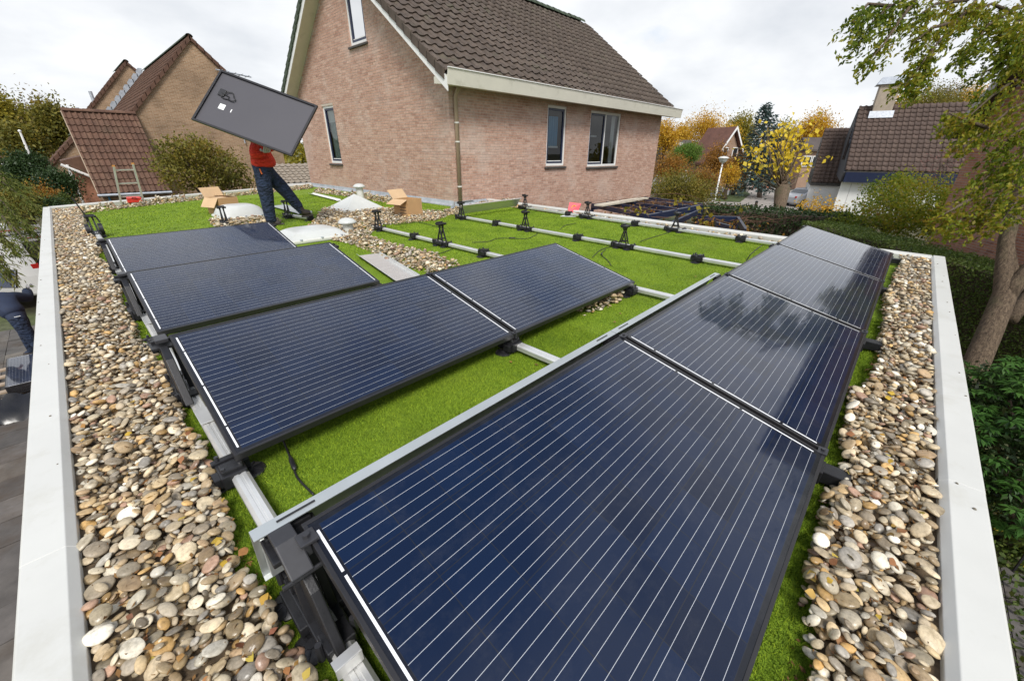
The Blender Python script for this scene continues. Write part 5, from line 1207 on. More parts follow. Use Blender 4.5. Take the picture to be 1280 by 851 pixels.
# ================================================================== ground
gm = bpy.data.materials.new('ground'); gm.use_nodes = True; nt = gm.node_tree; b = nt.nodes['Principled BSDF']
f = noise(nt, .12, 6, .6); c = ramp(nt, f, [(.055, .075, .022), (.085, .070, .040), (.065, .085, .025), (.12, .11, .09)], [.35, .48, .56, .7]); f2 = noise(nt, 5, 5, .7)
c = mixc(nt, 1.0, c, ramp(nt, f2, [(.6,) * 3, (1,) * 3, (1.35,) * 3], [.3, .5, .7]), 'MULTIPLY'); nt.links.new(c, b.inputs['Base Color']); b.inputs['Roughness'].default_value = .95; bump(nt, b, f2, .6, .03)
g = MB().add([(-500, -500, G - .02), (900, -500, G - .02), (900, 900, G - .02), (-500, 900, G - .02)], [(0, 1, 2, 3)]).build('ground', gm); tag(g, kind='structure')
M['street'] = simple('street_paving', (.30, .27, .24), .85, 0, .18, 1.2, .3, 8)
def sheet(name, pts, z, mat): 
    o = MB().add([Vector((p[0], p[1], z)) for p in pts], [list(range(len(pts)))]).build(name, mat); tag(o, kind='structure'); return o
sheet('road', [onz(*p, G) for p in ((800, 250), (830, 262), (1000, 268), (1045, 262), (1060, 246), (1000, 236), (930, 231), (880, 236), (820, 236))], G + .004, M['street'])
sheet('lawn', [onz(*p, G) for p in ((893, 252), (925, 253), (938, 243), (930, 238), (896, 240))], G + .03, M['lawn'])
sheet('brick_path', [onz(*p, G) for p in ((938, 236), (964, 236), (962, 232), (942, 232))], G + .02, simple('red_path', (.42, .14, .06), .85, 0, .2, 2))
# patio of concrete slabs beside the garage
pt = root('patio', (-1.5, 8, G), None, None, world=True); pt['kind'] = 'structure'
M['slab'] = island_mat('patio_slab', [(.10, .095, .088), (.13, .12, .11), (.085, .08, .075), (.15, .135, .115)], .75, .5, 12, stain=((.065, .045, .028), 1.6, .50, .72, .8), objrand=True, detail=.35, dscale=3)
sm = MB().box((0, 0, 0), (.492, .492, .05)).mesh('slab', M['slab'])
for i in range(5):
    for j in range(22):
        o = obj('slab', sm, pt); o.location = (-.62 - .5 * i, 5.0 + .5 * j, G + random.gauss(.012, .003)); o.rotation_euler = (random.gauss(0, .004), random.gauss(0, .004), 0)
for i in range(6):
    for j in range(3):
        o = obj('slab', sm, pt); o.location = (3.2 + .5 * i, -.7 - .5 * j, G + random.gauss(.012, .003))

# ================================================================== plants
def unit(a): return a / np.maximum(np.linalg.norm(a, axis=-1, keepdims=True), 1e-6)
def leaf_quads(P, size, droop=0.0, elong=2.0, flat=0.0, dirs=None, jit=.35):
    P = np.asarray(P, float); n = len(P)
    d = RNG.normal(0, 1, (n, 3)); d[:, 2] -= droop
    if dirs is not None: d = d * .45 + dirs
    d = unit(d); s = np.cross(d, unit(RNG.normal(0, 1, (n, 3)) * (1 - flat) + np.array([0, 0, 1.0]) * flat)); s = unit(s)
    L_ = size * RNG.uniform(1 - jit, 1 + jit, (n, 1)); W_ = L_ / elong
    nn = np.cross(d, s); c = P + nn * (L_ * .08)
    V = np.stack([P - d * L_ * .5, c + s * W_ * .5 - d * L_ * .08, P + d * L_ * .5, c - s * W_ * .5 - d * L_ * .08], 1); return V
def clump_points(blobs, nclump, per, sig, shell=(.55, 1.0), lowcut=None):
    out = []; vol = np.array([b[3] * b[4] * b[5] for b in blobs]) ** (2 / 3); vol = vol / vol.sum()
    for b, f in zip(blobs, vol):
        m = max(3, int(nclump * f)); u = unit(RNG.normal(0, 1, (m, 3))); r = RNG.uniform(shell[0], shell[1], (m, 1))
        c = np.array(b[:3]) + u * r * np.array(b[3:6]); k = RNG.poisson(per, m) + 1
        out.append(np.repeat(c, k, 0) + RNG.normal(0, 1, (k.sum(), 3)) * sig * RNG.uniform(.6, 1.4, (k.sum(), 1)))
    return np.concatenate(out)
def limb(mb, a, b, r0, r1, bend=.12, n=5, sides=7):
    a, b = Vector(a), Vector(b); ln = (b - a).length; off = Vector((random.gauss(0, 1), random.gauss(0, 1), random.gauss(0, .5))) * ln * bend
    pts = [a.lerp(b, i / n) + off * math.sin(math.pi * i / n) + Vector((random.gauss(0, 1), random.gauss(0, 1), 0)) * ln * .015 for i in range(n + 1)]
    mb.tube(pts, [r0 + (r1 - r0) * i / n for i in range(n + 1)], sides); return pts
def tree(name, lab, cat, base, top, r, blobs, nclump, per, sig, leaf, mat, group=None, droop=.2, elong=1.8, bark='bark_dark', twigs=3, shell=(.5, 1.0), flat=.2, trunk=True):
    base = Vector(base); t = root(name, base, lab, cat, group, world=True); mb = MB(); top = Vector(top)
    if trunk:
        limb(mb, base, top, r, r * .55, .04, 6, 9)
        for b in blobs:
            c = Vector(b[:3]); st = base.lerp(top, random.uniform(.55, 1.0)); pts = limb(mb, st, c, r * .4, r * .12, .1)
            for _ in range(twigs):
                u = Vector((random.gauss(0, 1), random.gauss(0, 1), random.gauss(.3, .8))).normalized(); e = c + Vector((u.x * b[3], u.y * b[4], u.z * b[5])) * .85
                limb(mb, pts[random.randint(2, 4)], e, r * .13, r * .03, .1, 4, 5)
        mb.build('trunk', M[bark], t, smooth=True)
    P = clump_points(blobs, nclump, per, sig, shell)
    obj('crown', quads_mesh('crown', leaf_quads(P, leaf, droop, elong, flat), mat), t); return t
def blob_at(px, py, D, r, rz=None, ry=None): p = at(px, py, D); return (p.x, p.y, p.z, r, ry or r, rz or r)
FO = {}
FO['green'] = foliage('leaf_green', [(.030, .055, .014), (.055, .095, .02), (.095, .135, .028), (.14, .16, .036)])
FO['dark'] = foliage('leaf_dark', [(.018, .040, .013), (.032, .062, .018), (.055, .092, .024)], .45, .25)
FO['hedge'] = foliage('leaf_hedge', [(.055, .095, .018), (.09, .145, .026), (.14, .195, .04), (.19, .21, .055)], .5, .25)
FO['olive'] = foliage('leaf_olive', [(.08, .095, .02), (.15, .145, .026), (.23, .20, .032), (.28, .18, .026)])
FO['acacia'] = foliage('leaf_acacia', [(.055, .10, .010), (.12, .18, .014), (.22, .26, .02), (.34, .30, .025), (.24, .13, .025)], .5, .5)
FO['gold'] = foliage('leaf_gold', [(.36, .19, .016), (.55, .30, .022), (.66, .42, .035), (.50, .35, .06)], .5, .4)
FO['yellow'] = foliage('leaf_yellow', [(.62, .42, .02), (.78, .56, .03), (.82, .64, .07), (.65, .56, .10)], .5, .4)
FO['rust'] = foliage('leaf_rust', [(.16, .08, .018), (.27, .14, .024), (.38, .17, .026), (.22, .17, .035)])
FO['yelgreen'] = foliage('leaf_yellowgreen', [(.14, .15, .02), (.24, .22, .03), (.34, .27, .03), (.20, .20, .03)])
FO['lime'] = foliage('leaf_lime', [(.08, .15, .02), (.13, .22, .03), (.17, .26, .04)])
FO['spruce'] = foliage('needle_spruce', [(.030, .055, .050), (.050, .085, .078), (.075, .115, .105)], .6, .15)
FO['conifer'] = foliage('needle_conifer', [(.05, .075, .014), (.10, .13, .022), (.17, .18, .035), (.17, .14, .045)], .6, .35)
FO['bare'] = foliage('twig_leaf', [(.12, .09, .05), (.20, .14, .07), (.25, .18, .05)])
# ------------------------------------------------------------------ foreground tree at the right
D0 = 6.4
tr = root('acacia_tree', Vector((*at(1226, 448, D0).xy, G)), 'tall tree with leaning forked trunk and drooping yellow-green sprays by the hedge', 'tree', world=True)
mb = MB(); b0 = at(1222, 450, D0); gpt = Vector((b0.x - .55, b0.y + .05, G))
T1 = [gpt, (gpt + b0) / 2 + Vector((.04, 0, 0)), b0, at(1240, 408, D0), at(1257, 366, D0), at(1255, 335, D0 + .05), at(1258, 300, D0 + .1), at(1270, 255, D0 + .2), at(1287, 205, D0 + .2), at(1305, 120, D0), at(1300, 20, 6.2), at(1270, -60, 6)]
mb.tube(T1, [.20, .175, .155, .145, .14, .105, .095, .088, .08, .07, .06, .04], 14)
T2 = [at(1255, 375, D0), at(1272, 352, D0 - .1), at(1300, 322, D0 - .2), at(1340, 270, D0 - .2), at(1370, 150, D0), at(1360, 0, 6.4)]
mb.tube(T2, [.12, .105, .095, .085, .07, .05], 12)
T3 = [at(1262, 400, D0 + .25), at(1278, 380, D0 + .3), at(1300, 350, D0 + .4), at(1330, 300, D0 + .5)]; mb.tube(T3, [.10, .09, .08, .06], 10)
T4 = [at(1268, 340, D0 + .5), at(1262, 300, D0 + .6), at(1275, 262, D0 + .7), at(1300, 230, D0 + .8)]; mb.tube([at(1285, 365, D0 + .35)] + T4, [.07, .062, .055, .05, .04], 9)
SP = [([(1290, -30, 6.2), (1210, -25, 6), (1150, -8, 5.8), (1112, 8, 5.7), (1090, 28, 5.6), (1072, 55, 5.6)], 260, .13), ([(1150, -8, 5.8), (1125, 25, 5.7), (1105, 55, 5.6), (1085, 78, 5.6)], 170, .11), ([(1112, 8, 5.7), (1085, 5, 5.6), (1066, 28, 5.5)], 110, .10),
      ([(1270, -40, 6), (1225, -5, 5.9), (1195, 28, 5.8), (1165, 62, 5.7), (1145, 90, 5.7), (1128, 110, 5.7)], 300, .11), ([(1195, 28, 5.8), (1165, 35, 5.7), (1140, 55, 5.7)], 120, .10), ([(1165, 62, 5.7), (1158, 90, 5.7), (1150, 112, 5.7)], 90, .09), ([(1210, 0, 6), (1170, 5, 5.9), (1140, 25, 5.8)], 130, .11),
      ([(1300, 0, 6.2), (1262, 15, 6), (1235, 32, 5.9), (1215, 60, 5.8), (1205, 68, 5.8)], 260, .13), ([(1262, 15, 6), (1240, 5, 5.9), (1200, 20, 5.8)], 150, .12),
      ([(1305, 60, 6.2), (1275, 72, 6.1), (1250, 80, 6), (1228, 92, 5.9)], 200, .13), ([(1300, 20, 6), (1275, 25, 5.8), (1250, 45, 5.8)], 260, .16), ([(1300, 40, 6), (1280, 50, 5.8), (1262, 62, 5.8)], 240, .15),
      ([(1305, 120, 6.3), (1268, 100, 6.2), (1240, 120, 6.1), (1212, 145, 6), (1198, 155, 6)], 200, .12), ([(1305, 120, 6.3), (1265, 135, 6.1), (1235, 160, 6), (1205, 185, 6)], 240, .13), ([(1235, 160, 6), (1200, 148, 5.9), (1187, 142, 5.9)], 90, .10),
      ([(1300, 150, 6.2), (1270, 165, 6), (1245, 190, 6)], 200, .14), ([(1287, 205, 6.5), (1255, 200, 6.2), (1230, 225, 6.1), (1212, 250, 6.1)], 200, .13), ([(1287, 205, 6.5), (1262, 225, 6.2), (1240, 255, 6.1), (1225, 285, 6.1)], 200, .13),
      ([(1300, 230, 6.2), (1272, 250, 6), (1250, 280, 5.9)], 130, .13), ([(1270, 255, 6.6), (1232, 262, 6.3), (1200, 275, 6.2), (1180, 285, 6.2)], 170, .12), ([(1290, 180, 6), (1275, 200, 5.8), (1265, 230, 5.8)], 130, .13), ([(1212, 250, 6.1), (1190, 262, 6.1), (1172, 272, 6.1)], 100, .11)]
pts = []; drs = []
for path, n, sg in SP:
    Q = [at(*q) for q in path]; mb.tube(Q, [max(.004, .03 * (1 - i / len(Q)) ** 1.2) for i in range(len(Q))], 5)
    for _ in range(int(n * .47)):
        sg_ = sg * .62
        k = min(len(Q) - 2, int(random.random() ** .7 * (len(Q) - 1))) if len(Q) > 2 else 0
        u = random.random(); c = Q[k].lerp(Q[k + 1], u); c += Vector((random.gauss(0, sg_), random.gauss(0, sg_), random.gauss(-.05, sg_)))
        # a compound leaf: leaflets along a short drooping stalk
        st = Vector((random.gauss(-.25, .5), random.gauss(.25, .5), random.gauss(-.7, .35))).normalized() * random.uniform(.10, .22)
        for i in range(9):
            w_ = (i + .5) / 9; pts.append((c + st * w_ + Vector((random.gauss(0, .018), random.gauss(0, .018), random.gauss(0, .012))))[:]); drs.append((st.normalized() + Vector((random.gauss(0, .5),) * 3) * .5)[:])
mb.build('trunk', M['bark'], tr, smooth=True)
obj('crown', quads_mesh('crown', leaf_quads(np.array(pts), .062, .3, 2.0, .2, np.array(drs)), FO['acacia']), tr)
# more of the crown outside the picture, overhead and to the right (it shows in the panels)
mb2 = leaf_quads(clump_points([(11.2, -4.2, 3.2, 2.0, 1.8, 2.0), (10.2, -3.4, 5.2, 2.2, 1.8, 1.6), (12.5, -3.6, 4.6, 2.0, 1.8, 2.0)], 420, 30, .18), .07, .5, 2.0, .2)
obj('upper_crown', quads_mesh('upper_crown', mb2, FO['acacia']), tr)

# ------------------------------------------------------------------ hedges
def hedge(lab, a, b, depth, z0, z1, leaf, dens, mat, group=None, name='hedge', rough=.05, round_=0):
    a, b = Vector((a[0], a[1], 0)), Vector((b[0], b[1], 0)); d = b - a; ln = d.length; d.normalize(); n = Vector((-d.y, d.x, 0)); n = -n if n.dot(CAM - a) > 0 else n     # n points away from the viewer
    t = root(name, (a + b) / 2 + Vector((0, 0, z0)), lab, 'hedge', group, world=True)
    MB().prism([a + n * .06 + Vector((0, 0, z0)), b + n * .06 + Vector((0, 0, z0)), b + n * (depth - .06) + Vector((0, 0, z0)), a + n * (depth - .06) + Vector((0, 0, z0))], (0, 0, z1 - z0 - .06)).build('twig_core', M['bark_dark'], t)
    P = []
    def add(cnt, f): 
        u = RNG.uniform(0, 1, cnt); v = RNG.uniform(0, 1, cnt); P.append(np.array([f(x, y)[:] for x, y in zip(u, v)]))
    H = z1 - z0
    add(int(ln * H * dens), lambda x, y: a + d * (x * ln) + Vector((0, 0, z0 + y * H)))
    add(int(ln * depth * dens), lambda x, y: a + d * (x * ln) + n * (y * depth) + Vector((0, 0, z1)))
    add(int(depth * H * dens), lambda x, y: a + n * (x * depth) + Vector((0, 0, z0 + y * H))); add(int(depth * H * dens), lambda x, y: b + n * (x * depth) + Vector((0, 0, z0 + y * H)))
    add(int(ln * H * dens * .3), lambda x, y: a + d * (x * ln) + n * depth + Vector((0, 0, z0 + y * H)))
    P = np.concatenate(P); w_ = (np.sin(P[:, 0] * 3.1 + P[:, 1] * 2) + np.sin(P[:, 0] * 7.3 - P[:, 1] * 5 + P[:, 2] * 4)) * rough * .4
    P[:, 2] += w_ * (P[:, 2] > z1 - .1); P += RNG.normal(0, rough * .6, P.shape)
    obj('leaves', quads_mesh('leaves', leaf_quads(P, leaf, 0, 1.7, .3), mat), t); return t
ha, hb = onz(1090, 300, -.75), onz(1300, 356, -.75); hd_ = (ha - hb).normalized()
hedge('long clipped green hedge behind the leaning trunk, level with the flat roof', ha + hd_ * 3.0, hb - hd_ * 2.5, 1.0, G, -.75, .045, 1900, FO['hedge'])
# ------------------------------------------------------------------ rhododendron and yellow flowers below the right coping
rb = root('rhododendron', Vector((6.6, -1.5, G)), 'dense glossy-leaved evergreen shrub below the right white coping', 'shrub', world=True); mb = MB(); P = []
BL = [blob_at(1262, 500, 5.0, .62), blob_at(1248, 560, 4.6, .55), blob_at(1275, 600, 4.4, .6), blob_at(1290, 530, 4.8, .7), blob_at(1235, 480, 5.3, .45), blob_at(1262, 635, 4.5, .4)]
for bl in BL: limb(mb, (6.4, -1.5, G), bl[:3], .05, .02, .15)
mb.build('stems', M['bark_dark'], rb); c_ = clump_points(BL, 330, 1, .0, (.75, 1.05)); V = []
for p in c_:
    k = random.randint(6, 9); tl = RNG.normal(0, .3, 2)
    for i in range(k):
        a = 6.283 * i / k + random.gauss(0, .15); d = np.array([math.cos(a), math.sin(a), -.18 + tl[0] * math.cos(a) + tl[1] * math.sin(a)]); d /= np.linalg.norm(d); s = np.cross(d, [0, 0, 1]); s /= np.linalg.norm(s); L_ = random.uniform(.085, .125)
        b0_ = p + d * .012; V.append([b0_, b0_ + d * L_ * .55 + s * L_ * .17 + [0, 0, .012], b0_ + d * L_ - [0, 0, .012], b0_ + d * L_ * .55 - s * L_ * .17 + [0, 0, .012]])
FO['rhodo'] = foliage('leaf_rhodo', [(.028, .080, .016), (.055, .135, .026), (.085, .18, .04)], .32, .25)
obj('leaves', quads_mesh('leaves', np.array(V), FO['rhodo']), rb)
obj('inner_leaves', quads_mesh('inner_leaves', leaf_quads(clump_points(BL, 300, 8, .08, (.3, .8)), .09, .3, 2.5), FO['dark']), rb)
fb = root('flower_shrub', Vector((5.4, -1.6, G)), 'low shrub with small yellow flowers below the right coping', 'shrub', world=True)
BL = [blob_at(1268, 668, 4.6, .35, .22), blob_at(1262, 700, 4.6, .30, .2), blob_at(1290, 690, 4.5, .4, .3)]
obj('leaves', quads_mesh('leaves', leaf_quads(clump_points(BL, 200, 8, .06, (.5, 1)), .05, 0, 1.5), FO['hedge']), fb)
obj('flowers', quads_mesh('flowers', leaf_quads(clump_points(BL, 60, 5, .02, (.9, 1.1)), .035, 0, 1.0), FO['yellow']), fb)
gl = root('ground_cover', Vector((5, -1.5, G)), None, None, world=True); gl['kind'] = 'stuff'
P = RNG.uniform(0, 1, (5000, 3)) * np.array([4.5, 1.6, .12]) + np.array([4.0, -2.1, G]); obj('leaves', quads_mesh('leaves', leaf_quads(P, .06, 0, 1.5, .5), FO['green']), gl)
# iron railing
rl = root('iron_railing', Vector((5.0, -1.1, G)), 'dark iron railing bars below the right coping beside the paving', 'railing', world=True)
ra, rb_ = at(1262, 735, 4.3), at(1305, 690, 4.1)
for i in range(5):
    p = at(1256 + 7 * i, 728 + 16 * i, 4.35 - .05 * i); q = at(1275 + 9 * i, 702 + 16 * i, 4.25 - .05 * i); MB().tube([p, q + (q - p) * .6], .012, 6).build('bar', M['plastic'], rl)
MB().tube([at(1252, 718, 4.37), at(1290, 800, 4.1)], .016, 6).build('hand_rail', M['plastic'], rl)

# ------------------------------------------------------------------ shrubs and trees at the right, beyond the far coping
tree('maple_shrub', 'broad yellow-green shrub overhanging the hedge past the far coping', 'shrub', Vector((*at(1110, 290, 14).xy, G)), at(1110, 280, 14), .10, [blob_at(1105, 266, 13.5, 1.1, .85), blob_at(1140, 248, 14, 1.25, .9), blob_at(1168, 262, 14, 1.1, .85), blob_at(1080, 278, 13, .9, .65), blob_at(1115, 238, 14.5, .9, .6), blob_at(1058, 286, 13, .7, .5), blob_at(1150, 280, 13.5, 1.0, .6)], 620, 26, .12, .085, FO['acacia'], droop=.3, flat=.5)
tree('maple_shrub', 'small yellow-green shrub before the red brick wall, behind the trunk', 'shrub', Vector((*at(1215, 300, 13).xy, G)), at(1215, 290, 13), .07, [blob_at(1205, 285, 12.5, .7, .5), blob_at(1240, 292, 12.5, .6, .45), blob_at(1185, 270, 13, .4, .4)], 200, 18, .10, .08, FO['acacia'], droop=.3, flat=.5)
tree('berry_shrub', 'thin bare shrub with pinkish twigs before the chimney house', 'shrub', Vector((*at(1180, 235, 22).xy, G)), at(1180, 225, 22), .06, [blob_at(1178, 205, 22, 1.1, .9), blob_at(1190, 195, 22, .7, .5)], 90, 4, .15, .07, foliage('leaf_pink', [(.20, .10, .09), (.28, .12, .11), (.16, .10, .08)]), twigs=14)
def hedge_px(lab, pa, pb, zt_, depth, leaf, dens, mat, D, name='hedge'):
    a, b = at(*pa, D[0]), at(*pb, D[1]); hedge(lab, a, b, depth, G, (a.z + b.z) / 2, leaf, dens, mat, None, name, .09)
hedge_px('dark glossy ivy hedge beyond the pergola and the far coping', (872, 256), (1060, 276), 0, 1.2, .09, 420, FO['dark'], (15, 13))
# yellow pollard tree
tb_ = at(972, 285, 19); tp = at(978, 238, 19)
cat_ = root('pollard_tree', Vector((*tb_.xy, G)), 'knobbly pollard tree with upright twigs and large bright yellow leaves', 'tree', world=True); mb = MB()
mb.tube([Vector((*tb_.xy, G)), tb_, at(974, 262, 19), tp, at(979, 228, 19)], [.30, .27, .24, .33, .18], 10)
P = []
for i in range(30):
    a = at(978 + random.gauss(0, 3), 236 + random.gauss(0, 5), 19); e = at(978 + random.gauss(0, 26), random.uniform(148, 215), 19 + random.gauss(0, 1.2)); pts_ = limb(mb, a, e, .05, .008, .06, 6, 5)
    for q in pts_[2:]:
        for _ in range(random.choice((0, 1, 2))): P.append((q + Vector((random.gauss(0, .15), random.gauss(0, .15), random.gauss(0, .15))))[:])
mb.build('trunk', M['bark'], cat_, smooth=True)
BL = [blob_at(975, 180, 19, 1.5, 1.0), blob_at(950, 205, 19, 1.1, .8), blob_at(1000, 195, 19, 1.2, 1.0), blob_at(1000, 165, 19, .7, .7), blob_at(978, 158, 19, .6, .5)]
P = np.concatenate([np.array(P), clump_points(BL, 95, 2.4, .15, (.3, 1.05))]); obj('leaves', quads_mesh('leaves', leaf_quads(P, .20, .6, 1.25, .1), FO['yellow']), cat_)
# blue spruce
def spruce(base, top, rad_, lab, mat, n=26, per=120, leaf=.28):
    base, top = Vector(base), Vector(top); t = root('spruce_tree', base, lab, 'tree', None, world=True); mb = MB(); mb.tube([base, base.lerp(top, .5), top], [.25, .15, .02], 7); P = []; dr = []
    for i in range(n):
        f = .12 + .86 * i / n; c = base.lerp(top, f); R_ = rad_ * (1 - f) ** .85 * random.uniform(.85, 1.1) + .1
        for j in range(7):
            a = j * .9 + i * 1.3 + random.gauss(0, .2); d = Vector((math.cos(a), math.sin(a), -.25 + .5 * f)); e = c + d * R_; mb.tube([c, e], [.03, .01], 4)
            m_ = int(per / 7 * (R_ / rad_ + .15)); u = RNG.uniform(.15, 1, m_) ** .8
            P.append(np.array(c) + np.array(d)[None] * R_ * u[:, None] + RNG.normal(0, .10 * rad_ / 2, (m_, 3))); dr.append(np.tile(np.array(d), (m_, 1)))
    mb.build('trunk', M['bark_dark'], t); obj('crown', quads_mesh('crown', leaf_quads(np.concatenate(P), leaf, .2, 2.6, .3, np.concatenate(dr)), mat), t)
spruce(Vector((*at(953, 232, 40).xy, G)), at(958, 128, 40), 3.4, 'blue-green spruce rising behind the yellow pollard tree', FO['spruce'], 30, 190, .34)
# background trees
def bt(lab, px, py_top, py_bot, wpx, D, mat, n=500, per=9, leaf=.45, name='autumn_tree', sig=.5, shell=(.35, 1.0), group='trees beyond the street', baseup=None, twigs=5):
    c = at(px, (py_top + py_bot) / 2, D); tp = at(px, py_top, D); r = wpx / 2 * D / FPX; rz_ = (tp.z - c.z); base = Vector((c.x, c.y, G)); B_ = []
    for i in range(6):
        a = i * 1.05; B_.append((c.x + math.cos(a) * r * .45, c.y + math.sin(a) * r * .45, c.z + rz_ * random.uniform(-.35, .4), r * .62, r * .62, rz_ * .6))
    B_.append((c.x, c.y, c.z + rz_ * .4, r * .5, r * .5, rz_ * .6)); tree(name, lab, 'tree', base, c, .22, B_, int(n * 1.3), per * 1.9, sig, leaf * .62, mat, group, shell=shell, twigs=twigs)
bt('golden birch glowing just past the house corner', 832, 148, 200, 28, 55, FO['gold'], 260, 8, .35)
bt('feathery golden tree with thin top twigs beyond the street', 880, 138, 205, 56, 66, FO['gold'], 420, 8, .38, shell=(.2, 1.05), sig=.7, twigs=12)
bt('yellow-green rounded tree left of the blue spruce', 925, 140, 195, 44, 75, FO['yelgreen'], 380, 9, .5)
bt('small golden tree between the feathery tree and house corner', 852, 152, 190, 26, 80, FO['gold'], 200, 8, .5)
bt('tan and gold tree right of the yellow pollard', 1018, 137, 200, 46, 62, FO['gold'], 420, 9, .42, sig=.6)
bt('olive tree behind the blue spruce', 978, 146, 200, 36, 80, FO['olive'], 260, 9, .5)
bt('gold tree behind the red gabled house', 905, 156, 200, 34, 60, FO['gold'], 240, 8, .35)
bt('rusty shrub-like tree past the house corner', 838, 190, 235, 44, 40, FO['rust'], 260, 9, .26, sig=.3)
bt('spreading bronze tree in front of the street lamp', 852, 212, 268, 92, 24, FO['olive'], 480, 10, .17, sig=.25, twigs=9)
bt('rust-brown tree before the red gabled house', 897, 178, 226, 34, 44, FO['rust'], 240, 9, .26, sig=.3)
bt('rusty young tree beside the street lamp', 880, 206, 250, 36, 32, FO['rust'], 200, 9, .2, sig=.25)
bt('orange climber-clad tree by the red gabled house', 922, 190, 240, 30, 42, FO['rust'], 220, 9, .26, sig=.3)
bt('bright orange bush beside the lamp post', 912, 205, 240, 20, 38, FO['gold'], 120, 8, .22, sig=.25)
bt('trimmed bright green ball tree past the house', 857, 180, 212, 36, 48, FO['lime'], 420, 12, .22, sig=.2, shell=(.8, 1.0))
bt('brown hazy tree behind the chimney house', 1165, 108, 160, 90, 60, FO['olive'], 420, 8, .4, sig=.8, shell=(.2, 1.05), twigs=10)
bt('bare brown tree behind the chimney house roof ridge', 1190, 104, 150, 50, 70, FO['bare'], 220, 5, .4, sig=.9, twigs=14)
bt('yellow tree behind the dark verge', 1215, 105, 160, 50, 66, FO['gold'], 260, 8, .42, sig=.7)
bt('tree with bright yellow crown right of chimney', 1130, 118, 160, 50, 75, FO['gold'], 240, 8, .42, sig=.7)
hedge_px('low mixed hedge at the street side of the lawn', (895, 234), (935, 234), 0, 1.0, .16, 90, FO['green'], (46, 46), 'hedge')
# wispy orange plants by the hedge
tree('orange_shrub', 'orange-leaved shrub between the ivy hedge and the chimney house', 'shrub', Vector((*at(1020, 280, 20).xy, G)), at(1022, 270, 20), .06, [blob_at(1018, 262, 20, .8, .7), blob_at(1032, 270, 19, .7, .5)], 120, 10, .15, .11, FO['gold'])
# ------------------------------------------------------------------ plants at the left
tree('autumn_bush', 'large yellow-olive bush before the plain brick gable', 'bush', Vector((*ony(250, 240, 22).xy, G)), ony(250, 225, 22), .12, [(*ony(250, 205, 22)[:], 1.25, 1.2, 1.0), (*ony(225, 215, 22)[:], .95, 1, .8), (*ony(280, 212, 22)[:], 1.0, 1, .85), (*ony(215, 190, 22)[:], .6, .6, .45), (*ony(245, 185, 22)[:], .8, .8, .5), (*ony(298, 228, 22)[:], .6, .6, .5)], 420, 20, .13, .11, FO['olive'], droop=.2, flat=.3)
def bl(lab, px, py_top, py_bot, wpx, y, mat, n, per, leaf, name='garden_tree', sig=.4, shell=(.4, 1.0), group='trees left of the gabled row'):
    D = -(CR.transposed() @ (ony(px, (py_top + py_bot) / 2, y) - CAM)).z; bt(lab, px, py_top, py_bot, wpx * .62, D, mat, n, per, leaf, name, sig, shell, group)
bl('tall olive-green tree at the far left behind the terrace', 8, 124, 205, 50, 52, FO['yelgreen'], 520, 10, .40)
bl('loose half-bare tree with fine twigs left of the gabled row', 45, 126, 200, 44, 60, FO['bare'], 300, 7, .36, sig=.9, shell=(.2, 1.1))
bl('yellow-green tree close behind the lean-to', 72, 128, 200, 34, 46, FO['olive'], 320, 9, .34)
bl('olive tree between the bare tree and the terrace', 30, 158, 210, 30, 45, FO['olive'], 300, 9, .34)
bl('dark green conical yew beside the low brick gable', 38, 196, 242, 44, 30, FO['dark'], 520, 16, .16, sig=.2, shell=(.7, 1.0))
bl('dark ivy bush under the low brick gable', 75, 218, 255, 40, 27, FO['dark'], 320, 14, .14, sig=.2, shell=(.7, 1.0))
bl('small clipped round box bush by the far roof corner', 82, 243, 262, 18, 24, FO['green'], 240, 14, .07, sig=.07, shell=(.85, 1.0))
bl('yellowing garden shrub in front of the dark yew', 20, 236, 268, 60, 23, FO['olive'], 260, 10, .13, sig=.2)
bl('reddish green garden shrub before the ivy', 55, 240, 265, 40, 25, FO['rust'], 160, 8, .12, sig=.2)
bl('low dark hedge bush at the foot of the ivy', 62, 250, 268, 40, 23, FO['dark'], 200, 12, .10, sig=.12)
# feathery conifer reaching in at the left edge
cf = root('feathery_conifer', Vector((-5.2, 11.5, G)), 'feathery light green conifer with drooping branches reaching over the left coping', 'tree', world=True); mb = MB(); mb.tube([(-5.2, 11.5, G), (-5.1, 11.5, 3.0)], [.25, .05], 8); P = []; dr = []
for (p0, p1, p2, n) in (((-90, 205, 9.5), (0, 250, 8.6), (42, 292, 8.0), 1000), ((-90, 180, 9.5), (-5, 222, 9), (48, 262, 8.6), 1000), ((-90, 240, 9.5), (-10, 285, 8.6), (22, 318, 8.2), 900), ((-90, 260, 9), (-15, 300, 8.4), (12, 345, 8.0), 420), ((-90, 190, 10), (-20, 205, 9.6), (30, 235, 9.4), 700), ((-90, 230, 9.2), (0, 268, 8.2), (50, 318, 7.4), 500), ((-80, 215, 9.5), (-20, 240, 9), (20, 280, 8.6), 800), ((-100, 300, 8), (-20, 318, 7.6), (14, 352, 7.4), 260)):
    a, b, c = at(*p0), at(*p1), at(*p2); Q = [a, a.lerp(b, .5) + Vector((0, 0, .08)), b, b.lerp(c, .5) + Vector((0, 0, -.0)), c]; mb.tube(Q, [.04, .03, .02, .012, .004], 5)
    for _ in range(n):
        u = random.random() * 3.99; k = int(u); q = Q[k].lerp(Q[k + 1], u - k); d = (Q[k + 1] - Q[k]).normalized(); w_ = Vector((random.gauss(0, 1), random.gauss(0, 1), random.gauss(-.5, .4))).normalized(); ln = random.uniform(.05, .35)
        P.append((q + w_ * ln * random.random() + d * ln * .4)[:]); dr.append((w_ * .8 + d + Vector((0, 0, -.3)))[:])
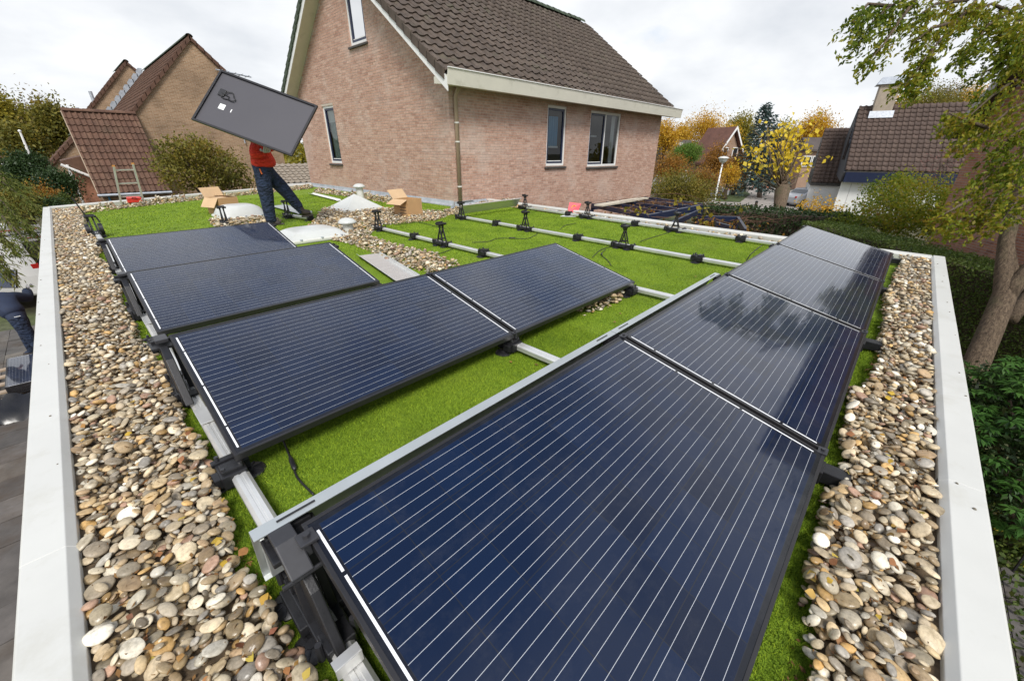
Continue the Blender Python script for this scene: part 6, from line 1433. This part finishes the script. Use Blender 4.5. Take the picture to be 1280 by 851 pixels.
mb.build('trunk', M['bark_dark'], cf); obj('crown', quads_mesh('crown', leaf_quads(np.array(P), .13, .2, 5.5, .1, np.array(dr)), FO['conifer']), cf)
# far tree belt
P = []
for k in range(150):
    a = rad(-25 + 150 * k / 150 + random.gauss(0, .4)); D = random.uniform(105, 150); h = random.uniform(3.2, 7.2); c = (D * math.cos(a), D * math.sin(a), G + h * .5); P.append((*c, 4.0, 4.0, h * .62))
wd_o = obj('far_wood', quads_mesh('far_wood', leaf_quads(clump_points(P, 4200, 7, .8, (.4, 1)), 1.0, 0, 1.5), FO['yelgreen'])); wd_o['kind'] = 'stuff'; tag(wd_o, 'distant belt of autumn trees on the skyline', 'wood')

# leaf litter and grit caught between the pebbles
for fld, n_, rx, ry in ((fL, 2600, (-.17, .19), (.9, 4.5)), (fR, 2200, (.7, 4.2), (.075, .34))):
    P = []
    for _ in range(n_):
        x, y = random.uniform(*rx), random.uniform(*ry)
        if fld is fL: y = ry[0] + (ry[1] - ry[0]) * random.random() ** 1.5
        P.append((x, y, max(.006, topz(fld, x, y) - random.uniform(.002, .016))))
    lt = obj('leaf_litter', quads_mesh('leaf_litter', leaf_quads(np.array(P), .015, 0, 1.7, .75, jit=.6), FO['litter'] if 'litter' in FO else FO.setdefault('litter', foliage('dead_litter', [(.07, .035, .018), (.16, .08, .03), (.24, .13, .04), (.10, .06, .035)], .8, .05)))); lt['kind'] = 'stuff'; tag(lt, 'brown leaf litter caught between the pebbles', 'leaf litter')
# ================================================================== people
def skin_mesh(name, chains, mats, matfn, sub=2, rootv=0):
    """chains: list of point lists [(x,y,z,r)]; points closer than 1 mm are one vertex"""
    V, R_, E = [], [], []
    def vid(p):
        for i, q in enumerate(V):
            if (Vector(q) - Vector(p[:3])).length < 1e-3: return i
        V.append(p[:3]); R_.append(p[3] if isinstance(p[3], tuple) else (p[3], p[3])); return len(V) - 1
    for ch in chains:
        ids = [vid(p) for p in ch]
        for a, b in zip(ids[:-1], ids[1:]): E.append((a, b))
    me = bpy.data.meshes.new(name); me.from_pydata(V, E, []); o = bpy.data.objects.new(name, me); COL.objects.link(o)
    sk = o.modifiers.new('skin', 'SKIN'); sk.use_smooth_shade = True; sk.branch_smoothing = .6
    for i, d in enumerate(me.skin_vertices[0].data): d.radius = R_[i]; d.use_root = (i == rootv)
    ss = o.modifiers.new('sub', 'SUBSURF'); ss.levels = ss.render_levels = sub
    dg = bpy.context.evaluated_depsgraph_get(); m2 = bpy.data.meshes.new_from_object(o.evaluated_get(dg)); bpy.data.objects.remove(o); m2.name = name
    m2.materials.clear()
    for m in mats: m2.materials.append(m)
    for p in m2.polygons: p.use_smooth = True; p.material_index = matfn(p.center) if matfn else 0
    return m2
M['skin'] = simple('skin', (.50, .30, .21), .5, 0, .06, 12); M['sweater'] = simple('red_sweater', (.62, .030, .010), .8, 0, .12, 7, .35, 60); M['denim'] = simple('navy_trousers', (.010, .021, .050), .85, 0, .45, 7)
def fold_bump(m, sc, st, ds):
    nt = m.node_tree; b = nt.nodes['Principled BSDF']; g = nt.nodes.new('ShaderNodeNewGeometry'); mp_ = nt.nodes.new('ShaderNodeMapping'); mp_.inputs['Scale'].default_value = (1, 1, 1.9); mp_.inputs['Rotation'].default_value = (.5, .35, 0)
    nt.links.new(g.outputs['Position'], mp_.inputs['Vector']); bump(nt, b, noise(nt, sc, 3, .45, mp_.outputs['Vector'], 1.2), st, ds)
fold_bump(M['denim'], 7, 1.0, .09)
fold_bump(M['sweater'], 8, 1.0, .07); M['glove'] = simple('grey_glove', (.42, .43, .46), .8, 0, .15, 25, .3, 90); M['boot'] = simple('boot', (.035, .026, .02), .6, 0, .2, 20); M['hair'] = simple('hair', (.06, .035, .02), .6, 0, .3, 40); M['navy_coat'] = simple('navy_jacket', (.014, .024, .055), .8, 0, .25, 8, .4, 40)
M['orange_glove'] = simple('orange_glove', (.60, .14, .03), .7); M['grip'] = simple('glove_grip', (.03, .03, .035), .8)
# carried panel: fitted to its four corners
PC = Vector((2.65, 8.55, 1.79)); PR = Euler((rad(-37.6), rad(18.2), rad(-53.4)), 'XYZ').to_matrix()
cp = copy_tree(first); cp['label'] = 'solar panel carried aloft by the man, dark grey back with coiled lead'; cp['group'] = 'solar panels carried by hand'
pu, pv = PR @ Vector((1, 0, 0)), PR @ Vector((0, 0, 1)); pn = PR @ Vector((0, -1, 0))     # along, across, side
if pn.dot(CAM - PC) < 0: pn = -pn
# glass faces away from the viewer; keep it right-handed: x along, y = across (up), z = glass side
zx = -pn; xx = pu; yy_ = zx.cross(xx)
Mx = Matrix((xx, yy_, zx)).transposed().to_4x4(); 
cp.rotation_euler = Mx.to_euler(); cp.location = PC - xx * PL / 2 - yy_ * PW / 2
# the man: built in a frame s (walking direction, to the right), f (away from the viewer), up
DM = 7.45
def P3(px, py, D=DM): return at(px, py, D)
gx = P3(330, 283); gx += CR @ Vector((.20, 0, 0)); gx.z = 0
man = root('person', (gx.x, gx.y, 0), 'person in red sweater and navy work trousers carrying a solar panel', 'person', world=True)
up = Vector((0, 0, 1)); fw = Vector((gx.x - CAM.x, gx.y - CAM.y, 0)).normalized(); sd = fw.cross(up).normalized()     # sd: to the right
def mp(s, f, z): v = Vector((gx.x, gx.y, 0)) + sd * s + fw * f + up * z; return (v.x, v.y, v.z)
def c4(s, f, z, r): return (*mp(s, f, z), r)
sc = 1.0
pelv = c4(.06, .0, .90, 0.189); waist = c4(.05, 0, 1.06, .19); chest = c4(.04, 0, 1.27, 0.201); neck = c4(.05, .0, 1.44, 0.085); head = c4(.07, .0, 1.52, 0.104); crown = c4(.075, 0, 1.63, 0.104)
hipL, hipR = c4(-.005, -.075, .86, 0.152), c4(.11, .075, .86, 0.146)
kneeL, ankL, heelL, toeL = c4(-.01, -.07, .47, 0.104), c4(-.03, -.07, .09, 0.076), c4(-.035, -.07, .045, 0.055), c4(.13, -.07, .03, 0.049)
kneeR, ankR, toeR = c4(.33, .09, .54, 0.101), c4(.53, .08, .17, 0.073), c4(.67, .07, .17, 0.049)
thL = c4(-.01, -.075, .67, 0.132); thR = c4(.22, .085, .71, 0.127); caL = c4(-.035, -.07, .29, 0.095); caR = c4(.43, .085, .36, 0.090)
shL, shR = c4(.03, -.17, 1.36, 0.091), c4(.05, .17, 1.36, 0.091)
elL = c4(-.06, -.26, 1.16, 0.076); wrL = c4(.12, -.22, 1.235, 0.051); elR = c4(.24, .26, 1.30, 0.071); wrR = c4(.38, .12, 1.42, 0.051)
hdL = c4(.19, -.215, 1.25, .035)
body = skin_mesh('body', [[pelv, waist, chest, neck, head, crown], [pelv, hipL, thL, kneeL, caL, ankL, heelL, toeL], [pelv, hipR, thR, kneeR, caR, ankR, toeR], [chest, shL, elL, wrL], [chest, shR, elR, wrR]],
                 [M['skin'], M['denim'], M['sweater'], M['boot'], M['hair']], None)
def zone(c):
    v = c - Vector((gx.x, gx.y, 0)); s, f, z = v.dot(sd), v.dot(fw), v.z
    if z < .13 and s < .3: return 3
    if s > .5 and z < .27: return 3
    if z > 1.6: return 4
    if z > 1.42 and abs(f) < .12 and s < .2: return 0
    if z > 1.06: return 2
    if z > 1.3: return 2
    return 1
for p in body.polygons: p.material_index = zone(p.center)
obj('body', body, man)
def fat(q, k): return (*q[:3], q[3] * k if not isinstance(q[3], tuple) else q[3])
# sweater with a loose hem, as a garment over the body
hem = c4(.075, 0, .945, .25)
sw = skin_mesh('sweater', [[hem, c4(.07, 0, 1.10, .25), fat(chest, 1.2), c4(.045, 0, 1.40, .10)], [fat(chest, 1.2), fat(shL, 1.2), fat(elL, 1.3), fat(wrL, 1.35)], [fat(chest, 1.2), fat(shR, 1.2), fat(elR, 1.3), fat(wrR, 1.35)]], [M['sweater']], None); obj('sweater', sw, man)
# trousers with turn-ups over the boots
tr_ = skin_mesh('trousers', [[c4(.058, 0, .99, .17), fat(pelv, 1.08)], [fat(pelv, 1.08), fat(hipL, 1.08), fat(thL, 1.08), fat(kneeL, 1.12), fat(caL, 1.12), (*ankL[:3], .095), c4(-.03, -.07, .05, .092)], [fat(pelv, 1.08), fat(hipR, 1.08), fat(thR, 1.08), fat(kneeR, 1.14), fat(caR, 1.15), c4(.51, .08, .22, .092)]], [M['denim']], None); obj('trousers', tr_, man)
MB().beam(mp(-.03, -.165, .99), mp(-.03, -.175, .86), .012, .10, fw).build('tool_pocket', M['denim'], man)
MB().tube([mp(.0, -.20, .88), mp(-.02, -.195, .97)], .012, 6).build('orange_pen', M['orange_glove'], man)
# gloved hands: palm, four fingers bent over the panel edge, thumb
def hand(wr, fdir, pdir, curl, mat, parent, name='glove', k=1.0):
    """wr wrist, fdir along the fingers, pdir palm normal (towards what is held)"""
    fdir = Vector(fdir).normalized(); pdir = Vector(pdir); pdir = (pdir - fdir * pdir.dot(fdir)).normalized(); side = fdir.cross(pdir); w_ = Vector(wr); chains = []
    pc = w_ + fdir * .055 * k
    palm = [(*w_, .030 * k), (*pc, (.040 * k, .022 * k)), (*(w_ + fdir * .088 * k), (.042 * k, .018 * k))]
    chains.append(palm)
    for i, ln in enumerate((.068, .078, .073, .056)):
        b = w_ + fdir * .088 * k + side * (.033 - .022 * i) * k; ch = [palm[2], (*b, .012 * k)]; d = fdir.copy(); p = b
        for j, fr in enumerate((.45, .3, .25)):
            d = (d * math.cos(curl * (.6 + .3 * j)) + pdir * math.sin(curl * (.6 + .3 * j))).normalized(); p = p + d * ln * fr * k * 1.25; ch.append((*p, .0095 * k))
        chains.append(ch)
    tb = w_ + fdir * .035 * k + side * .03 * k; d = (fdir * .6 + side * .8).normalized(); p1 = tb + d * .035 * k; p2 = p1 + (fdir * .8 + pdir * .6).normalized() * .033 * k
    chains.append([palm[1], (*tb, .014 * k), (*p1, .012 * k), (*p2, .010 * k)])
    return obj(name, skin_mesh(name, chains, [mat, M['grip']], None, 1), parent)
# the lower panel edge near pixel (335,187)
lowA, lowB = PC - pv * PW / 2 - pu * PL / 2, PC - pv * PW / 2 + pu * PL / 2
gp_ = lowA.lerp(lowB, .76)
hw_ = Vector(wrL[:3]); hand(hw_, (gp_ + (lowB - lowA).normalized() * .10 - hw_), fw * .8 + up * .7, .75, M['glove'], man, k=1.3)
hw2 = Vector(wrR[:3]); hand(hw2, sd * .5 + up * .6 - fw * .4, -fw + up * .2, .6, M['glove'], man)
# face, ears and boots' soles
hc_ = Vector(mp(.075, 0, 1.565))
for f_ in (-1, 1): MB().lathe([(.004, -.012), (.012, -.006), (.012, .006), (.004, .012)], hc_ + sd * .078 + fw * .03 * f_ + up * .012, 8).build('eye', M['white_paint'], man, smooth=True)
MB().add([hc_ + sd * .08 + up * .01, hc_ + sd * .112 - up * .03, hc_ + sd * .085 - fw * .014 - up * .035, hc_ + sd * .085 + fw * .014 - up * .035], [(0, 1, 2), (0, 3, 1), (1, 3, 2), (0, 2, 3)]).build('nose', M['skin'], man)
MB().tube([hc_ + sd * .086 - fw * .02 - up * .055, hc_ + sd * .09 - up * .054, hc_ + sd * .086 + fw * .02 - up * .055], .004, 6).build('mouth', M['red'], man)
for f_ in (-1, 1): MB().lathe([(.006, -.025), (.016, -.01), (.018, .01), (.008, .028)], hc_ + fw * .085 * f_ - sd * .01, 8).build('ear', M['skin'], man, smooth=True)
MB().beam(mp(-.10, -.07, .012), mp(.17, -.07, .012), .085, .022).build('boot_sole', M['boot'], man, bevel=.008)
MB().beam(mp(.49, .08, .105), mp(.70, .07, .125), .085, .03).build('boot_sole', M['boot'], man, bevel=.008)

# ------------------------------------------------------------------ the bent-over worker on the ground at the left
MD = 9.6
mg = onz(46, 446, G); 
p2 = root('person', (mg.x, mg.y, G), 'person in navy jacket and trousers bending over a small panel below the left coping', 'person', world=True)
f2 = Vector((mg.x - CAM.x, mg.y - CAM.y, 0)).normalized(); s2_ = f2.cross(up).normalized()
def q4(s, f, z, r): v = Vector((mg.x, mg.y, G)) + s2_ * s + f2 * f + up * z; return (*v, r)
pel = q4(.05, 0, .93, 0.216); ws = q4(.0, .14, 1.08, 0.210); chs = q4(-.14, .36, 1.26, 0.228); nk = q4(-.10, .52, 1.34, 0.084); hdq = q4(-.12, .60, 1.36, 0.108); crq = q4(-.14, .70, 1.36, 0.102)
ch2 = [[pel, ws, chs, nk, hdq, crq], [pel, q4(.02, -.1, .88, 0.156), q4(.06, -.11, .5, 0.106), q4(.12, -.1, .09, 0.072), q4(-.03, -.06, .04, 0.050)], [pel, q4(.08, .1, .88, 0.156), q4(.02, .14, .5, 0.106), q4(-.02, .16, .09, 0.072), q4(-.16, .2, .04, 0.050)],
       [chs, q4(.14, .40, 1.27, 0.102), q4(.34, .56, 1.14, 0.078), q4(.38, .80, 1.30, 0.060)], [chs, q4(-.26, .40, 1.27, 0.102), q4(-.44, .58, 1.08, 0.074), q4(-.34, .80, 1.16, 0.060)]]
bd = skin_mesh('body', ch2, [M['skin'], M['denim'], M['navy_coat'], M['boot'], M['hair']], None)
for p in bd.polygons:
    v = p.center - Vector((mg.x, mg.y, G)); s, f, z = v.dot(s2_), v.dot(f2), v.z
    p.material_index = 3 if z < .1 else 4 if (f > .6 and z > 1.36 and abs(s + .13) < .12) else 0 if (f > .5 and abs(s + .12) < .12) else 2 if (z > .93) else 1
obj('body', bd, p2)
obj('jacket', skin_mesh('jacket', [[(*pel[:3], .235), (*ws[:3], .23), (*chs[:3], .24), (*nk[:3], .09)], [(*chs[:3], .24), *[(*q[:3], q[3] * 1.3) for q in ch2[3][1:]]], [(*chs[:3], .24), *[(*q[:3], q[3] * 1.3) for q in ch2[4][1:]]]], [M['navy_coat']], None), p2)
hand(ch2[3][3][:3], s2_ * .6 + f2 * .3 + up * .2, f2, .6, M['glove'], p2); hand(ch2[4][3][:3], f2 * .4 + s2_ * .7, -up, .6, M['orange_glove'], p2)
MB().beam(Vector(q4(.0, -.19, .98, 0)[:3]), Vector(q4(.09, -.185, .98, 0)[:3]), .004, .03, f2).build('pocket_logo', M['sticker'], p2)
# ================================================================== pergola beyond the far coping
pg = root('pergola', (11.5, 5.6, G), 'dark navy timber pergola with bare vines beside the far coping', 'pergola', world=True)
ZP = -.22
A_, B_, C_p, D_p = onz(740, 259, ZP), onz(804, 250, ZP), onz(877, 259, ZP), onz(806, 273, ZP)
def pbeam(a, b, w_=.07, h_=.15, name='beam'): MB().beam(a, b, w_, h_).build(name, M['navy_paint'], pg, bevel=.004)
pbeam(D_p, C_p, .08, .16); pbeam(A_, B_, .08, .16)
for k in range(5):
    u = k / 4; pbeam(A_.lerp(B_, u) + Vector((0, 0, .05)), D_p.lerp(C_p, u) + Vector((0, 0, .05)), .06, .12, 'rafter')
E1, E2, E3, E4 = onz(812, 276, ZP), onz(925, 296, ZP), onz(1000, 300, ZP), onz(880, 262, ZP)
L1, L2, L3 = onz(880, 273, -.5), onz(922, 274, -.5), onz(932, 290, -.5)
pbeam(L1, L2); pbeam(L2, L3); pbeam(onz(895, 281, -.5), onz(914, 286, -.5), .07, .15, 'rafter'); pbeam(onz(830, 285, -.4), onz(875, 264, -.3), .06, .14, 'rafter')
for p in (A_, B_, C_p, D_p, L2): MB().beam(Vector((p.x, p.y, G)), p - Vector((0, 0, .08)), .09, .09, (0, 1, 0)).build('post', M['navy_paint'], pg)
# bare vines on it
mb = MB(); LV = []
for i in range(60):
    a = D_p.lerp(C_p, random.random()).lerp(A_.lerp(B_, random.random()), random.random()); a = a + Vector((0, 0, random.uniform(.02, .14))); b = a + Vector((random.gauss(0, .7), random.gauss(0, .7), random.gauss(0, .06))); limb(mb, a, b, .008, .004, .12, 4, 4)
for i in range(40):
    a = L1.lerp(L2, random.random()) + Vector((random.gauss(0, .4), random.gauss(-.5, .5), random.uniform(-.1, .1))); limb(mb, a, a + Vector((random.gauss(0, .6), random.gauss(0, .6), random.gauss(0, .1))), .008, .004, .12, 4, 4)
vn = root('climbing_vine', D_p.lerp(B_, .5), 'leafless brown vine with a few yellow leaves sprawling over the pergola', 'vine', world=True); mb.build('stems', M['vine'] if 'vine' in M else M.setdefault('vine', simple('vine_stem', (.14, .075, .045), .9)), vn)
P = [D_p.lerp(C_p, random.random()).lerp(A_.lerp(B_, random.random()), random.random()) + Vector((0, 0, random.uniform(-.25, .1))) for _ in range(420)] + [L1.lerp(L3, random.random()) + Vector((random.gauss(0, .5), random.gauss(0, .5), random.gauss(-.1, .1))) for _ in range(300)]
obj('dry_leaves', quads_mesh('dry_leaves', leaf_quads(np.array([p[:] for p in P]), .07, .3, 1.3), FO['rust']), vn)
P = []
for px, py in ((791, 264), (804, 262), (850, 252), (876, 268), (880, 280), (874, 262), (884, 284), (930, 262)):
    c = at(px, py, 9.2 if px < 860 else 8.6)
    for _ in range(9): P.append((c + Vector((random.gauss(0, .10), random.gauss(0, .10), random.gauss(0, .06))))[:])
obj('yellow_leaves', quads_mesh('yellow_leaves', leaf_quads(np.array(P), .10, .3, 1.2, .4), FO['yelgreen']), vn)
pk = onz(748, 257, ZP + .14); pk2 = onz(806, 247.5, ZP + .14)
t = root('timber_plank', pk, 'long pale plank lying on the pergola along the brick wall', 'plank', world=True); MB().beam(pk, pk2, .28, .04).build('board', M['plank'] if 'plank' in M else M.setdefault('plank', simple('pale_plank', (.55, .50, .40), .8)), t)
# ================================================================== street lamps
def lamp(px, pyt, pyb, D, lab):
    b, tp = at(px[1], pyb, D), at(px[0], pyt, D); base = Vector((b.x, b.y, G)); top = Vector((b.x, b.y, tp.z))
    t = root('street_lamp', base, lab, 'street lamp', 'street lamps', world=True)
    MB().tube([base, base + Vector((0, 0, 1)), top - Vector((0, 0, .35))], [.085, .07, .045], 10).build('pole', M['white_paint'], t, smooth=True)
    MB().lathe([(.06, -.38), (.22, -.28), (.30, -.10), (.30, -.06)], top, 16).build('lamp_bowl', M['dome'], t, smooth=True)
    MB().lathe([(.36, -.06), (.37, -.02), (.25, .06), (.05, .10)], top, 16).build('lamp_cap', M['vent'], t, smooth=True)
lamp((905, 893), 197, 252, 30.5, 'white street lamp with bowl-shaped head between the bronze tree and lawn')
lamp((939, 933), 196, 236, 46, 'farther white street lamp before the blue spruce')
b = at(945, 256, 28); t = root('bollard', Vector((b.x, b.y, G)), 'short dark wooden bollard on the path', 'bollard')
MB().tube([(0, 0, 0), (0, 0, 1.0)], .09, 8).build('post', M['bark_dark'], t); MB().lathe([(.10, 0), (.10, .05), (.05, .09)], (0, 0, 1.0), 8).build('cap', M['plastic'], t)
p, q = ony(38, 196, 34), ony(25, 165, 34); t = root('flag_pole', Vector((p.x, p.y, G)), 'slanting white pole in front of the left trees', 'pole', world=True)
MB().tube([Vector((p.x + .1, p.y, G)), p, q], [.07, .06, .04], 8).build('shaft', M['white_paint'], t); MB().lathe([(.06, 0), (.07, .05), (.02, .1)], q, 8).build('finial', M['white_paint'], t)
# aerial on the gabled house
a_ = ony(276, 90, 27.5); t = root('roof_aerial', a_, 'thin metal aerial behind the carried panel at the brick gable', 'aerial', world=True)
MB().tube([a_ + Vector((.5, .8, -3.2)), a_ + Vector((.5, .8, .2))], .03, 6).build('mast', M['lead'], t)
MB().tube([a_ + Vector((0, .8, .18)), a_ + Vector((1.6, .8, .02))], .035, 6).build('boom', M['lead'], t)
for k in range(5): MB().tube([a_ + Vector((.2 + .3 * k, .4, .15 - .03 * k)), a_ + Vector((.2 + .3 * k, 1.2, .15 - .03 * k))], .015, 5).build('element', M['lead'], t)
# ================================================================== vehicles
M['tyre'] = simple('tyre', (.02, .02, .02), .8); M['rim'] = simple('rim', (.5, .5, .52), .35, .8)
def car_mat(n, c): 
    m = simple(n, c, .3, 0, .02, 2); m.node_tree.nodes['Principled BSDF'].inputs['Coat Weight'].default_value = .8; return m
M['lampred'] = simple('tail_lamp', (.45, .02, .015), .2); M['lampw'] = simple('head_lamp', (.7, .72, .75), .15)
def car(loc, rz, paint, lab, van=False, L_=4.2, W_=1.72, H_=1.45):
    t = root('parked_van' if van else 'parked_car', loc, lab, 'van' if van else 'car', None, rz); h = W_ / 2
    if van: prof = [(-L_ / 2, .35), (-L_ / 2 - .02, .9), (-L_ / 2 + .03, H_ - .1), (-L_ / 2 + .15, H_), (L_ / 2 - 1.5, H_), (L_ / 2 - 1.1, H_ - .1), (L_ / 2 - .55, 1.05), (L_ / 2 - .05, .9), (L_ / 2, .55), (L_ / 2 - .02, .3)]
    else: prof = [(-L_ / 2, .40), (-L_ / 2 + .02, .75), (-L_ / 2 + .15, .92), (-L_ / 2 + .75, 1.0), (-L_ / 2 + 1.25, H_ - .06), (-.1, H_), (.5, H_ - .08), (1.15, .98), (L_ / 2 - .35, .82), (L_ / 2 - .04, .65), (L_ / 2, .40), (L_ / 2 - .05, .25), (-L_ / 2 + .05, .25)]
    mb = MB(); mb.prism([(x, -h, z) for x, z in prof], (0, W_, 0)); mb.v = [(x, y * (1 - .10 * max(0, (z - .9)) / .5), z) for x, y, z in mb.v]
    mb.build('body', paint, t, bevel=.06)
    for sy in (-1, 1):
        yy = sy * (h + .004)
        if van: gl_ = [(L_ / 2 - 1.9, 1.15), (L_ / 2 - 1.0, 1.15), (L_ / 2 - 1.25, H_ - .25), (L_ / 2 - 1.9, H_ - .25)]
        else: gl_ = [(-L_ / 2 + .95, 1.0), (1.0, .98), (.45, H_ - .14), (-L_ / 2 + 1.35, H_ - .12)]
        f = lambda z: yy * (1 - .10 * max(0, z - .9) / .5)
        MB().prism([(x, f(z) + sy * .002, z) for x, z in gl_], (0, sy * .008, 0)).build('side_window', M['glass'], t)
        for x in (-L_ / 2 + .8, L_ / 2 - .85):
            wh = MB(); wh.tube([(x, yy - sy * .16, .31), (x, yy + sy * .01, .31)], .31, 18); w_ = wh.build('wheel', M['tyre'], t, auto=True); MB().tube([(x, yy - sy * .02, .31), (x, yy + sy * .02, .31)], .19, 14).build('rim', M['rim'], w_, auto=True)
        MB().box((L_ / 2 - .12, sy * (h - .25), .66), (.14, .34, .14)).build('headlight', M['lampw'], t, bevel=.02); MB().box((-L_ / 2 + .04, sy * (h - .14), 1.0 if van else .78), (.10, .16, .45 if van else .16)).build('tail_light', M['lampred'], t, bevel=.02)
    if van:
        MB().prism([(L_ / 2 - 1.02, -h * .8, H_ - .17), (L_ / 2 - 1.02, h * .8, H_ - .17), (L_ / 2 - .52, h * .85, 1.1), (L_ / 2 - .52, -h * .85, 1.1)], (.02, 0, .012)).build('windscreen', M['glass'], t)
    else:
        MB().prism([(.55, -h * .82, H_ - .10), (.55, h * .82, H_ - .10), (1.12, h * .88, 1.01), (1.12, -h * .88, 1.01)], (.012, 0, .014)).build('windscreen', M['glass'], t)
        MB().prism([(-L_ / 2 + 1.2, -h * .8, H_ - .12), (-L_ / 2 + 1.2, h * .8, H_ - .12), (-L_ / 2 + .8, h * .86, 1.03), (-L_ / 2 + .8, -h * .86, 1.03)], (-.012, 0, .014)).build('rear_window', M['glass'], t)
    return t
c = onz(1008, 257, G); car(c, rad(-35), car_mat('paint_silver', (.40, .41, .43)), 'silver car parked beside the white garage boards')
c = onz(834, 243, G); car(c, rad(60), car_mat('paint_white', (.70, .70, .68)), 'white van parked on the street past the house corner', True, 4.8, 1.9, 2.0)
c = onz(880, 246, G); car(c, rad(120), car_mat('paint_grey', (.35, .36, .38)), 'grey car half hidden by the bronze tree')
c = ony(8, 212, 44); car(Vector((c.x, c.y, G)), rad(10), car_mat('paint_white_far', (.72, .72, .72)), 'white car parked before the far terrace')
c = ony(38, 213, 46); car(Vector((c.x, c.y, G)), rad(10), car_mat('paint_pale', (.6, .62, .66)), 'pale car parked next to the white pole')
vb = onz(14, 352, G); vv = car(Vector((-1.95, 20.2, G)), rad(90), car_mat('paint_van', (.78, .78, .77)), 'white work van with open tail behind the bent worker', True, 5.2, 2.0, 1.95)
M['hivis'] = simple('hivis_yellow', (.55, .62, .02), .7); M['stripe'] = simple('stripe_red', (.55, .10, .08), .6)
p = at(22, 328, 12); t = root('hivis_bag', p - Vector((0, 0, .3)), 'yellow-green bag in the open tail of the white van', 'bag', world=True)
mb = MB(); mb.lathe([(.18, -.3), (.30, -.2), (.33, .05), (.22, .25), (.08, .32)], p, 14); mb.build('sack', M['hivis'], t, smooth=True); MB().tube([p + Vector((-.1, 0, .28)), p + Vector((-.06, 0, .42)), p + Vector((.06, 0, .42)), p + Vector((.1, 0, .28))], .015, 6).build('strap', M['plastic'], t)
# striped awning board over the van
a, b = at(-8, 296, 10.5), at(52, 290, 11.5); t = root('striped_board', a, 'white board with thin red and blue stripes behind the left coping', 'board', world=True)
MB().beam(a, b, .05, .42).build('board', M['white_paint'], t)
for k, mt in enumerate(('stripe', 'navy_paint', 'stripe')): MB().beam(a + Vector((.0, -.03, .12 - .12 * k)), b + Vector((.0, -.03, .12 - .12 * k)), .01, .035).build('stripe', M[mt], t)
# panels stacked flat on the ground and the plastic sheet
sp = onz(10, 478, G + .35); t0 = None
for k in range(4):
    o = copy_tree(first); o.rotation_euler = (rad(2), rad(1), rad(92)); o.location = (sp.x + 1.0, sp.y - .45 + .01 * k, G + .32 + .04 * k - .04); o['label'] = 'dark solar panel %s on the patio below the left coping' % ('topmost of the flat stack' if k == 3 else 'inside the flat stack'); o['group'] = 'panels stacked on the patio'
t = root('pallet', (sp.x + .2, sp.y + .2, G), 'wooden pallet wrapped in black film under the stacked panels', 'pallet', world=True)
for k in range(5): MB().box((sp.x + .15, sp.y - .40 + .40 * k, G + .20), (1.15, .12, .03)).build('deck_board', M['pipe'], t)
for k in range(3): MB().box((sp.x - .35 + .5 * k, sp.y + .35, G + .11), (.1, 1.7, .14)).build('bearer', M['pipe'], t)
mb = MB(); n = 16; V = []
for i in range(n + 1):
    for j in range(5): V.append((sp.x - .55 + 1.3 * i / n, sp.y - .62 - .12 * j + random.gauss(0, .03), G + .30 - .07 * j + random.gauss(0, .02) + (.02 if j < 4 else -.0)))
mb.add(V, [(i * 5 + j, (i + 1) * 5 + j, (i + 1) * 5 + j + 1, i * 5 + j + 1) for i in range(n) for j in range(4)]); M['film'] = simple('black_film', (.015, .015, .016), .25); mb.build('film', M['film'], t, smooth=True)
# small panel in the worker's hands
o = copy_tree(first); o['label'] = 'blue solar panel held upright by the bent worker'; o['group'] = 'solar panels carried by hand'
h0 = at(-48, 360, 9.9); sx_ = (at(38, 360, 9.7) - h0).normalized(); yv = (Vector((0, 0, 1)) * .75 + (h0 - CAM).normalized() * .6).normalized(); yv = (yv - sx_ * yv.dot(sx_)).normalized(); zv = sx_.cross(yv)
o.rotation_euler = Matrix((sx_, yv, zv)).transposed().to_euler(); o.location = h0; o.scale = (.95, .45, 1)
# dark door post behind him
p = at(46, 325, 11.2); t = root('gate_post', Vector((p.x, p.y, G)), 'dark narrow post beside the white van', 'post', world=True); MB().beam(Vector((p.x, p.y, G)), p + Vector((0, 0, .45)), .28, .2, (0, 1, 0)).build('post', M['plastic'], t); MB().box(p + Vector((0, 0, .47)), (.32, .26, .04)).build('cap', M['plastic'], t)
# a person far off in the street
fp = onz(822, 248, G); t = root('person', fp, 'distant person in dark blue walking past the white van', 'person', world=True)
z0 = fp; q = lambda x, y, z, r: (z0.x + x, z0.y + y, z0.z + z, r)
bm_ = skin_mesh('body', [[q(0, 0, .9, .15), q(0, 0, 1.25, .18), q(0, 0, 1.45, .07), q(0, 0, 1.6, .10), q(0, 0, 1.72, .09)], [q(0, 0, .9, .15), q(.1, .08, .5, .09), q(.2, .1, .06, .06), q(.1, .2, .04, .05)], [q(0, 0, .9, .15), q(-.08, -.08, .5, .09), q(-.15, -.1, .06, .06), q(-.25, 0, .04, .05)], [q(0, 0, 1.25, .18), q(.16, -.16, 1.38, .07), q(.2, -.2, 1.1, .05), q(.15, -.1, .85, .04)], [q(0, 0, 1.25, .18), q(-.16, .16, 1.38, .07), q(-.2, .2, 1.1, .05), q(-.1, .3, .85, .04)]], [M['skin'], M['denim'], M['navy_coat']], None)
for p in bm_.polygons: z = p.center.z - fp.z; p.material_index = 0 if z > 1.5 else 2 if z > .9 else 1
obj('body', bm_, t)
# tidy up
for o in bpy.data.objects:
    if 'wroot' in o: del o['wroot']
